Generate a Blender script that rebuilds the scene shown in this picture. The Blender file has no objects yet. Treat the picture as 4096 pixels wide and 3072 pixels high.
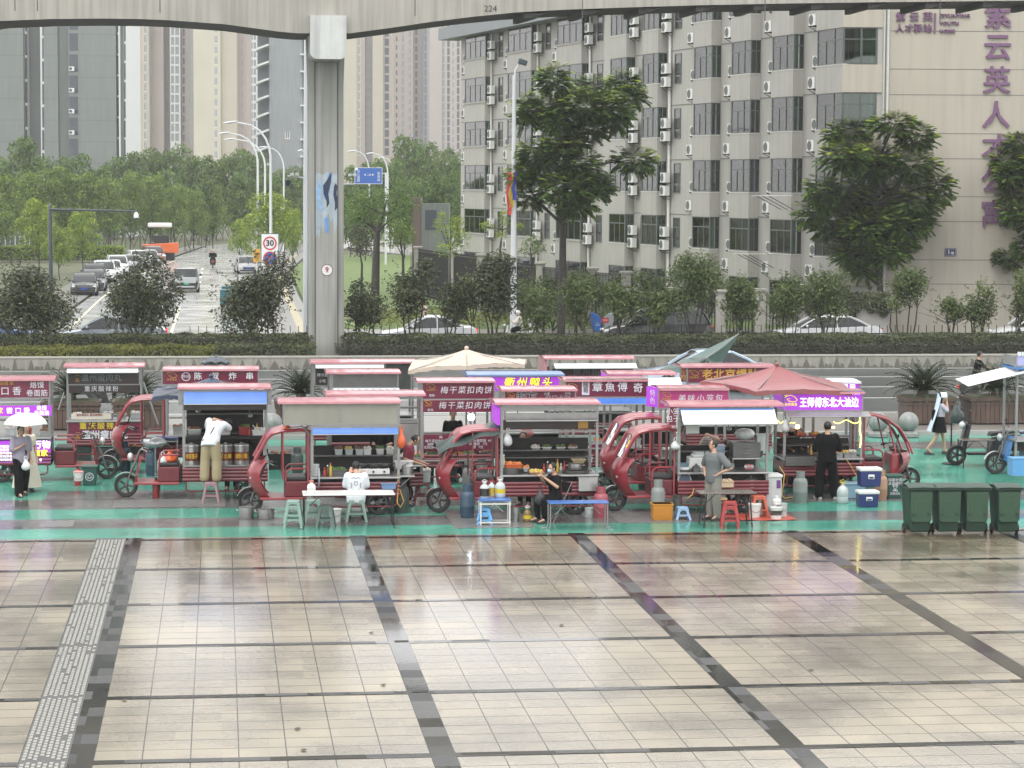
import bpy,math,random
from mathutils import Vector,Matrix,noise as mnoise
R=math.radians
SC=bpy.context.scene
COL=SC.collection
rnd=random.Random(7)
# camera, world, sun, exposure
F_PX,PITCH,YAW,ROLL,CAM_H=9800.0,R(4.607),R(6.81),0.0054,7.19
cam_d=bpy.data.cameras.new('camera')
cam_d.sensor_width=36.0
cam_d.lens=36.0*F_PX/4096.0
cam_d.clip_start,cam_d.clip_end=0.5,4000.0
cam=bpy.data.objects.new('camera',cam_d)
COL.objects.link(cam)
ROT=(Matrix.Rotation(-YAW,3,'Z')@Matrix.Rotation(R(90)-PITCH,3,'X')@Matrix.Rotation(ROLL,3,'Z'))
CAM=Vector((0,0,CAM_H))
cam.matrix_world=Matrix.Translation(CAM)@ROT.to_4x4()
SC.camera=cam
world=bpy.data.worlds.new('World')
SC.world=world
world.use_nodes=True
wn,wl=world.node_tree.nodes,world.node_tree.links
bg=wn['Background']
sky=wn.new('ShaderNodeTexSky')
sky.sky_type='NISHITA'
sky.sun_disc=False
sky.sun_elevation,sky.sun_rotation=R(58),R(200)
sky.air_density,sky.dust_density,sky.ozone_density=1.0,6.0,1.0
hs=wn.new('ShaderNodeHueSaturation')
hs.inputs['Saturation'].default_value=0.10
mixw=wn.new('ShaderNodeMix')
mixw.data_type='RGBA'
mixw.inputs[0].default_value=0.72
mixw.inputs[7].default_value=(24.0,24.0,24.0,1)
wl.new(sky.outputs[0],hs.inputs['Color'])
wl.new(hs.outputs[0],mixw.inputs[6])
wl.new(mixw.outputs[2],bg.inputs['Color'])
bg.inputs['Strength'].default_value=0.10
sun_d=bpy.data.lights.new('sun','SUN')
sun_d.energy,sun_d.angle,sun_d.color=1.1,R(25),(1.0,0.97,0.93)
sun=bpy.data.objects.new('sun',sun_d)
sun.rotation_euler=(R(32),0,R(-20))
COL.objects.link(sun)
SC.view_settings.view_transform='Standard'
SC.view_settings.look='None'
SC.view_settings.exposure=0.2
SC.view_settings.gamma=1.0
SC.cycles.max_bounces=6
SC.cycles.diffuse_bounces=2
SC.cycles.glossy_bounces=3
SC.cycles.transparent_max_bounces=8
SC.cycles.transmission_bounces=3
SC.cycles.volume_bounces=0
SC.cycles.caustics_reflective=False
SC.cycles.caustics_refractive=False
SC.cycles.use_denoising=True
# survey helpers: a photo point to a place in the world
def ray(px,py):
 return(ROT@Vector(((px-2048)/F_PX,-(py-1536)/F_PX,-1.0)))
def G(px,py,z=0.0):
 d=ray(px,py)
 t=(z-CAM_H)/d.z
 return CAM+d*t
def AT(px,py,Y):
 d=ray(px,py)
 return CAM+d*(Y/d.y)
def PC(px,zc,z=0.0):
 """plan point seen at column px, zc metres in front of the camera"""
 d=ray(px,740)
 p=CAM+d*zc
 return Vector((p.x,p.y,z))
def HIT(px,py,p0,p1):
 """where the sight line meets the vertical plane over p0-p1"""
 d=ray(px,py)
 n=Vector((p1.y-p0.y,p0.x-p1.x,0))
 t=(p0-CAM).dot(n)/d.dot(n)
 return CAM+d*t
# materials
MATS={}
def mat(name,col,rough=0.55,metal=0.0,var=0.12,vs=6.0,streak=0.0,bump=0.0,bs=30.0,spec=0.5,emit=None,es=0.0,coat=0.0,rvar=0.0):
 if name in MATS:
  return MATS[name]
 m=bpy.data.materials.new(name)
 m.use_nodes=True
 n,l=m.node_tree.nodes,m.node_tree.links
 p=n['Principled BSDF']
 p.inputs['Roughness'].default_value=rough
 p.inputs['Metallic'].default_value=metal
 p.inputs['Specular IOR Level'].default_value=spec
 if coat:
  p.inputs['Coat Weight'].default_value=coat
  p.inputs['Coat Roughness'].default_value=0.12
 c4=(*col,1)
 tc=n.new('ShaderNodeTexCoord')
 src=None
 if var>0:
  nz=n.new('ShaderNodeTexNoise')
  nz.inputs['Scale'].default_value=vs
  nz.inputs['Detail'].default_value=4
  l.new(tc.outputs['Object'],nz.inputs['Vector'])
  mx=n.new('ShaderNodeMix');mx.data_type='RGBA'
  mx.inputs[6].default_value=(*[c*(1-var)for c in col],1)
  mx.inputs[7].default_value=(*[min(1,c*(1+var))for c in col],1)
  l.new(nz.outputs[0],mx.inputs[0])
  src=mx.outputs[2]
  if rvar:
   mr=n.new('ShaderNodeMapRange')
   mr.inputs[1].default_value,mr.inputs[2].default_value=0.3,0.7
   mr.inputs[3].default_value,mr.inputs[4].default_value=max(0.02,rough-rvar),min(1,rough+rvar)
   l.new(nz.outputs[0],mr.inputs[0]);l.new(mr.outputs[0],p.inputs['Roughness'])
 if streak>0:
  mp=n.new('ShaderNodeMapping')
  mp.inputs['Scale'].default_value=(2.2,2.2,0.10)
  l.new(tc.outputs['Object'],mp.inputs['Vector'])
  n2=n.new('ShaderNodeTexNoise')
  n2.inputs['Scale'].default_value=2.0
  n2.inputs['Detail'].default_value=6
  l.new(mp.outputs[0],n2.inputs['Vector'])
  r2=n.new('ShaderNodeMapRange')
  r2.inputs[1].default_value,r2.inputs[2].default_value=0.42,0.72
  r2.inputs[3].default_value,r2.inputs[4].default_value=0.0,streak
  l.new(n2.outputs[0],r2.inputs[0])
  m2=n.new('ShaderNodeMix');m2.data_type='RGBA'
  m2.inputs[7].default_value=(*[c*0.45 for c in col],1)
  if src:l.new(src,m2.inputs[6])
  else:m2.inputs[6].default_value=c4
  l.new(r2.outputs[0],m2.inputs[0])
  src=m2.outputs[2]
 if src:l.new(src,p.inputs['Base Color'])
 else:p.inputs['Base Color'].default_value=c4
 if bump>0:
  nb=n.new('ShaderNodeTexNoise')
  nb.inputs['Scale'].default_value=bs
  nb.inputs['Detail'].default_value=3
  l.new(tc.outputs['Object'],nb.inputs['Vector'])
  b=n.new('ShaderNodeBump')
  b.inputs['Strength'].default_value=bump
  b.inputs['Distance'].default_value=0.02
  l.new(nb.outputs[0],b.inputs['Height']);l.new(b.outputs[0],p.inputs['Normal'])
 if emit:
  p.inputs['Emission Color'].default_value=(*emit,1)
  p.inputs['Emission Strength'].default_value=es
 MATS[name]=m
 return m
def glass_mat(name,tint,refl=0.35,rough=0.03):
 if name in MATS:return MATS[name]
 m=bpy.data.materials.new(name);m.use_nodes=True
 n,l=m.node_tree.nodes,m.node_tree.links
 n.remove(n['Principled BSDF'])
 tr=n.new('ShaderNodeBsdfTransparent');tr.inputs[0].default_value=(*tint,1)
 gl=n.new('ShaderNodeBsdfGlossy');gl.inputs['Roughness'].default_value=rough
 lw=n.new('ShaderNodeFresnel');lw.inputs[0].default_value=1.5
 mu=n.new('ShaderNodeMath');mu.operation='MULTIPLY_ADD';mu.inputs[1].default_value=1.0;mu.inputs[2].default_value=refl*0.3
 l.new(lw.outputs[0],mu.inputs[0])
 ms=n.new('ShaderNodeMixShader')
 l.new(mu.outputs[0],ms.inputs[0]);l.new(tr.outputs[0],ms.inputs[1]);l.new(gl.outputs[0],ms.inputs[2])
 l.new(ms.outputs[0],n['Material Output'].inputs[0])
 MATS[name]=m
 return m
def leaf_mat(name,dark,light,trans=0.3,rough=0.4):
 if name in MATS:return MATS[name]
 m=bpy.data.materials.new(name);m.use_nodes=True
 n,l=m.node_tree.nodes,m.node_tree.links
 p=n['Principled BSDF']
 p.inputs['Roughness'].default_value=rough
 ge=n.new('ShaderNodeNewGeometry')
 nz=n.new('ShaderNodeTexNoise');nz.inputs['Scale'].default_value=0.9;nz.inputs['Detail'].default_value=2
 l.new(ge.outputs['Position'],nz.inputs['Vector'])
 ad=n.new('ShaderNodeMath');ad.operation='MULTIPLY_ADD';ad.inputs[1].default_value=0.55
 l.new(ge.outputs['Random Per Island'],ad.inputs[0])
 m3=n.new('ShaderNodeMapRange');m3.inputs[1].default_value,m3.inputs[2].default_value=0.35,0.65;m3.inputs[3].default_value,m3.inputs[4].default_value=0.0,0.5
 l.new(nz.outputs[0],m3.inputs[0]);l.new(m3.outputs[0],ad.inputs[2])
 mx=n.new('ShaderNodeMix');mx.data_type='RGBA'
 mx.inputs[6].default_value=(*dark,1);mx.inputs[7].default_value=(*light,1)
 l.new(ad.outputs[0],mx.inputs[0]);l.new(mx.outputs[2],p.inputs['Base Color'])
 t=n.new('ShaderNodeBsdfTranslucent');l.new(mx.outputs[2],t.inputs[0])
 ms=n.new('ShaderNodeMixShader');ms.inputs[0].default_value=trans
 l.new(p.outputs[0],ms.inputs[1]);l.new(t.outputs[0],ms.inputs[2])
 l.new(ms.outputs[0],n['Material Output'].inputs[0])
 MATS[name]=m
 return m
# mesh builder
class MB:
 def __init__(s):
  s.v,s.f,s.mi,s.cm=[],[],[],0
 def add(s,vs,fs):
  b=len(s.v)
  s.v.extend(tuple(v)for v in vs)
  for f in fs:
   s.f.append(tuple(b+i for i in f));s.mi.append(s.cm)
  return s
 def use(s,i):
  s.cm=i;return s
 def box(s,x0,x1,y0,y1,z0,z1,M=None):
  vs=[Vector((x,y,z))for z in(z0,z1)for x,y in((x0,y0),(x1,y0),(x1,y1),(x0,y1))]
  if M:vs=[M@v for v in vs]
  return s.add(vs,[(3,2,1,0),(4,5,6,7),(0,1,5,4),(1,2,6,5),(2,3,7,6),(3,0,4,7)])
 def cbox(s,c,d,M=None):
  return s.box(c[0]-d[0]/2,c[0]+d[0]/2,c[1]-d[1]/2,c[1]+d[1]/2,c[2]-d[2]/2,c[2]+d[2]/2,M)
 def taper(s,x0,x1,y0,y1,z0,z1,k):
  """box whose bottom is k of the top size"""
  cx,cy,hx,hy=(x0+x1)/2,(y0+y1)/2,(x1-x0)/2,(y1-y0)/2
  vs=[(cx+sx*hx*q,cy+sy*hy*q,z)for z,q in((z0,k),(z1,1))for sx,sy in((-1,-1),(1,-1),(1,1),(-1,1))]
  return s.add(vs,[(3,2,1,0),(4,5,6,7),(0,1,5,4),(1,2,6,5),(2,3,7,6),(3,0,4,7)])
 def quad(s,a,b,c,d):
  return s.add([a,b,c,d],[(0,1,2,3)])
 def tube(s,pts,r,n=6,closed=False):
  pts=[Vector(p)for p in pts]
  k=len(pts)
  rs=r if isinstance(r,(list,tuple))else[r]*k
  vs,fs=[],[]
  prev=None
  for i,p in enumerate(pts):
   a=pts[(i-1)%k]if(i>0 or closed)else p
   b=pts[(i+1)%k]if(i<k-1 or closed)else p
   t=(b-a)
   if t.length<1e-9:t=Vector((0,0,1))
   t.normalize()
   if prev is None:
    u=t.orthogonal().normalized()
   else:
    u=prev-t*prev.dot(t)
    u=u.normalized()if u.length>1e-6 else t.orthogonal().normalized()
   prev=u
   w=t.cross(u)
   for j in range(n):
    an=2*math.pi*j/n
    vs.append(p+(u*math.cos(an)+w*math.sin(an))*rs[i])
  for i in range(k if closed else k-1):
   for j in range(n):
    i2,j2=(i+1)%k,(j+1)%n
    fs.append((i*n+j,i*n+j2,i2*n+j2,i2*n+j))
  if not closed:
   fs.append(tuple(range(n-1,-1,-1)))
   fs.append(tuple((k-1)*n+j for j in range(n)))
  return s.add(vs,fs)
 def lathe(s,prof,c=(0,0,0),n=12,axis='z',caps=True):
  vs,fs=[],[]
  for r,h in prof:
   for j in range(n):
    a=2*math.pi*j/n
    x,y,z=r*math.cos(a),r*math.sin(a),h
    if axis=='x':x,y,z=z,x,y
    elif axis=='y':x,y,z=y,z,x
    vs.append((c[0]+x,c[1]+y,c[2]+z))
  for i in range(len(prof)-1):
   for j in range(n):
    j2=(j+1)%n
    fs.append((i*n+j,i*n+j2,(i+1)*n+j2,(i+1)*n+j))
  if caps:
   fs.append(tuple(range(n-1,-1,-1)))
   fs.append(tuple((len(prof)-1)*n+j for j in range(n)))
  return s.add(vs,fs)
 def sphere(s,c,r,n=12,m=8):
  rr=r if isinstance(r,(tuple,list))else(r,r,r)
  vs,fs=[],[]
  for i in range(m+1):
   th=math.pi*i/m
   for j in range(n):
    a=2*math.pi*j/n
    vs.append((c[0]+rr[0]*math.sin(th)*math.cos(a),c[1]+rr[1]*math.sin(th)*math.sin(a),c[2]-rr[2]*math.cos(th)))
  for i in range(m):
   for j in range(n):
    j2=(j+1)%n
    fs.append((i*n+j,i*n+j2,(i+1)*n+j2,(i+1)*n+j))
  return s.add(vs,fs)
 def prism(s,poly,d0,d1,plane='xz'):
  """extrude a 2-D outline; plane xz extrudes along y, yz along x, xy along z"""
  def P(a,b,d):
   return(a,d,b)if plane=='xz' else((d,a,b)if plane=='yz' else(a,b,d))
  k=len(poly)
  vs=[P(a,b,d0)for a,b in poly]+[P(a,b,d1)for a,b in poly]
  fs=[tuple(range(k)),tuple(range(2*k-1,k-1,-1))]
  for i in range(k):
   j=(i+1)%k
   fs.append((i,i+k,j+k,j))
  return s.add(vs,fs)
 def grid(s,fn,nu,nv):
  vs=[fn(i/nu,j/nv)for i in range(nu+1)for j in range(nv+1)]
  fs=[(i*(nv+1)+j,(i+1)*(nv+1)+j,(i+1)*(nv+1)+j+1,i*(nv+1)+j+1)for i in range(nu)for j in range(nv)]
  return s.add(vs,fs)
 def loft(s,rings,closed=True,cap=True):
  k=len(rings[0]);vs=[p for r in rings for p in r];fs=[]
  for i in range(len(rings)-1):
   for j in range(k if closed else k-1):
    j2=(j+1)%k
    fs.append((i*k+j,i*k+j2,(i+1)*k+j2,(i+1)*k+j))
  if cap and closed:
   fs.append(tuple(range(k-1,-1,-1)));fs.append(tuple((len(rings)-1)*k+j for j in range(k)))
  return s.add(vs,fs)
 def mesh(s,name,mats,smooth=None):
  me=bpy.data.meshes.new(name)
  me.from_pydata(s.v,[],s.f)
  for m in(mats if isinstance(mats,(list,tuple))else[mats]):
   me.materials.append(m)
  if any(s.mi):me.polygons.foreach_set('material_index',s.mi)
  if smooth:
   me.polygons.foreach_set('use_smooth',[True]*len(me.polygons))
   me.set_sharp_from_angle(angle=R(smooth))
  me.update()
  return me
 def build(s,name,mats,parent=None,smooth=None,bevel=0,loc=None,label=None):
  o=bpy.data.objects.new(name,s.mesh(name,mats,smooth))
  COL.objects.link(o)
  if parent is not None:o.parent=parent
  if loc is not None:o.location=loc
  if label:o['label']=label
  if bevel:
   b=o.modifiers.new('b','BEVEL');b.width=bevel;b.segments=2;b.limit_method='ANGLE';b.angle_limit=R(40)
  return o
def tag(o,label,cat,group=None,kind=None):
 if label:o['label']=label
 if cat:o['category']=cat
 if group:o['group']=group
 if kind:o['kind']=kind
 return o
def thing(name,label,cat,loc=(0,0,0),rz=0.0,group=None,scale=None):
 o=bpy.data.objects.new(name,None)
 o.empty_display_size=0.2
 COL.objects.link(o)
 o.location=loc;o.rotation_euler=(0,0,rz)
 if scale:o.scale=scale if isinstance(scale,(tuple,list))else(scale,)*3
 return tag(o,label,cat,group)
def structure(o):
 o['kind']='structure';return o
KIDS={}
def dup(root,loc,rz=0.0,label=None,scale=None):
 """a copy of a thing with copies of its parts and sub-parts (shared meshes)"""
 c=root.copy();COL.objects.link(c)
 c.location=loc;c.rotation_euler=(0,0,rz)
 if scale:c.scale=scale if isinstance(scale,(tuple,list))else(scale,)*3
 if label:c['label']=label
 for ch in root.children:
  d=ch.copy();COL.objects.link(d);d.parent=c
  for g in ch.children:
   e=g.copy();COL.objects.link(e);e.parent=d
 return c
def inst(me,name,parent,loc,rot=(0,0,0),scale=None):
 o=bpy.data.objects.new(name,me);COL.objects.link(o)
 o.parent=parent;o.location=loc;o.rotation_euler=rot
 if scale:o.scale=scale
 return o
DG=None
def text(body,size,mats,parent,loc,rot=(R(90),0,0),name='lettering',bold=0.0,width=None,depth=0.004,align='CENTER',spacing=1.0,shear=0.0,line=1.0):
 c=bpy.data.curves.new('t','FONT')
 cjk=any(ord(q)>0x2E00 for q in body)
 c.body=body;c.size=size;c.extrude=depth;c.offset=0 if cjk else bold*size;c.resolution_u=2
 c.align_x=align;c.align_y='CENTER';c.space_character=spacing;c.shear=shear;c.space_line=line
 o=bpy.data.objects.new('t',c);COL.objects.link(o)
 dg=bpy.context.evaluated_depsgraph_get()
 me=bpy.data.meshes.new_from_object(o.evaluated_get(dg))
 bpy.data.objects.remove(o);bpy.data.curves.remove(c)
 if not len(me.vertices):return None
 if cjk and bold>.004:
  vs=[tuple(v.co)for v in me.vertices];fs=[tuple(p.vertices)for p in me.polygons];n0=len(vs);k=bold*size*.8
  V2,F2=[],[]
  for j,(dx,dy)in enumerate(((0,0),(k,0),(-k,0),(0,k),(0,-k))):
   V2+=[(x+dx,y+dy,z+.0012*j)for x,y,z in vs];F2+=[tuple(i+n0*j for i in f)for f in fs]
  bpy.data.meshes.remove(me);me=bpy.data.meshes.new(name);me.from_pydata(V2,[],F2)
 xs=[v.co.x for v in me.vertices]
 if width:
  k=width/max(1e-6,max(xs)-min(xs))
  for v in me.vertices:v.co.x*=k
 me.materials.clear();me.materials.append(mats)
 me.name=name
 o=bpy.data.objects.new(name,me);COL.objects.link(o)
 o.parent=parent;o.location=loc;o.rotation_euler=rot
 return o
# ground
def plaza_mat():
 m=bpy.data.materials.new('wet_granite_tiles');m.use_nodes=True
 n,l=m.node_tree.nodes,m.node_tree.links
 p=n['Principled BSDF']
 ge=n.new('ShaderNodeNewGeometry');sx=n.new('ShaderNodeSeparateXYZ');l.new(ge.outputs['Position'],sx.inputs[0])
 def M(op,a,b=None,c=None):
  k=n.new('ShaderNodeMath');k.operation=op
  for i,v in enumerate((a,b,c)):
   if v is None:continue
   if isinstance(v,(int,float)):k.inputs[i].default_value=v
   else:l.new(v,k.inputs[i])
  return k.outputs[0]
 u=M('FLOORED_MODULO',M('SUBTRACT',sx.outputs[0],2.945),4.545)
 v=M('FLOORED_MODULO',M('SUBTRACT',sx.outputs[1],30.58),3.87)
 tu,tv=M('DIVIDE',u,0.6043),M('DIVIDE',v,0.5229)
 fu,fv=M('FRACT',tu),M('FRACT',tv)
 ju=M('LESS_THAN',M('MINIMUM',fu,M('SUBTRACT',1,fu)),0.014)
 jv=M('LESS_THAN',M('MINIMUM',fv,M('SUBTRACT',1,fv)),0.024)
 joint=M('MAXIMUM',ju,jv)
 iu=M('FLOOR',M('DIVIDE',sx.outputs[0],0.6043));iv=M('FLOOR',M('DIVIDE',M('SUBTRACT',sx.outputs[1],30.58),0.5529))
 cv=n.new('ShaderNodeCombineXYZ');l.new(iu,cv.inputs[0]);l.new(iv,cv.inputs[1])
 wnz=n.new('ShaderNodeTexWhiteNoise');wnz.noise_dimensions='2D';l.new(cv.outputs[0],wnz.inputs[0])
 nz=n.new('ShaderNodeTexNoise');nz.inputs['Scale'].default_value=0.55;nz.inputs['Detail'].default_value=5
 l.new(ge.outputs['Position'],nz.inputs['Vector'])
 ramp=n.new('ShaderNodeValToRGB')
 e=ramp.color_ramp.elements
 e[0].color=(0.175,0.142,0.096,1);e[1].color=(0.355,0.302,0.205,1)
 e.new(0.5).color=(0.255,0.213,0.146,1)
 l.new(M('ADD',M('MULTIPLY_ADD',wnz.outputs[0],0.32,.10),M('MULTIPLY',nz.outputs[0],0.55)),ramp.inputs[0])
 sp=n.new('ShaderNodeTexNoise');sp.inputs['Scale'].default_value=42;sp.inputs['Detail'].default_value=2
 l.new(ge.outputs['Position'],sp.inputs['Vector'])
 mpw=n.new('ShaderNodeMapping');mpw.inputs['Scale'].default_value=(.34,.40,1);l.new(ge.outputs['Position'],mpw.inputs['Vector'])
 w3=n.new('ShaderNodeTexNoise');w3.inputs['Scale'].default_value=1.0;w3.inputs['Detail'].default_value=6;w3.inputs['Roughness'].default_value=.62;l.new(mpw.outputs[0],w3.inputs['Vector'])
 mw=n.new('ShaderNodeMapRange');mw.inputs[1].default_value=.38;mw.inputs[2].default_value=.62;mw.inputs[3].default_value=.50;mw.inputs[4].default_value=1.08;l.new(w3.outputs[0],mw.inputs[0])
 spk=M('MULTIPLY',M('MULTIPLY_ADD',sp.outputs[0],1.5,0.25),mw.outputs[0])
 mm=n.new('ShaderNodeMix');mm.data_type='RGBA';mm.blend_type='MULTIPLY';mm.inputs[0].default_value=1
 l.new(ramp.outputs[0],mm.inputs[6]);l.new(spk,mm.inputs[7])
 mj=n.new('ShaderNodeMix');mj.data_type='RGBA';mj.inputs[7].default_value=(0.02,0.018,0.016,1)
 l.new(joint,mj.inputs[0]);l.new(mm.outputs[2],mj.inputs[6]);l.new(mj.outputs[2],p.inputs['Base Color'])
 w2=n.new('ShaderNodeTexNoise');w2.inputs['Scale'].default_value=0.35;w2.inputs['Detail'].default_value=4
 l.new(ge.outputs['Position'],w2.inputs['Vector'])
 ro=M('ADD',M('MULTIPLY_ADD',mw.outputs[0],0.30,-.06),M('MULTIPLY',wnz.outputs[0],0.08))
 l.new(M('MAXIMUM',M('ADD',ro,0.045),M('MULTIPLY',joint,0.6)),p.inputs['Roughness'])
 b1=n.new('ShaderNodeTexNoise');b1.inputs['Scale'].default_value=16;b1.inputs['Detail'].default_value=3
 l.new(ge.outputs['Position'],b1.inputs['Vector'])
 b=n.new('ShaderNodeBump');b.inputs['Strength'].default_value=0.16;b.inputs['Distance'].default_value=0.01
 l.new(M('ADD',b1.outputs[0],M('MULTIPLY',sp.outputs[0],0.35)),b.inputs['Height']);l.new(b.outputs[0],p.inputs['Normal'])
 p.inputs['IOR'].default_value=1.5
 p.inputs['Coat Weight'].default_value=0.9;p.inputs['Coat Roughness'].default_value=0.085;p.inputs['Coat IOR'].default_value=1.33
 l.new(b.outputs[0],p.inputs['Coat Normal'])
 return m
def flat(name,poly,z,m):
 mb=MB();mb.add([(x,y,z)for x,y in poly],[tuple(range(len(poly)))])
 return structure(mb.build(name,m))
def rect(name,x0,x1,y0,y1,z,m):
 return flat(name,[(x0,y0),(x1,y0),(x1,y1),(x0,y1)],z,m)
m_ground=mat('soil',(0.075,0.085,0.04),0.8,vs=0.4,var=0.4)
m_asph=mat('wet_asphalt',(0.072,0.078,0.078),0.32,vs=0.25,var=0.12,bump=0.05,bs=20,rvar=0.03)
m_asph2=mat('wet_parking_asphalt',(0.11,0.11,0.108),0.22,vs=0.8,var=0.3,bump=0.10,bs=9,rvar=0.12)
m_green=mat('green_court_paint',(0.062,0.27,0.20),0.20,vs=0.6,var=0.3,bump=0.05,bs=12,rvar=0.08)
m_dark_gr=mat('dark_granite',(0.012,0.012,0.012),0.05,vs=40,var=0.5,bump=0.035,bs=18)
_n,_l=m_dark_gr.node_tree.nodes,m_dark_gr.node_tree.links
_g=_n.new('ShaderNodeNewGeometry');_v=_n.new('ShaderNodeVectorMath');_v.operation='SNAP';_v.inputs[1].default_value=(.6043,.553,1);_l.new(_g.outputs['Position'],_v.inputs[0])
_w=_n.new('ShaderNodeTexWhiteNoise');_l.new(_v.outputs[0],_w.inputs[0]);_r=_n.new('ShaderNodeMapRange');_r.inputs[1].default_value=.45;_r.inputs[3].default_value=.045;_r.inputs[4].default_value=.48;_l.new(_w.outputs[0],_r.inputs[0]);_l.new(_r.outputs[0],_n['Principled BSDF'].inputs['Roughness'])
m_white_line=mat('white_road_paint',(0.62,0.62,0.60),0.4,vs=3,var=0.2)
m_yellow_line=mat('yellow_road_paint',(0.58,0.53,0.40),0.4,vs=3,var=0.2)
m_paver=mat('wet_pavers',(0.20,0.19,0.175),0.3,vs=5,var=0.3,bump=0.1)
m_kerb=mat('kerb_stone',(0.30,0.30,0.29),0.5,vs=3)
m_tact=mat('tactile_stone',(0.31,0.31,0.28),0.25,vs=12,var=0.3)
flat('ground',[(-2500,-50),(2500,-50),(2500,3500),(-2500,3500)],-0.26,m_ground)
rect('plaza_paving',-14,30,8,50.12,0.0,plaza_mat())
k=-3
while 2.63+4.545*k<28:
 x=2.63+4.545*k
 rect('dark_paving_band',x,x+0.315,8,50.12,0.004,m_dark_gr)
 k+=1
for j in range(-5,6):
 y=30.37+3.87*j
 if y>50.05:continue
 kk=-4
 while 2.63+4.545*kk<28:
  x=2.63+4.545*kk
  rect('dark_paving_band',max(-14,x+0.315),min(30,x+4.545)if kk!=-2 else x+3.93,y,y+0.21,0.004,m_dark_gr)
  kk+=1
for x,y in((2.72,38.2),(2.70,34.34)):rect('drain_slot',x,x+.22,y,y+.14,0.008,mat('drain_black',(.008,.008,.008),.6))
rect('tactile_base',-2.51,-1.915,8,50.12,0.004,mat('tactile_bed',(0.05,0.048,0.045),0.3,vs=14,var=0.35))
mb=MB();rr=random.Random(3)
for i in range(int((50.1-26)/0.155)):
 y=26+i*0.155
 for c in range(8):
  x=-2.49+c*0.072
  o=0.078 if c%2 else 0
  if rr.random()<0.06 or(y-30.37)%3.87<.17:continue
  mb.box(x,x+0.046,y+o,y+o+0.105,0.004,0.012)
structure(mb.build('tactile_paving',m_tact))
CY=[50.12,51.6,53.1,54.7,56.4,65.8,67.7,69.6]
for i in range(7):
 rect('green_court_stripe' if i%2==0 else 'asphalt_court_stripe',-30,40,CY[i],CY[i+1],0.0,m_green if i%2==0 else m_asph2)
for x0,x1 in((-4.0,-0.6),(2.2,6.4),(-9,-6)):
 rect('asphalt_court_patch',x0,x1,56.4,58.0,0.004,m_asph2)
m_groove=mat('grooved_concrete',(0.17,0.17,0.165),0.3,vs=3,var=0.2)
gm=m_groove.node_tree;gw=gm.nodes.new('ShaderNodeTexWave');gw.inputs['Scale'].default_value=2.6;gw.wave_type='BANDS';gw.bands_direction='DIAGONAL'
gtc=gm.nodes.new('ShaderNodeTexCoord');gm.links.new(gtc.outputs['Object'],gw.inputs['Vector'])
gmx=gm.nodes.new('ShaderNodeMix');gmx.data_type='RGBA';gmx.inputs[6].default_value=(0.05,0.05,0.05,1);gmx.inputs[7].default_value=(0.24,0.24,0.23,1)
gm.links.new(gw.outputs[0],gmx.inputs[0]);gm.links.new(gmx.outputs[2],gm.nodes['Principled BSDF'].inputs['Base Color'])
for x0,x1,y0,y1 in((-2.4,0.1,54.9,56.3),(1.0,2.0,52.0,53.0),(4.9,6.6,51.0,53.9),(8.5,10.0,51.5,53.6),(-3.8,-3.1,51.9,52.9)):
 rect('grooved_strip',x0,x1,y0,y1,0.004,m_groove)
mb=MB();mb.box(-60,80,69.6,75.4,-0.2,0.10);structure(mb.build('pavement',m_paver))
mb=MB();mb.box(-60,80,75.4,75.65,-0.2,0.12);structure(mb.build('kerb',m_kerb))
mb=MB();mb.box(-60,80,69.42,69.6,-0.2,0.12);structure(mb.build('kerb',m_kerb))
rect('main_road',-90,120,75.65,96.6,-0.05,m_asph)
for x0,x1,y in((-60,15.05,77.9),(-60,14.2,82.6),(-60,80,87.2),(-60,80,91.9),(-60,80,96.2),(18.6,60,82.6)):
 rect('lane_marking',x0,x1,y-0.09,y+0.09,-0.046,m_white_line)
mb=MB();mb.box(-90,120,97.0,104.5,-0.3,0.05);structure(mb.build('median_soil',m_ground))
rect('far_carriageway',-120,160,104.5,120.5,-0.2,m_asph)
mb=MB();mb.box(-120,-8.6,120.5,126.5,-0.3,-0.06);mb.box(6.2,160,120.5,124.0,-0.3,-0.06);structure(mb.build('far_pavement',m_paver))
m_str=mat('pale_wet_street',(0.42,0.42,0.41),0.16,vs=0.5,var=0.2,bump=0.08,bs=10,rvar=0.08)
flat('side_street',[(-8.6,120.4),(2.6,120.4),(2.9,165),(3.2,210),(6.5,262),(22,330),(10,360),(-1.5,300),(-4.6,252),(-8.2,190),(-8.6,150)],-0.2,m_str)
flat('side_pavement',[(2.75,120.6),(4.9,120.6),(5.2,165),(5.8,210),(9.2,262),(24,330),(22.2,330),(6.6,262),(3.35,210),(3.05,165)],-0.13,m_paver)
flat('tactile_line',[(3.9,121),(4.35,121),(4.65,165),(5.15,210),(8.3,262),(7.9,262),(4.7,210),(4.2,165)],-0.12,mat('tactile_yellow',(0.36,0.31,0.18),0.4,vs=4,var=0.3))
flat('side_pavement',[(-11.5,126.6),(-8.75,126.6),(-8.75,150),(-8.35,190),(-4.8,252),(-1.7,300),(-3.5,300),(-7.5,252),(-11,190)],-0.13,m_paver)
flat('street_line',[(-7.75,128),(-7.6,128),(-7.6,160),(-7.2,190),(-4.1,245),(-4.25,245),(-7.4,190),(-7.75,160)],-0.19,m_yellow_line)
flat('street_line',[(-2.5,121.5),(-2.35,121.5),(-2.35,150),(-2.5,150)],-0.19,m_yellow_line)
for y in(176,186,196,206,216):
 rect('street_line',-1.6,-1.45,y,y+4,-0.19,m_white_line)
flat('crossing_street',[(20,262),(70,262),(70,300),(14,300)],-0.19,m_str)
m_lawn=mat('lawn',(0.10,0.15,0.035),0.8,vs=1.2,var=0.45,bump=0.5,bs=30)
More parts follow.
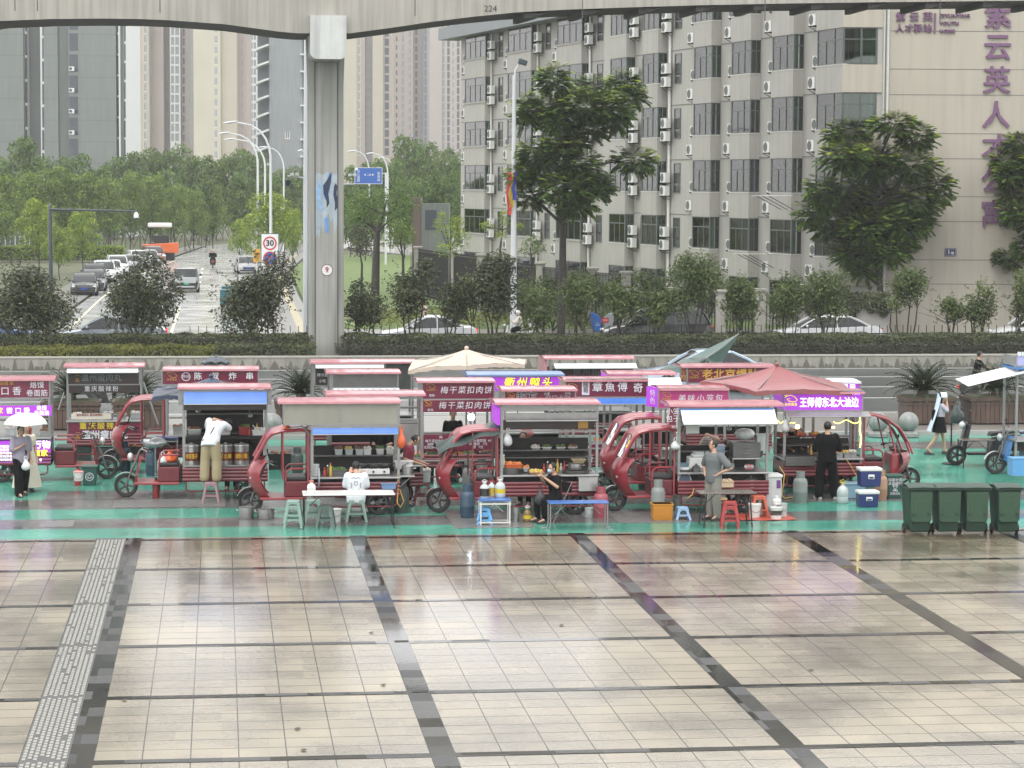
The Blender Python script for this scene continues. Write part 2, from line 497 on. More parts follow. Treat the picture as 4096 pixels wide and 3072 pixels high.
flat('lawn',[(5.0,124.2),(60,124.2),(60,260),(9.6,260),(6.0,210),(5.4,165)],-0.10,m_lawn)
# median wall with its row of wedge-shaped stains
wall=thing('median_wall','low weathered concrete wall along the road with a row of wedge stains','wall',(0,96.8,0))
m_conc=mat('weathered_concrete',(0.26,0.255,0.22),0.75,vs=1.6,var=0.35,streak=0.6,bump=0.3,bs=8)
m_stain=mat('damp_stain',(0.12,0.117,0.098),0.8,vs=3,var=0.35)
mb=MB();mb.box(-60,80,0,0.3,-0.1,0.42);mb.build('wall_body',m_conc,wall)
mb=MB();rr=random.Random(5)
i=0
x=-30.0
while x<40:
 w=0.09+rr.random()*0.13
 h=0.27+rr.random()*0.12
 mb.add([(x-w,-0.004,-0.05),(x+w,-0.004,-0.05),(x+0.025,-0.004,h),(x-0.025,-0.004,h)],[(0,1,2,3)])
 a=x+w
 for _ in range(3):
  b=a+0.06+rr.random()*0.16
  if b>x+0.48:break
  hh=rr.random()*0.14
  mb.add([(a,-0.004,-0.05),(b,-0.004,-0.05),(b-0.02,-0.004,hh*0.7),(a+0.02,-0.004,hh)],[(0,1,2,3)])
  a=b
 x+=0.63
mb.build('stain',m_stain,wall)
mb=MB();mb.box(-60,80,-0.03,0.34,0.42,0.47);mb.build('coping',mat('coping_stone',(0.36,0.35,0.31),0.6,vs=2,var=0.25),wall)
# viaduct and its pier
m_via=mat('viaduct_concrete',(0.33,0.315,0.28),0.75,vs=0.5,var=0.18,streak=0.55,bump=0.1,bs=6)
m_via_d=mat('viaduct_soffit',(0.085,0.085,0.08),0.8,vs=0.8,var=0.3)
via=thing('viaduct','long concrete viaduct girder crossing the top of the view with arched underside','viaduct',(0,97.7,0))
prof=[(-700,165),(-300,128),(0,84),(200,76),(400,74),(560,76),(680,81),(900,97),(1120,127),(1190,133),(1400,133),(1560,112),(1720,88),(1900,66),(2060,50),(2252,39),(2500,30),(2800,21),(3150,14),(3500,9),(4096,3),(4700,-4)]
pts=[AT(a,b,97.7)for a,b in prof]
mb=MB()
top=17.2
for a,b in zip(pts,pts[1:]):
 mb.add([(a.x,0,a.z),(b.x,0,b.z),(b.x,0,top),(a.x,0,top),(a.x,4.4,a.z),(b.x,4.4,b.z),(b.x,4.4,top),(a.x,4.4,top)],[(0,1,2,3),(7,6,5,4),(3,2,6,7)])
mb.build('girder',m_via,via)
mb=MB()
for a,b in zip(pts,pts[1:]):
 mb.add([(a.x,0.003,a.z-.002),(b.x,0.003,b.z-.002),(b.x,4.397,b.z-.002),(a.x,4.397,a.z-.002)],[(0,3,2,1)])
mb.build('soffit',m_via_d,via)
mb=MB()
for px in range(2100,4200,230):
 p=AT(px,40,97.7);zz=min(q.z for q in(pts[0],))if False else None
 a=[q for q in zip(pts,pts[1:])if q[0].x<=p.x<=q[1].x]
 if a:
  a,b=a[0];z=a.z+(b.z-a.z)*(p.x-a.x)/(b.x-a.x)
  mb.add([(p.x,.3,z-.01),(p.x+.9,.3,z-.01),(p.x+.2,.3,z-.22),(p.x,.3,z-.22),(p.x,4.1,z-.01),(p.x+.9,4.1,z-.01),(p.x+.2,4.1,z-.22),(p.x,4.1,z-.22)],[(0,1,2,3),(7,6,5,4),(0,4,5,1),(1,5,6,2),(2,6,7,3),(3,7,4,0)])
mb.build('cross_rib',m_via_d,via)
for k_,px in enumerate((60,150,640,1660,2330,3060,3760)):
 p=AT(px,40,97.7)
 mb=MB();mb.box(p.x-.02,p.x+.02,-.004,.0,13.9 if px<1200 or px>1500 else 13.4,top);mb.build('formwork_joint',m_via_d,via)
text('224',0.35,mat('sign_black',(0.02,0.02,0.02),0.5,var=0),via,(AT(1962,56,97.7).x,-.01,AT(1962,50,97.7).z-0.16+0.3),name='girder_number')
pier=thing('viaduct_pier','tall grooved concrete pier with white cap block, mural and number nine','pier',(AT(1306,1380,99.6).x,99.6,0))
m_pier=mat('pier_concrete',(0.29,0.295,0.27),0.7,vs=0.6,var=0.15,streak=0.75,bump=0.1,bs=8)
hw,fw=0.70,0.44
plan=[(-fw,-.02),(fw,-.02),(fw+.03,.06),(hw,.16),(hw,1.9),(-hw,1.9),(-hw,.16),(-fw-.03,.06)]
mb=MB()
rings=[]
for z,s in((-0.2,1.03),(8,1.0),(11.2,1.0),(13.0,1.09),(13.6,1.12)):
 rings.append([(x*s,y,z)for x,y in plan])
mb.loft(rings);mb.build('column',m_pier,pier)
m_gv=mat('groove_dark',(0.05,0.05,0.045),0.8)
for sx in(-1,1):
 mb=MB();mb.box(sx*(fw+.015)-.018,sx*(fw+.015)+.018,-.03,.05,0.3,13.0);mb.build('groove',m_gv,pier)
cp=[AT(1241,60,97.3),AT(1386,60,97.3),AT(1386,237,97.3)]
cx0,cx1,cz0,cz1=cp[0].x-pier.location.x,cp[1].x-pier.location.x,cp[2].z,cp[0].z
r_=.26
ol=[(cx0,cz1),(cx0,cz0+r_)]+[(cx0+r_-r_*math.cos(a),cz0+r_-r_*math.sin(a))for a in(R(22),R(45),R(68),R(90))]+[(cx1-r_+r_*math.sin(a),cz0+r_-r_*math.cos(a))for a in(R(0),R(22),R(45),R(68),R(90))]+[(cx1,cz1)]
mb=MB();mb.prism(ol,97.3-99.6,0.3,'xz');mb.build('cap_block',mat('white_cap_paint',(0.47,0.485,0.47),0.65,vs=2,var=0.18,streak=0.5),pier)
def pz(px,py):
 q=AT(px,py,99.57);return(q.x-pier.location.x,q.z)
def decal(pp,m,y=-.026,name='mural'):
 mb=MB();q=[pz(a,b)for a,b in pp]
 mb.prism(q,y,y+.004,'xz');return mb.build(name,m,pier)
m_pale=mat('mural_pale_blue',(0.31,0.37,0.41),0.7,vs=3.0,var=0.35,streak=.5)
m_mblue=mat('mural_blue',(0.11,0.24,0.50),0.6,vs=4,var=0.4)
m_navy=mat('mural_navy',(0.012,0.022,0.06),0.6,vs=8,var=0.4)
decal([(1263,700),(1272,690),(1290,700),(1312,685),(1330,700),(1352,690),(1352,930),(1346,900),(1338,935),(1332,870),(1322,890),(1314,850),(1300,880),(1292,930),(1284,900),(1276,960),(1270,930),(1263,950)],m_pale)
decal([(1266,760),(1278,720),(1288,740),(1282,790),(1290,830),(1276,850)],mat('mural_light_blue',(.20,.34,.52),.7,vs=5,var=.4),-.028)
decal([(1290,770),(1318,690),(1328,700),(1318,770),(1300,800)],m_mblue,-.030)
decal([(1298,872),(1312,868),(1315,925),(1303,935)],m_mblue,-.030)
decal([(1292,742),(1308,720),(1326,688),(1324,730),(1313,770),(1318,812),(1307,832),(1306,806),(1295,775)],m_navy,-.034)
decal([(1336,745),(1343,732),(1350,745),(1346,775),(1352,800),(1351,830),(1339,844),(1340,812),(1333,780)],m_navy,-.034)
mb=MB()
c9=pz(1308,1080)
ring=[(c9[0]+.225*math.cos(a/24*2*math.pi),-.03,c9[1]+.225*math.sin(a/24*2*math.pi))for a in range(24)]
mb.tube(ring,.012,4,closed=True);mb.build('number_ring',mat('ring_dark',(0.08,0.02,0.02),.5,var=0),pier)
mb=MB();mb.lathe([(.215,-.022),(.215,-.024)],(c9[0],0,c9[1]),24,'y');mb.build('number_disc',mat('disc_white',(0.6,0.6,0.58),.5),pier)
text('9',0.30,mat('number_red',(0.30,0.015,0.015),.5,var=0),pier,(c9[0],-.032,c9[1]),name='number_nine',bold=.02)
# far towers
FWD=Vector((math.sin(YAW),math.cos(YAW),0));RGT=Vector((math.cos(YAW),-math.sin(YAW),0))
def PZ(px,py,zc):
 d=ray(px,py);return CAM+d*(zc/d.dot(FWD))
def lined(name,col,period,phase,dark=0.6,w=0.04,**kw):
 """a wall finish with a fine horizontal joint at every storey"""
 m=mat(name,col,**kw)
 n,l=m.node_tree.nodes,m.node_tree.links
 p=n['Principled BSDF']
 src=p.inputs['Base Color'].links[0].from_socket
 ge=n.new('ShaderNodeNewGeometry');sx=n.new('ShaderNodeSeparateXYZ');l.new(ge.outputs['Position'],sx.inputs[0])
 def M(op,a,b):
  k=n.new('ShaderNodeMath');k.operation=op
  for i,v in enumerate((a,b)):
   if isinstance(v,(int,float)):k.inputs[i].default_value=v
   else:l.new(v,k.inputs[i])
  return k.outputs[0]
 f=M('FLOORED_MODULO',M('SUBTRACT',sx.outputs[2],phase),period)
 q=M('MULTIPLY',M('LESS_THAN',f,w),1-dark)
 mx=n.new('ShaderNodeMix');mx.data_type='RGBA';mx.inputs[7].default_value=(0.02,0.02,0.02,1)
 l.new(q,mx.inputs[0]);l.new(src,mx.inputs[6]);l.new(mx.outputs[2],p.inputs['Base Color'])
 return m
def tower(name,label,zc,strips,windows,top=105,extra=()):
 """strips: (x0, x1, metres behind zc, material); windows: (x, width, y of first, step, height, count, material, frame)"""
 o0=PC((strips[0][0]+strips[-1][1])/2,zc)
 t=thing(name,label,'apartment tower',(o0.x,o0.y,0))
 B=Matrix(((RGT.x,FWD.x,0,0),(RGT.y,FWD.y,0,0),(0,0,1,0),(0,0,0,1)))
 def loc(px,py,z):
  q=PZ(px,py,z)-t.location;return Vector((q.dot(RGT),q.dot(FWD),q.z))
 for x0,x1,d,m in strips:
  a,b=loc(x0,740,zc+d),loc(x1,740,zc+d)
  mb=MB();mb.box(a.x,b.x,d,d+14,-1,top,B);mb.build('facade',m,t)
 cache={}
 for x,w,y0,st,h,cnt,m,fr,d in windows:
  for k in range(cnt):
   c=loc(x,y0+st*k,zc+d)
   key=(w,h,m.name)
   s=(zc+d)/F_PX
   if key not in cache:
    mb=MB()
    mb.box(-w*s/2,w*s/2,-.06,.1,-h*s/2,h*s/2,B)
    cache[key]=mb.mesh('window',[m])
    mb=MB()
    e=.12
    if fr:
     mb.box(-w*s/2-e,w*s/2+e,-.09,-.0,-h*s/2-e*1.6,-h*s/2,B)
     mb.box(-w*s/2-e,-w*s/2,-.09,-.0,-h*s/2,h*s/2+e,B)
     mb.box(w*s/2,w*s/2+e,-.09,-.0,-h*s/2,h*s/2+e,B)
     mb.box(-.04,.04,-.1,-.06,-h*s/2,h*s/2,B)
     cache[key+(1,)]=mb.mesh('frame',[fr])
   q=B@Vector((c.x,d,c.z))
   wo=inst(cache[key],'window',t,q)
   if fr:inst(cache[key+(1,)],'frame',wo,(0,0,0))
 return t
m_glz=mat('tower_glass',(0.05,0.06,0.075),0.15,var=0.3,vs=0.3)
m_glz_p=mat('tower_glass_pale',(0.22,0.24,0.25),0.2,var=0.3,vs=0.4)
m_wfr=mat('tower_frame_white',(0.62,0.64,0.63),0.5)
g1=lined('tower_grey',(0.17,0.19,0.18),3.0,1.1,0.72,0.09,rough=0.6,vs=0.2,streak=0.25)
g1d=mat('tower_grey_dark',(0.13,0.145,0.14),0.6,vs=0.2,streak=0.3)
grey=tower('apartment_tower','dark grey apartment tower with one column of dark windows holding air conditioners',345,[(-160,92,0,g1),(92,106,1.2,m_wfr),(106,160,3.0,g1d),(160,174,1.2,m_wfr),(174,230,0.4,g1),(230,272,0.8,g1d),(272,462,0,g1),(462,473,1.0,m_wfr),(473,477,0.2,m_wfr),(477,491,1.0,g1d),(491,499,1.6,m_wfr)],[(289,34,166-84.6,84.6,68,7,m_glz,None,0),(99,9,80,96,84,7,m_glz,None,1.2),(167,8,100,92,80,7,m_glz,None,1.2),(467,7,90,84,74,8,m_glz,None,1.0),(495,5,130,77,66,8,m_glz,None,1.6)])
mb=MB();mb.box(-.35,.35,-.3,.2,-.3,.3);mb.use(1).lathe([(.22,-.32),(.22,-.3)],(-.1,0,0),10,'y');acm=mb.mesh('air_conditioner_box',[m_wfr,m_glz])
for py in(275,361,445,530):
 q=PZ(287,py,344.6)-grey.location;inst(acm,'air_conditioner_box',grey,q,(0,0,-YAW))
b1=mat('tower_beige',(0.42,0.385,0.31),0.7,vs=0.1,streak=0.15)
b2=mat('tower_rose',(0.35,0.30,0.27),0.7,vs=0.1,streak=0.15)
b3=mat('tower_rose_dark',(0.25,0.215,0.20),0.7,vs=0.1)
b4=mat('tower_cream',(0.46,0.435,0.345),0.7,vs=0.1,streak=0.12)
m_sill=mat('tower_sill',(0.66,0.62,0.55),0.6)
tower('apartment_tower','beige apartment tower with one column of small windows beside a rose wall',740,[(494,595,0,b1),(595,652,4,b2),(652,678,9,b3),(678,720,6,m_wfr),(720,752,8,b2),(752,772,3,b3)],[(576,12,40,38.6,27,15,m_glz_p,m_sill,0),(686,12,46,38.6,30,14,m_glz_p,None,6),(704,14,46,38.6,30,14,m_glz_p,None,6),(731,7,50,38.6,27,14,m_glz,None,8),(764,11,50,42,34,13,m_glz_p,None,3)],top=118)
tower('apartment_tower','cream apartment tower with a single column of framed windows',700,[(772,880,0,b4),(880,943,1.5,b1),(943,984,6,b2)],[(860,13,31,42,27,15,m_glz_p,m_sill,0),(966,5,40,42,26,14,b3,None,6)],top=112)
tower('apartment_tower','pale slender tower faced with a white window grid',820,[(984,1030,0,m_wfr)],[(991,8,40,35,24,17,m_glz_p,None,0),(1003,9,40,35,24,17,m_glz_p,None,0),(1016,9,40,35,24,17,m_glz_p,None,0)],top=120)
bl=mat('tower_blue_grey',(0.25,0.27,0.285),0.6,vs=0.15,streak=0.25)
bld=mat('tower_balcony_dark',(0.11,0.12,0.135),0.3,vs=0.3)
tb=tower('apartment_tower','blue grey apartment tower with stacked dark balconies and white slabs',432,[(1028,1074,2.0,bld),(1074,1206,0,bl),(1206,1222,1.5,bld)],[(1147,15,540,60,24,1,m_glz_p,m_sill,0)])
mb=MB();mb.box(-1.1,1.1,-.9,2,-.16,.16);sl=mb.mesh('balcony_slab',[m_wfr])
mb=MB();mb.box(-.5,.5,-.5,2,-.14,.14);sl2=mb.mesh('balcony_slab',[m_wfr])
for k in range(9):
 q=PZ(1052,120+68*k,433)-tb.location;inst(sl,'balcony_slab',tb,q,(0,R(-20),-YAW))
 q=PZ(1213,150+68*k,433)-tb.location;inst(sl2,'balcony_slab',tb,q,(0,0,-YAW))
 q=PZ(1031,130+68*k,433)-tb.location;inst(sl2,'balcony_slab',tb,q,(0,R(-30),-YAW))
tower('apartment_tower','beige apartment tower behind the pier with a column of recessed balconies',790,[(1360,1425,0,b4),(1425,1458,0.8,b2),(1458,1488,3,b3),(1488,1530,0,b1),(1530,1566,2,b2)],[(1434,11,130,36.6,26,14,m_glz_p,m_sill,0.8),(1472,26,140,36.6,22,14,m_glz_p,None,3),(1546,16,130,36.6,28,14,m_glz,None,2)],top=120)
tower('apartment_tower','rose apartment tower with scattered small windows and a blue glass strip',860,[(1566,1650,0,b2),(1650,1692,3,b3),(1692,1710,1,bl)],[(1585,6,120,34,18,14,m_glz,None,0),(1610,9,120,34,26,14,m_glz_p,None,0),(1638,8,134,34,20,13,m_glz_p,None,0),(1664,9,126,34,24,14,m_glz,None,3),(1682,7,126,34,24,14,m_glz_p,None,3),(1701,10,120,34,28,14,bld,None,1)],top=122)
b5=mat('tower_pale_rose',(0.40,0.355,0.33),0.7,vs=0.1,streak=0.12)
tower('apartment_tower','pale rose apartment tower beside the dormitory roof with paired window columns',930,[(1710,1766,0,b5),(1766,1880,0.6,b5),(1880,2300,4,b4)],[(1773,9,110,31.5,26,16,m_glz_p,None,0.6),(1793,10,110,31.5,26,16,m_glz,None,0.6),(1812,6,118,31.5,18,16,m_glz_p,None,0.6),(1832,10,110,31.5,26,16,m_glz,None,0.6)],top=135)
# dormitory
P0,P1=PC(3362,121.5),PC(1850,183.0)
UD=(P1-P0).normalized()
NI=Vector((UD.y,-UD.x,0))
if NI.dot(RGT)<0:NI=-NI
DB=Matrix(((-UD.x,NI.x,0,0),(-UD.y,NI.y,0,0),(0,0,1,0),(0,0,0,1)))
dorm=thing('dormitory','grey six storey dormitory with projecting bay windows, drainpipes and blank sign wall','building',(P0.x,P0.y,0))
def aof(px,py=640,n=0.0):
 off=NI*n
 q=HIT(px,py,P0+off,P1+off)-P0
 return-q.dot(UD),q.z
m_dw=mat('dorm_render',(0.345,0.338,0.312),0.65,vs=0.5,var=0.10,streak=0.22)
m_dj=mat('dorm_joint',(0.16,0.16,0.15),0.8)
m_bay=mat('dorm_bay_render',(0.34,0.33,0.302),0.65,vs=0.8,var=0.10,streak=0.30)
m_beige=mat('dorm_beige_render',(0.40,0.37,0.31),0.65,vs=0.4,var=0.08,streak=0.20)
m_fr=mat('window_frame_green',(0.07,0.085,0.078),0.4)
m_dg=glass_mat('window_glass',(0.46,0.62,0.54),0.16)
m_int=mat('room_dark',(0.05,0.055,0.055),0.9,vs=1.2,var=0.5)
m_sillw=mat('white_sill',(0.60,0.60,0.57),0.5)
m_roofg=mat('roof_edge_grey',(0.17,0.185,0.20),0.5,vs=0.5,streak=0.2)
CURT=[mat('curtain_'+n_,c,0.8,vs=5,var=0.35)for n_,c in(('grey',(.30,.32,.33)),('blue',(.18,.23,.33)),('cream',(.44,.43,.38)),('dark',(.11,.125,.12)),('white',(.55,.57,.57)),('rose',(.25,.19,.19)))]
SILL=[3.73+3.19*k for k in range(6)]
a_step=aof(2428)[0]
a_end=aof(1812)[0]
mb=MB()
mb.box(a_end,a_step,.62,14,-.3,18.4,DB)
mb.box(a_step,0.05,.62,14,-.3,22.6,DB)
mb.box(a_step-.9,a_step+.25,.1,.62,-.3,22.6,DB)
mb.build('facade',m_dw,dorm)
mb=MB();mb.box(a_end-1.5,a_step-.9,-.75,.9,18.2,19.1,DB);mb.build('roof_edge',m_roofg,dorm)
for z in SILL:
 mb=MB();mb.box(a_end,-.2,.60,.62,z+1.86,z+1.92,DB);mb.build('storey_joint',m_dj,dorm)
RB=[(3258,3362),(3080,3167),(2918,2996),(2768,2840),(2564,2627),(2435,2500)]
LB=[(2222,2322),(2026,2121),(1856,1938)]
rb=random.Random(11)
def curtain_mesh(a0,a1,n,h,var):
 """hanging folds across part of the window"""
 mb=MB();r=random.Random(var*17+3)
 a=a0+.05
 while a<a1-.05:
  w=r.uniform(.12,.40)
  if r.random()<.66:
   b=min(a1-.03,a+w);m_=(a+b)/2
   lo=-.02 if r.random()<.8 else h*r.uniform(.2,.5)
   mb.use(r.randrange(6))
   mb.add([(a,n,lo),(m_,n-.04,lo),(b,n,lo),(a,n,h),(m_,n-.04,h),(b,n,h)],[(0,1,4,3),(1,2,5,4)])
  a+=w
 if not mb.v:return curtain_mesh(a0,a1,n,h,var+31)
 mb.v=[tuple(DB@Vector(v))for v in mb.v]
 return mb.mesh('curtain',CURT)
def bay_column(a0,a1,floors,left_wing,idx):
 H=1.80;D=.62
 fr=MB()
 def bar(x0,x1,y0,y1,z0,z1):fr.box(x0,x1,y0,y1,z0,z1,DB)
 nd=3 if not left_wing else 4
 for q in range(nd+1):
  x=a0+.06+(a1-a0-.12)*q/nd
  z1=H if q in(0,nd)or q==2 else H*.66
  wd=.035 if 0<q<nd else .06
  bar(x-wd,x+wd,.04,.10,0,z1)
 for z in(0.0,H*.66,H-.06):bar(a0+.02,a1-.02,.045,.095,z,z+.06)
 for s in(a0,a1):
  x0,x1=(s+.02,s+.07)if s==a0 else(s-.07,s-.02)
  for z in(0.0,H*.66,H-.06):bar(x0,x1,.10,D,z,z+.05)
  bar(x0,x1,D*.55,D*.62,0,H)
 frm=fr.mesh('bay_window',[m_fr])
 gl=MB()
 e=.065
 gl.box(a0+e,a1-e,e+.005,e+.012,0,H,DB)
 gl.box(a1-e-.005,a1-e+.0,e+.015,D,0,H,DB);gl.box(a0+e,a0+e+.005,e+.015,D,0,H,DB)
 glm=gl.mesh('glass',[m_dg])
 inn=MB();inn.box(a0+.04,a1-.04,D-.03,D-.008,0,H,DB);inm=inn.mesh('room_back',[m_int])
 pn=MB();pn.box(a0,a1,0,D,-1.37,0.0,DB)
 if left_wing:
  pn.box(a0-.06,a1+.06,-.06,D,-.05,.02,DB);pn.box((a0+a1)/2-.03,(a0+a1)/2+.03,-.008,0,-1.3,-.06,DB)
 pnm=pn.mesh('bay_panel',[m_bay])
 sm=MB();sm.box(a0-.02,a1+.02,-.02,D,0.0,.03,DB);smm=sm.mesh('sill',[m_sillw])
 cms=[curtain_mesh(a0,a1,.34,H,idx*7+v)for v in range(3)]
 for k in floors:
  z=SILL[k]
  pnl=inst(pnm,'bay_panel',dorm,(0,0,z));inst(smm,'sill',pnl,(0,0,0))
  w=inst(frm,'bay_window',dorm,(0,0,z+.03))
  inst(glm,'glass',w,(0,0,0));inst(inm,'room_back',w,(0,0,0));inst(cms[(k*5+idx)%3],'curtain',w,(0,0,0))
 w=inst(frm,'bay_window',dorm,(0,0,SILL[0]-3.16));inst(glm,'glass',w,(0,0,0));inst(inm,'room_back',w,(0,0,0))
def flat_window(a,w,floors,H=1.75):
 fr=MB()
 for x in(a-w/2,a+w/2-.05):fr.box(x,x+.05,.57,.64,0,H,DB)
 for z in(0,H-.05,H*.66):fr.box(a-w/2+.05,a+w/2-.05,.575,.64,z,z+.05,DB)
 fm=fr.mesh('narrow_window',[m_fr])
 p=MB();p.box(a-w/2+.03,a+w/2-.03,.60,.66,.02,H-.02,DB);pm=p.mesh('pane',[mat('dark_pane',(.035,.04,.04),.08,var=.4,vs=2)])
 for k in floors:
  o=inst(fm,'narrow_window',dorm,(0,0,SILL[k]-.05));inst(pm,'pane',o,(0,0,0))
ac_spots=[]
bays=[]
names=['the bay column by the sign wall','the second bay column from the sign wall','the third bay column from the sign wall','the fourth bay column from the sign wall','the fifth bay column from the sign wall','the sixth bay column from the sign wall','the wide bays by the pilaster','the middle wide bays','the end wide bays']
for i,(l,c)in enumerate(RB+LB):
 a0,a1=aof(l)[0],aof(c)[0]
 if i==0:a1=0.0
 lw=i>=6
 bays.append((a0,a1,lw))
 fl=range(0,5)if lw else range(0,6)
 bay_column(a0,a1,fl,lw,i)
 if not lw and i<4:
  flat_window(a0-.75,.7,fl)
  for k in fl:
   ac_spots.append((a0-.55,SILL[k]+.02,i,k,'window-high'));ac_spots.append((a0-1.0,SILL[k]-1.05,i,k,'panel-high'))
 else:
  flat_window(a1+(1.75 if not lw else 1.9),1.0,fl)
  for k in fl:
   ac_spots.append((a1+.75,SILL[k]+.55,i,k,'uppermost'));ac_spots.append((a1+.7,SILL[k]-.22,i,k,'lower'))
   if lw:
    ac_spots.append((a0-.55,SILL[k]-.1,i,k,'far upper'));ac_spots.append((a0-1.0,SILL[k]-.95,i,k,'far lower'))
for px in(1964,2148,2357,2676):
 a=aof(px,640,.5)[0]
 mb=MB();mb.v=[];mb.tube([DB@Vector((a,.5,-.2)),DB@Vector((a,.5,18.4))],.085,8);mb.build('drainpipe',m_sillw,dorm,smooth=40)
E0=P0-P0
def EW(r,b):return RGT*r+FWD*b
def w2(px,zc=121.5):return(PC(px,zc)-P0).dot(RGT)
r_bay=w2(3522);r_s0,r_s1=w2(3548),w2(4700)
EB=Matrix(((RGT.x,FWD.x,0,0),(RGT.y,FWD.y,0,0),(0,0,1,0),(0,0,0,1)))
mb=MB();mb.box(0.02,r_s1,1.6,14,-.3,22.6,EB);mb.build('end_facade',m_beige,dorm)
mb=MB();mb.box(r_s0,r_s1,.75,1.6,-.3,22.6,EB);mb.build('sign_wall',m_beige,dorm)
for j,(py)in enumerate((122,275,378,533,634,786,886,1040,1137)):
 z=PZ(3700,py,122.25).z
 mb=MB();mb.box(r_s0,r_s1,.742,.75,z-.018,z+.018,EB);mb.build('wall_joint',m_dj,dorm)
pn=MB();pn.box(0.0,r_bay,.0,1.6,-1.37,0,EB);pnm=pn.mesh('corner_panel',[m_beige])
fr=MB()
for x in(.06,r_bay*.47,r_bay-.3):fr.box(x-.05,x+.05,.05,.12,0,1.8,EB)
for z in(0,1.19,1.74):fr.box(0,r_bay-.26,.055,.115,z,z+.06,EB)
frm=fr.mesh('corner_window',[m_fr])
gm_=MB();gm_.box(.1,r_bay-.3,.08,.09,0,1.8,EB);glm=gm_.mesh('glass',[m_dg])
pr=MB();pr.box(r_bay-.28,r_bay,.08,1.6,0,1.82,EB);prm=pr.mesh('corner_post',[m_dw])
cu=MB()
cu.use(0).box(r_bay*.62,r_bay*.80,.42,.45,0,1.75,EB);cu.use(1).box(r_bay*.06,r_bay*.18,.42,.45,0,1.75,EB);cum=cu.mesh('curtain',[CURT[4],CURT[1]])
for k in range(6):
 inst(pnm,'corner_panel',dorm,(0,0,SILL[k]))
 o=inst(frm,'corner_window',dorm,(0,0,SILL[k]+.02));inst(glm,'glass',o,(0,0,0));inst(cum,'curtain',o,(0,0,0))
 inst(prm,'corner_post',dorm,(0,0,SILL[k]))
for px in(3533,3549):
 q=w2(px);mb=MB();mb.tube([EW(q,.6)+Vector((0,0,-.2)),EW(q,.6)+Vector((0,0,22.5))],.07,8);mb.build('drainpipe',m_sillw,dorm,smooth=40)
m_acw=mat('ac_white',(0.62,0.63,0.61),0.45,vs=4,var=0.1,streak=0.2)
m_blk=mat('black_plastic',(0.007,0.007,0.007),0.45)
mb=MB();mb.box(-.4,.4,-.15,.15,-.29,.29);ac_b=mb.mesh('air_conditioner',[m_acw])
mb=MB()
for r_ in(.25,.17,.09):mb.lathe([(r_,-.158),(r_-.03,-.158)],(-.12,0,0),14,'y',caps=False)
mb.lathe([(.26,-.152),(.25,-.153)],(-.12,0,0),14,'y');ac_g=mb.mesh('fan_grille',[mat('grille_dark',(.10,.105,.10),.5)])
mb=MB()
for x in(-.3,.3):
 mb.box(x-.025,x+.025,-.2,.24,-.34,-.30);mb.tube([(x,-.18,-.33),(x,.24,-.55)],.02,4)
mb.box(-.3,.3,.2,.24,-.35,-.31)
ac_k=mb.mesh('bracket',[m_blk])
acrot=math.atan2(-UD.y,-UD.x)
STOREY=['first','second','third','fourth','fifth','sixth']
for a,z,i,k,how in ac_spots:
 if z>18.2 and i>=6:continue
 nrm=.40 if how in('window-high',)else .36
 p=P0+DB@Vector((a,nrm-(.12 if how in('uppermost','lower')else 0),z+.3))
 o=bpy.data.objects.new('air_conditioner',ac_b);COL.objects.link(o)
 o.location=p;o.rotation_euler=(0,0,acrot)
 tag(o,f'{how} air conditioner at the {STOREY[k]} sill up {names[i]}','air conditioner','air conditioners hung on the dormitory wall')
 inst(ac_g,'fan_grille',o,(0,0,0));inst(ac_k,'bracket',o,(0,0,0))
for j,(px,py,lb)in enumerate(((3150,785,'upper clothes drying rack sticking out below a bay window'),(3070,1017,'lower clothes drying rack of thin rods jutting from the second bay'))):
 a,z=aof(px,py)
 q=P0+DB@Vector((a,0,z))
 t=thing('drying_rack',lb,'drying rack',q,acrot)
 for s in range(4):
  mb=MB();mb.tube([(-1.2+s*.2,-1.5+s*.12,-.0),(1.0,-1.4+s*.42,.06)],.02,4);mb.build('rod',m_sillw,t)
 for s in(-.8,0,.8):
  mb=MB();mb.tube([(s,0,-.7),(s,-1.4,0)],.02,4);mb.build('strut',m_blk,t)
sgn=thing('wall_lettering','column of large purple characters fixed to the blank beige wall','sign',P0+EW(w2(3990),.70)+Vector((0,0,8)),-YAW)
m_pur=mat('purple_letter',(0.155,0.075,0.155),0.5,var=0.1)
for ch,py in zip('紫云英人才公寓',(66,193,327,466,597,728,862)):
 z=PZ(3990,py,122.2).z-8
 text(ch,1.42,m_pur,sgn,(0,0,z),name='character',bold=.02,depth=.06)
sg2=thing('wall_lettering','small purple name sign in two scripts near the top of the beige wall','sign',P0+EW(w2(3600),.70)+Vector((0,0,14)),-YAW)
def sp(px,py):
 return(w2(px)-w2(3600),0,PZ(px,py,122.2).z-14)
for ch,x in zip('紫云英',(3600,3654,3708)):text(ch,.50,m_pur,sg2,sp(x,67),name='character',bold=.02,depth=.05)
for ch,x in zip('人才驿站',(3596,3634,3670,3708)):text(ch,.44,m_pur,sg2,sp(x,113),name='character',bold=.02,depth=.05)
mb=MB();q0,q1=sp(3737,50),sp(3737,130);mb.box(q0[0]-.04,q0[0]+.04,-.05,.05,q1[2],q0[2]);mb.build('divider_bar',m_pur,sg2)
for s,py in(('ZIYUNYING',61),('YOUTH',92),('HOME',123)):
 p=sp(3756,py);text(s,.26,m_pur,sg2,p,name='latin_line',bold=.02,depth=.05,align='LEFT',spacing=1.1)
plq=thing('house_number_plaque','small dark blue plaque with a white number on the beige wall','plaque',P0+EW(w2(3818),.72)+Vector((0,0,PZ(3818,1010,122.2).z)),-YAW)
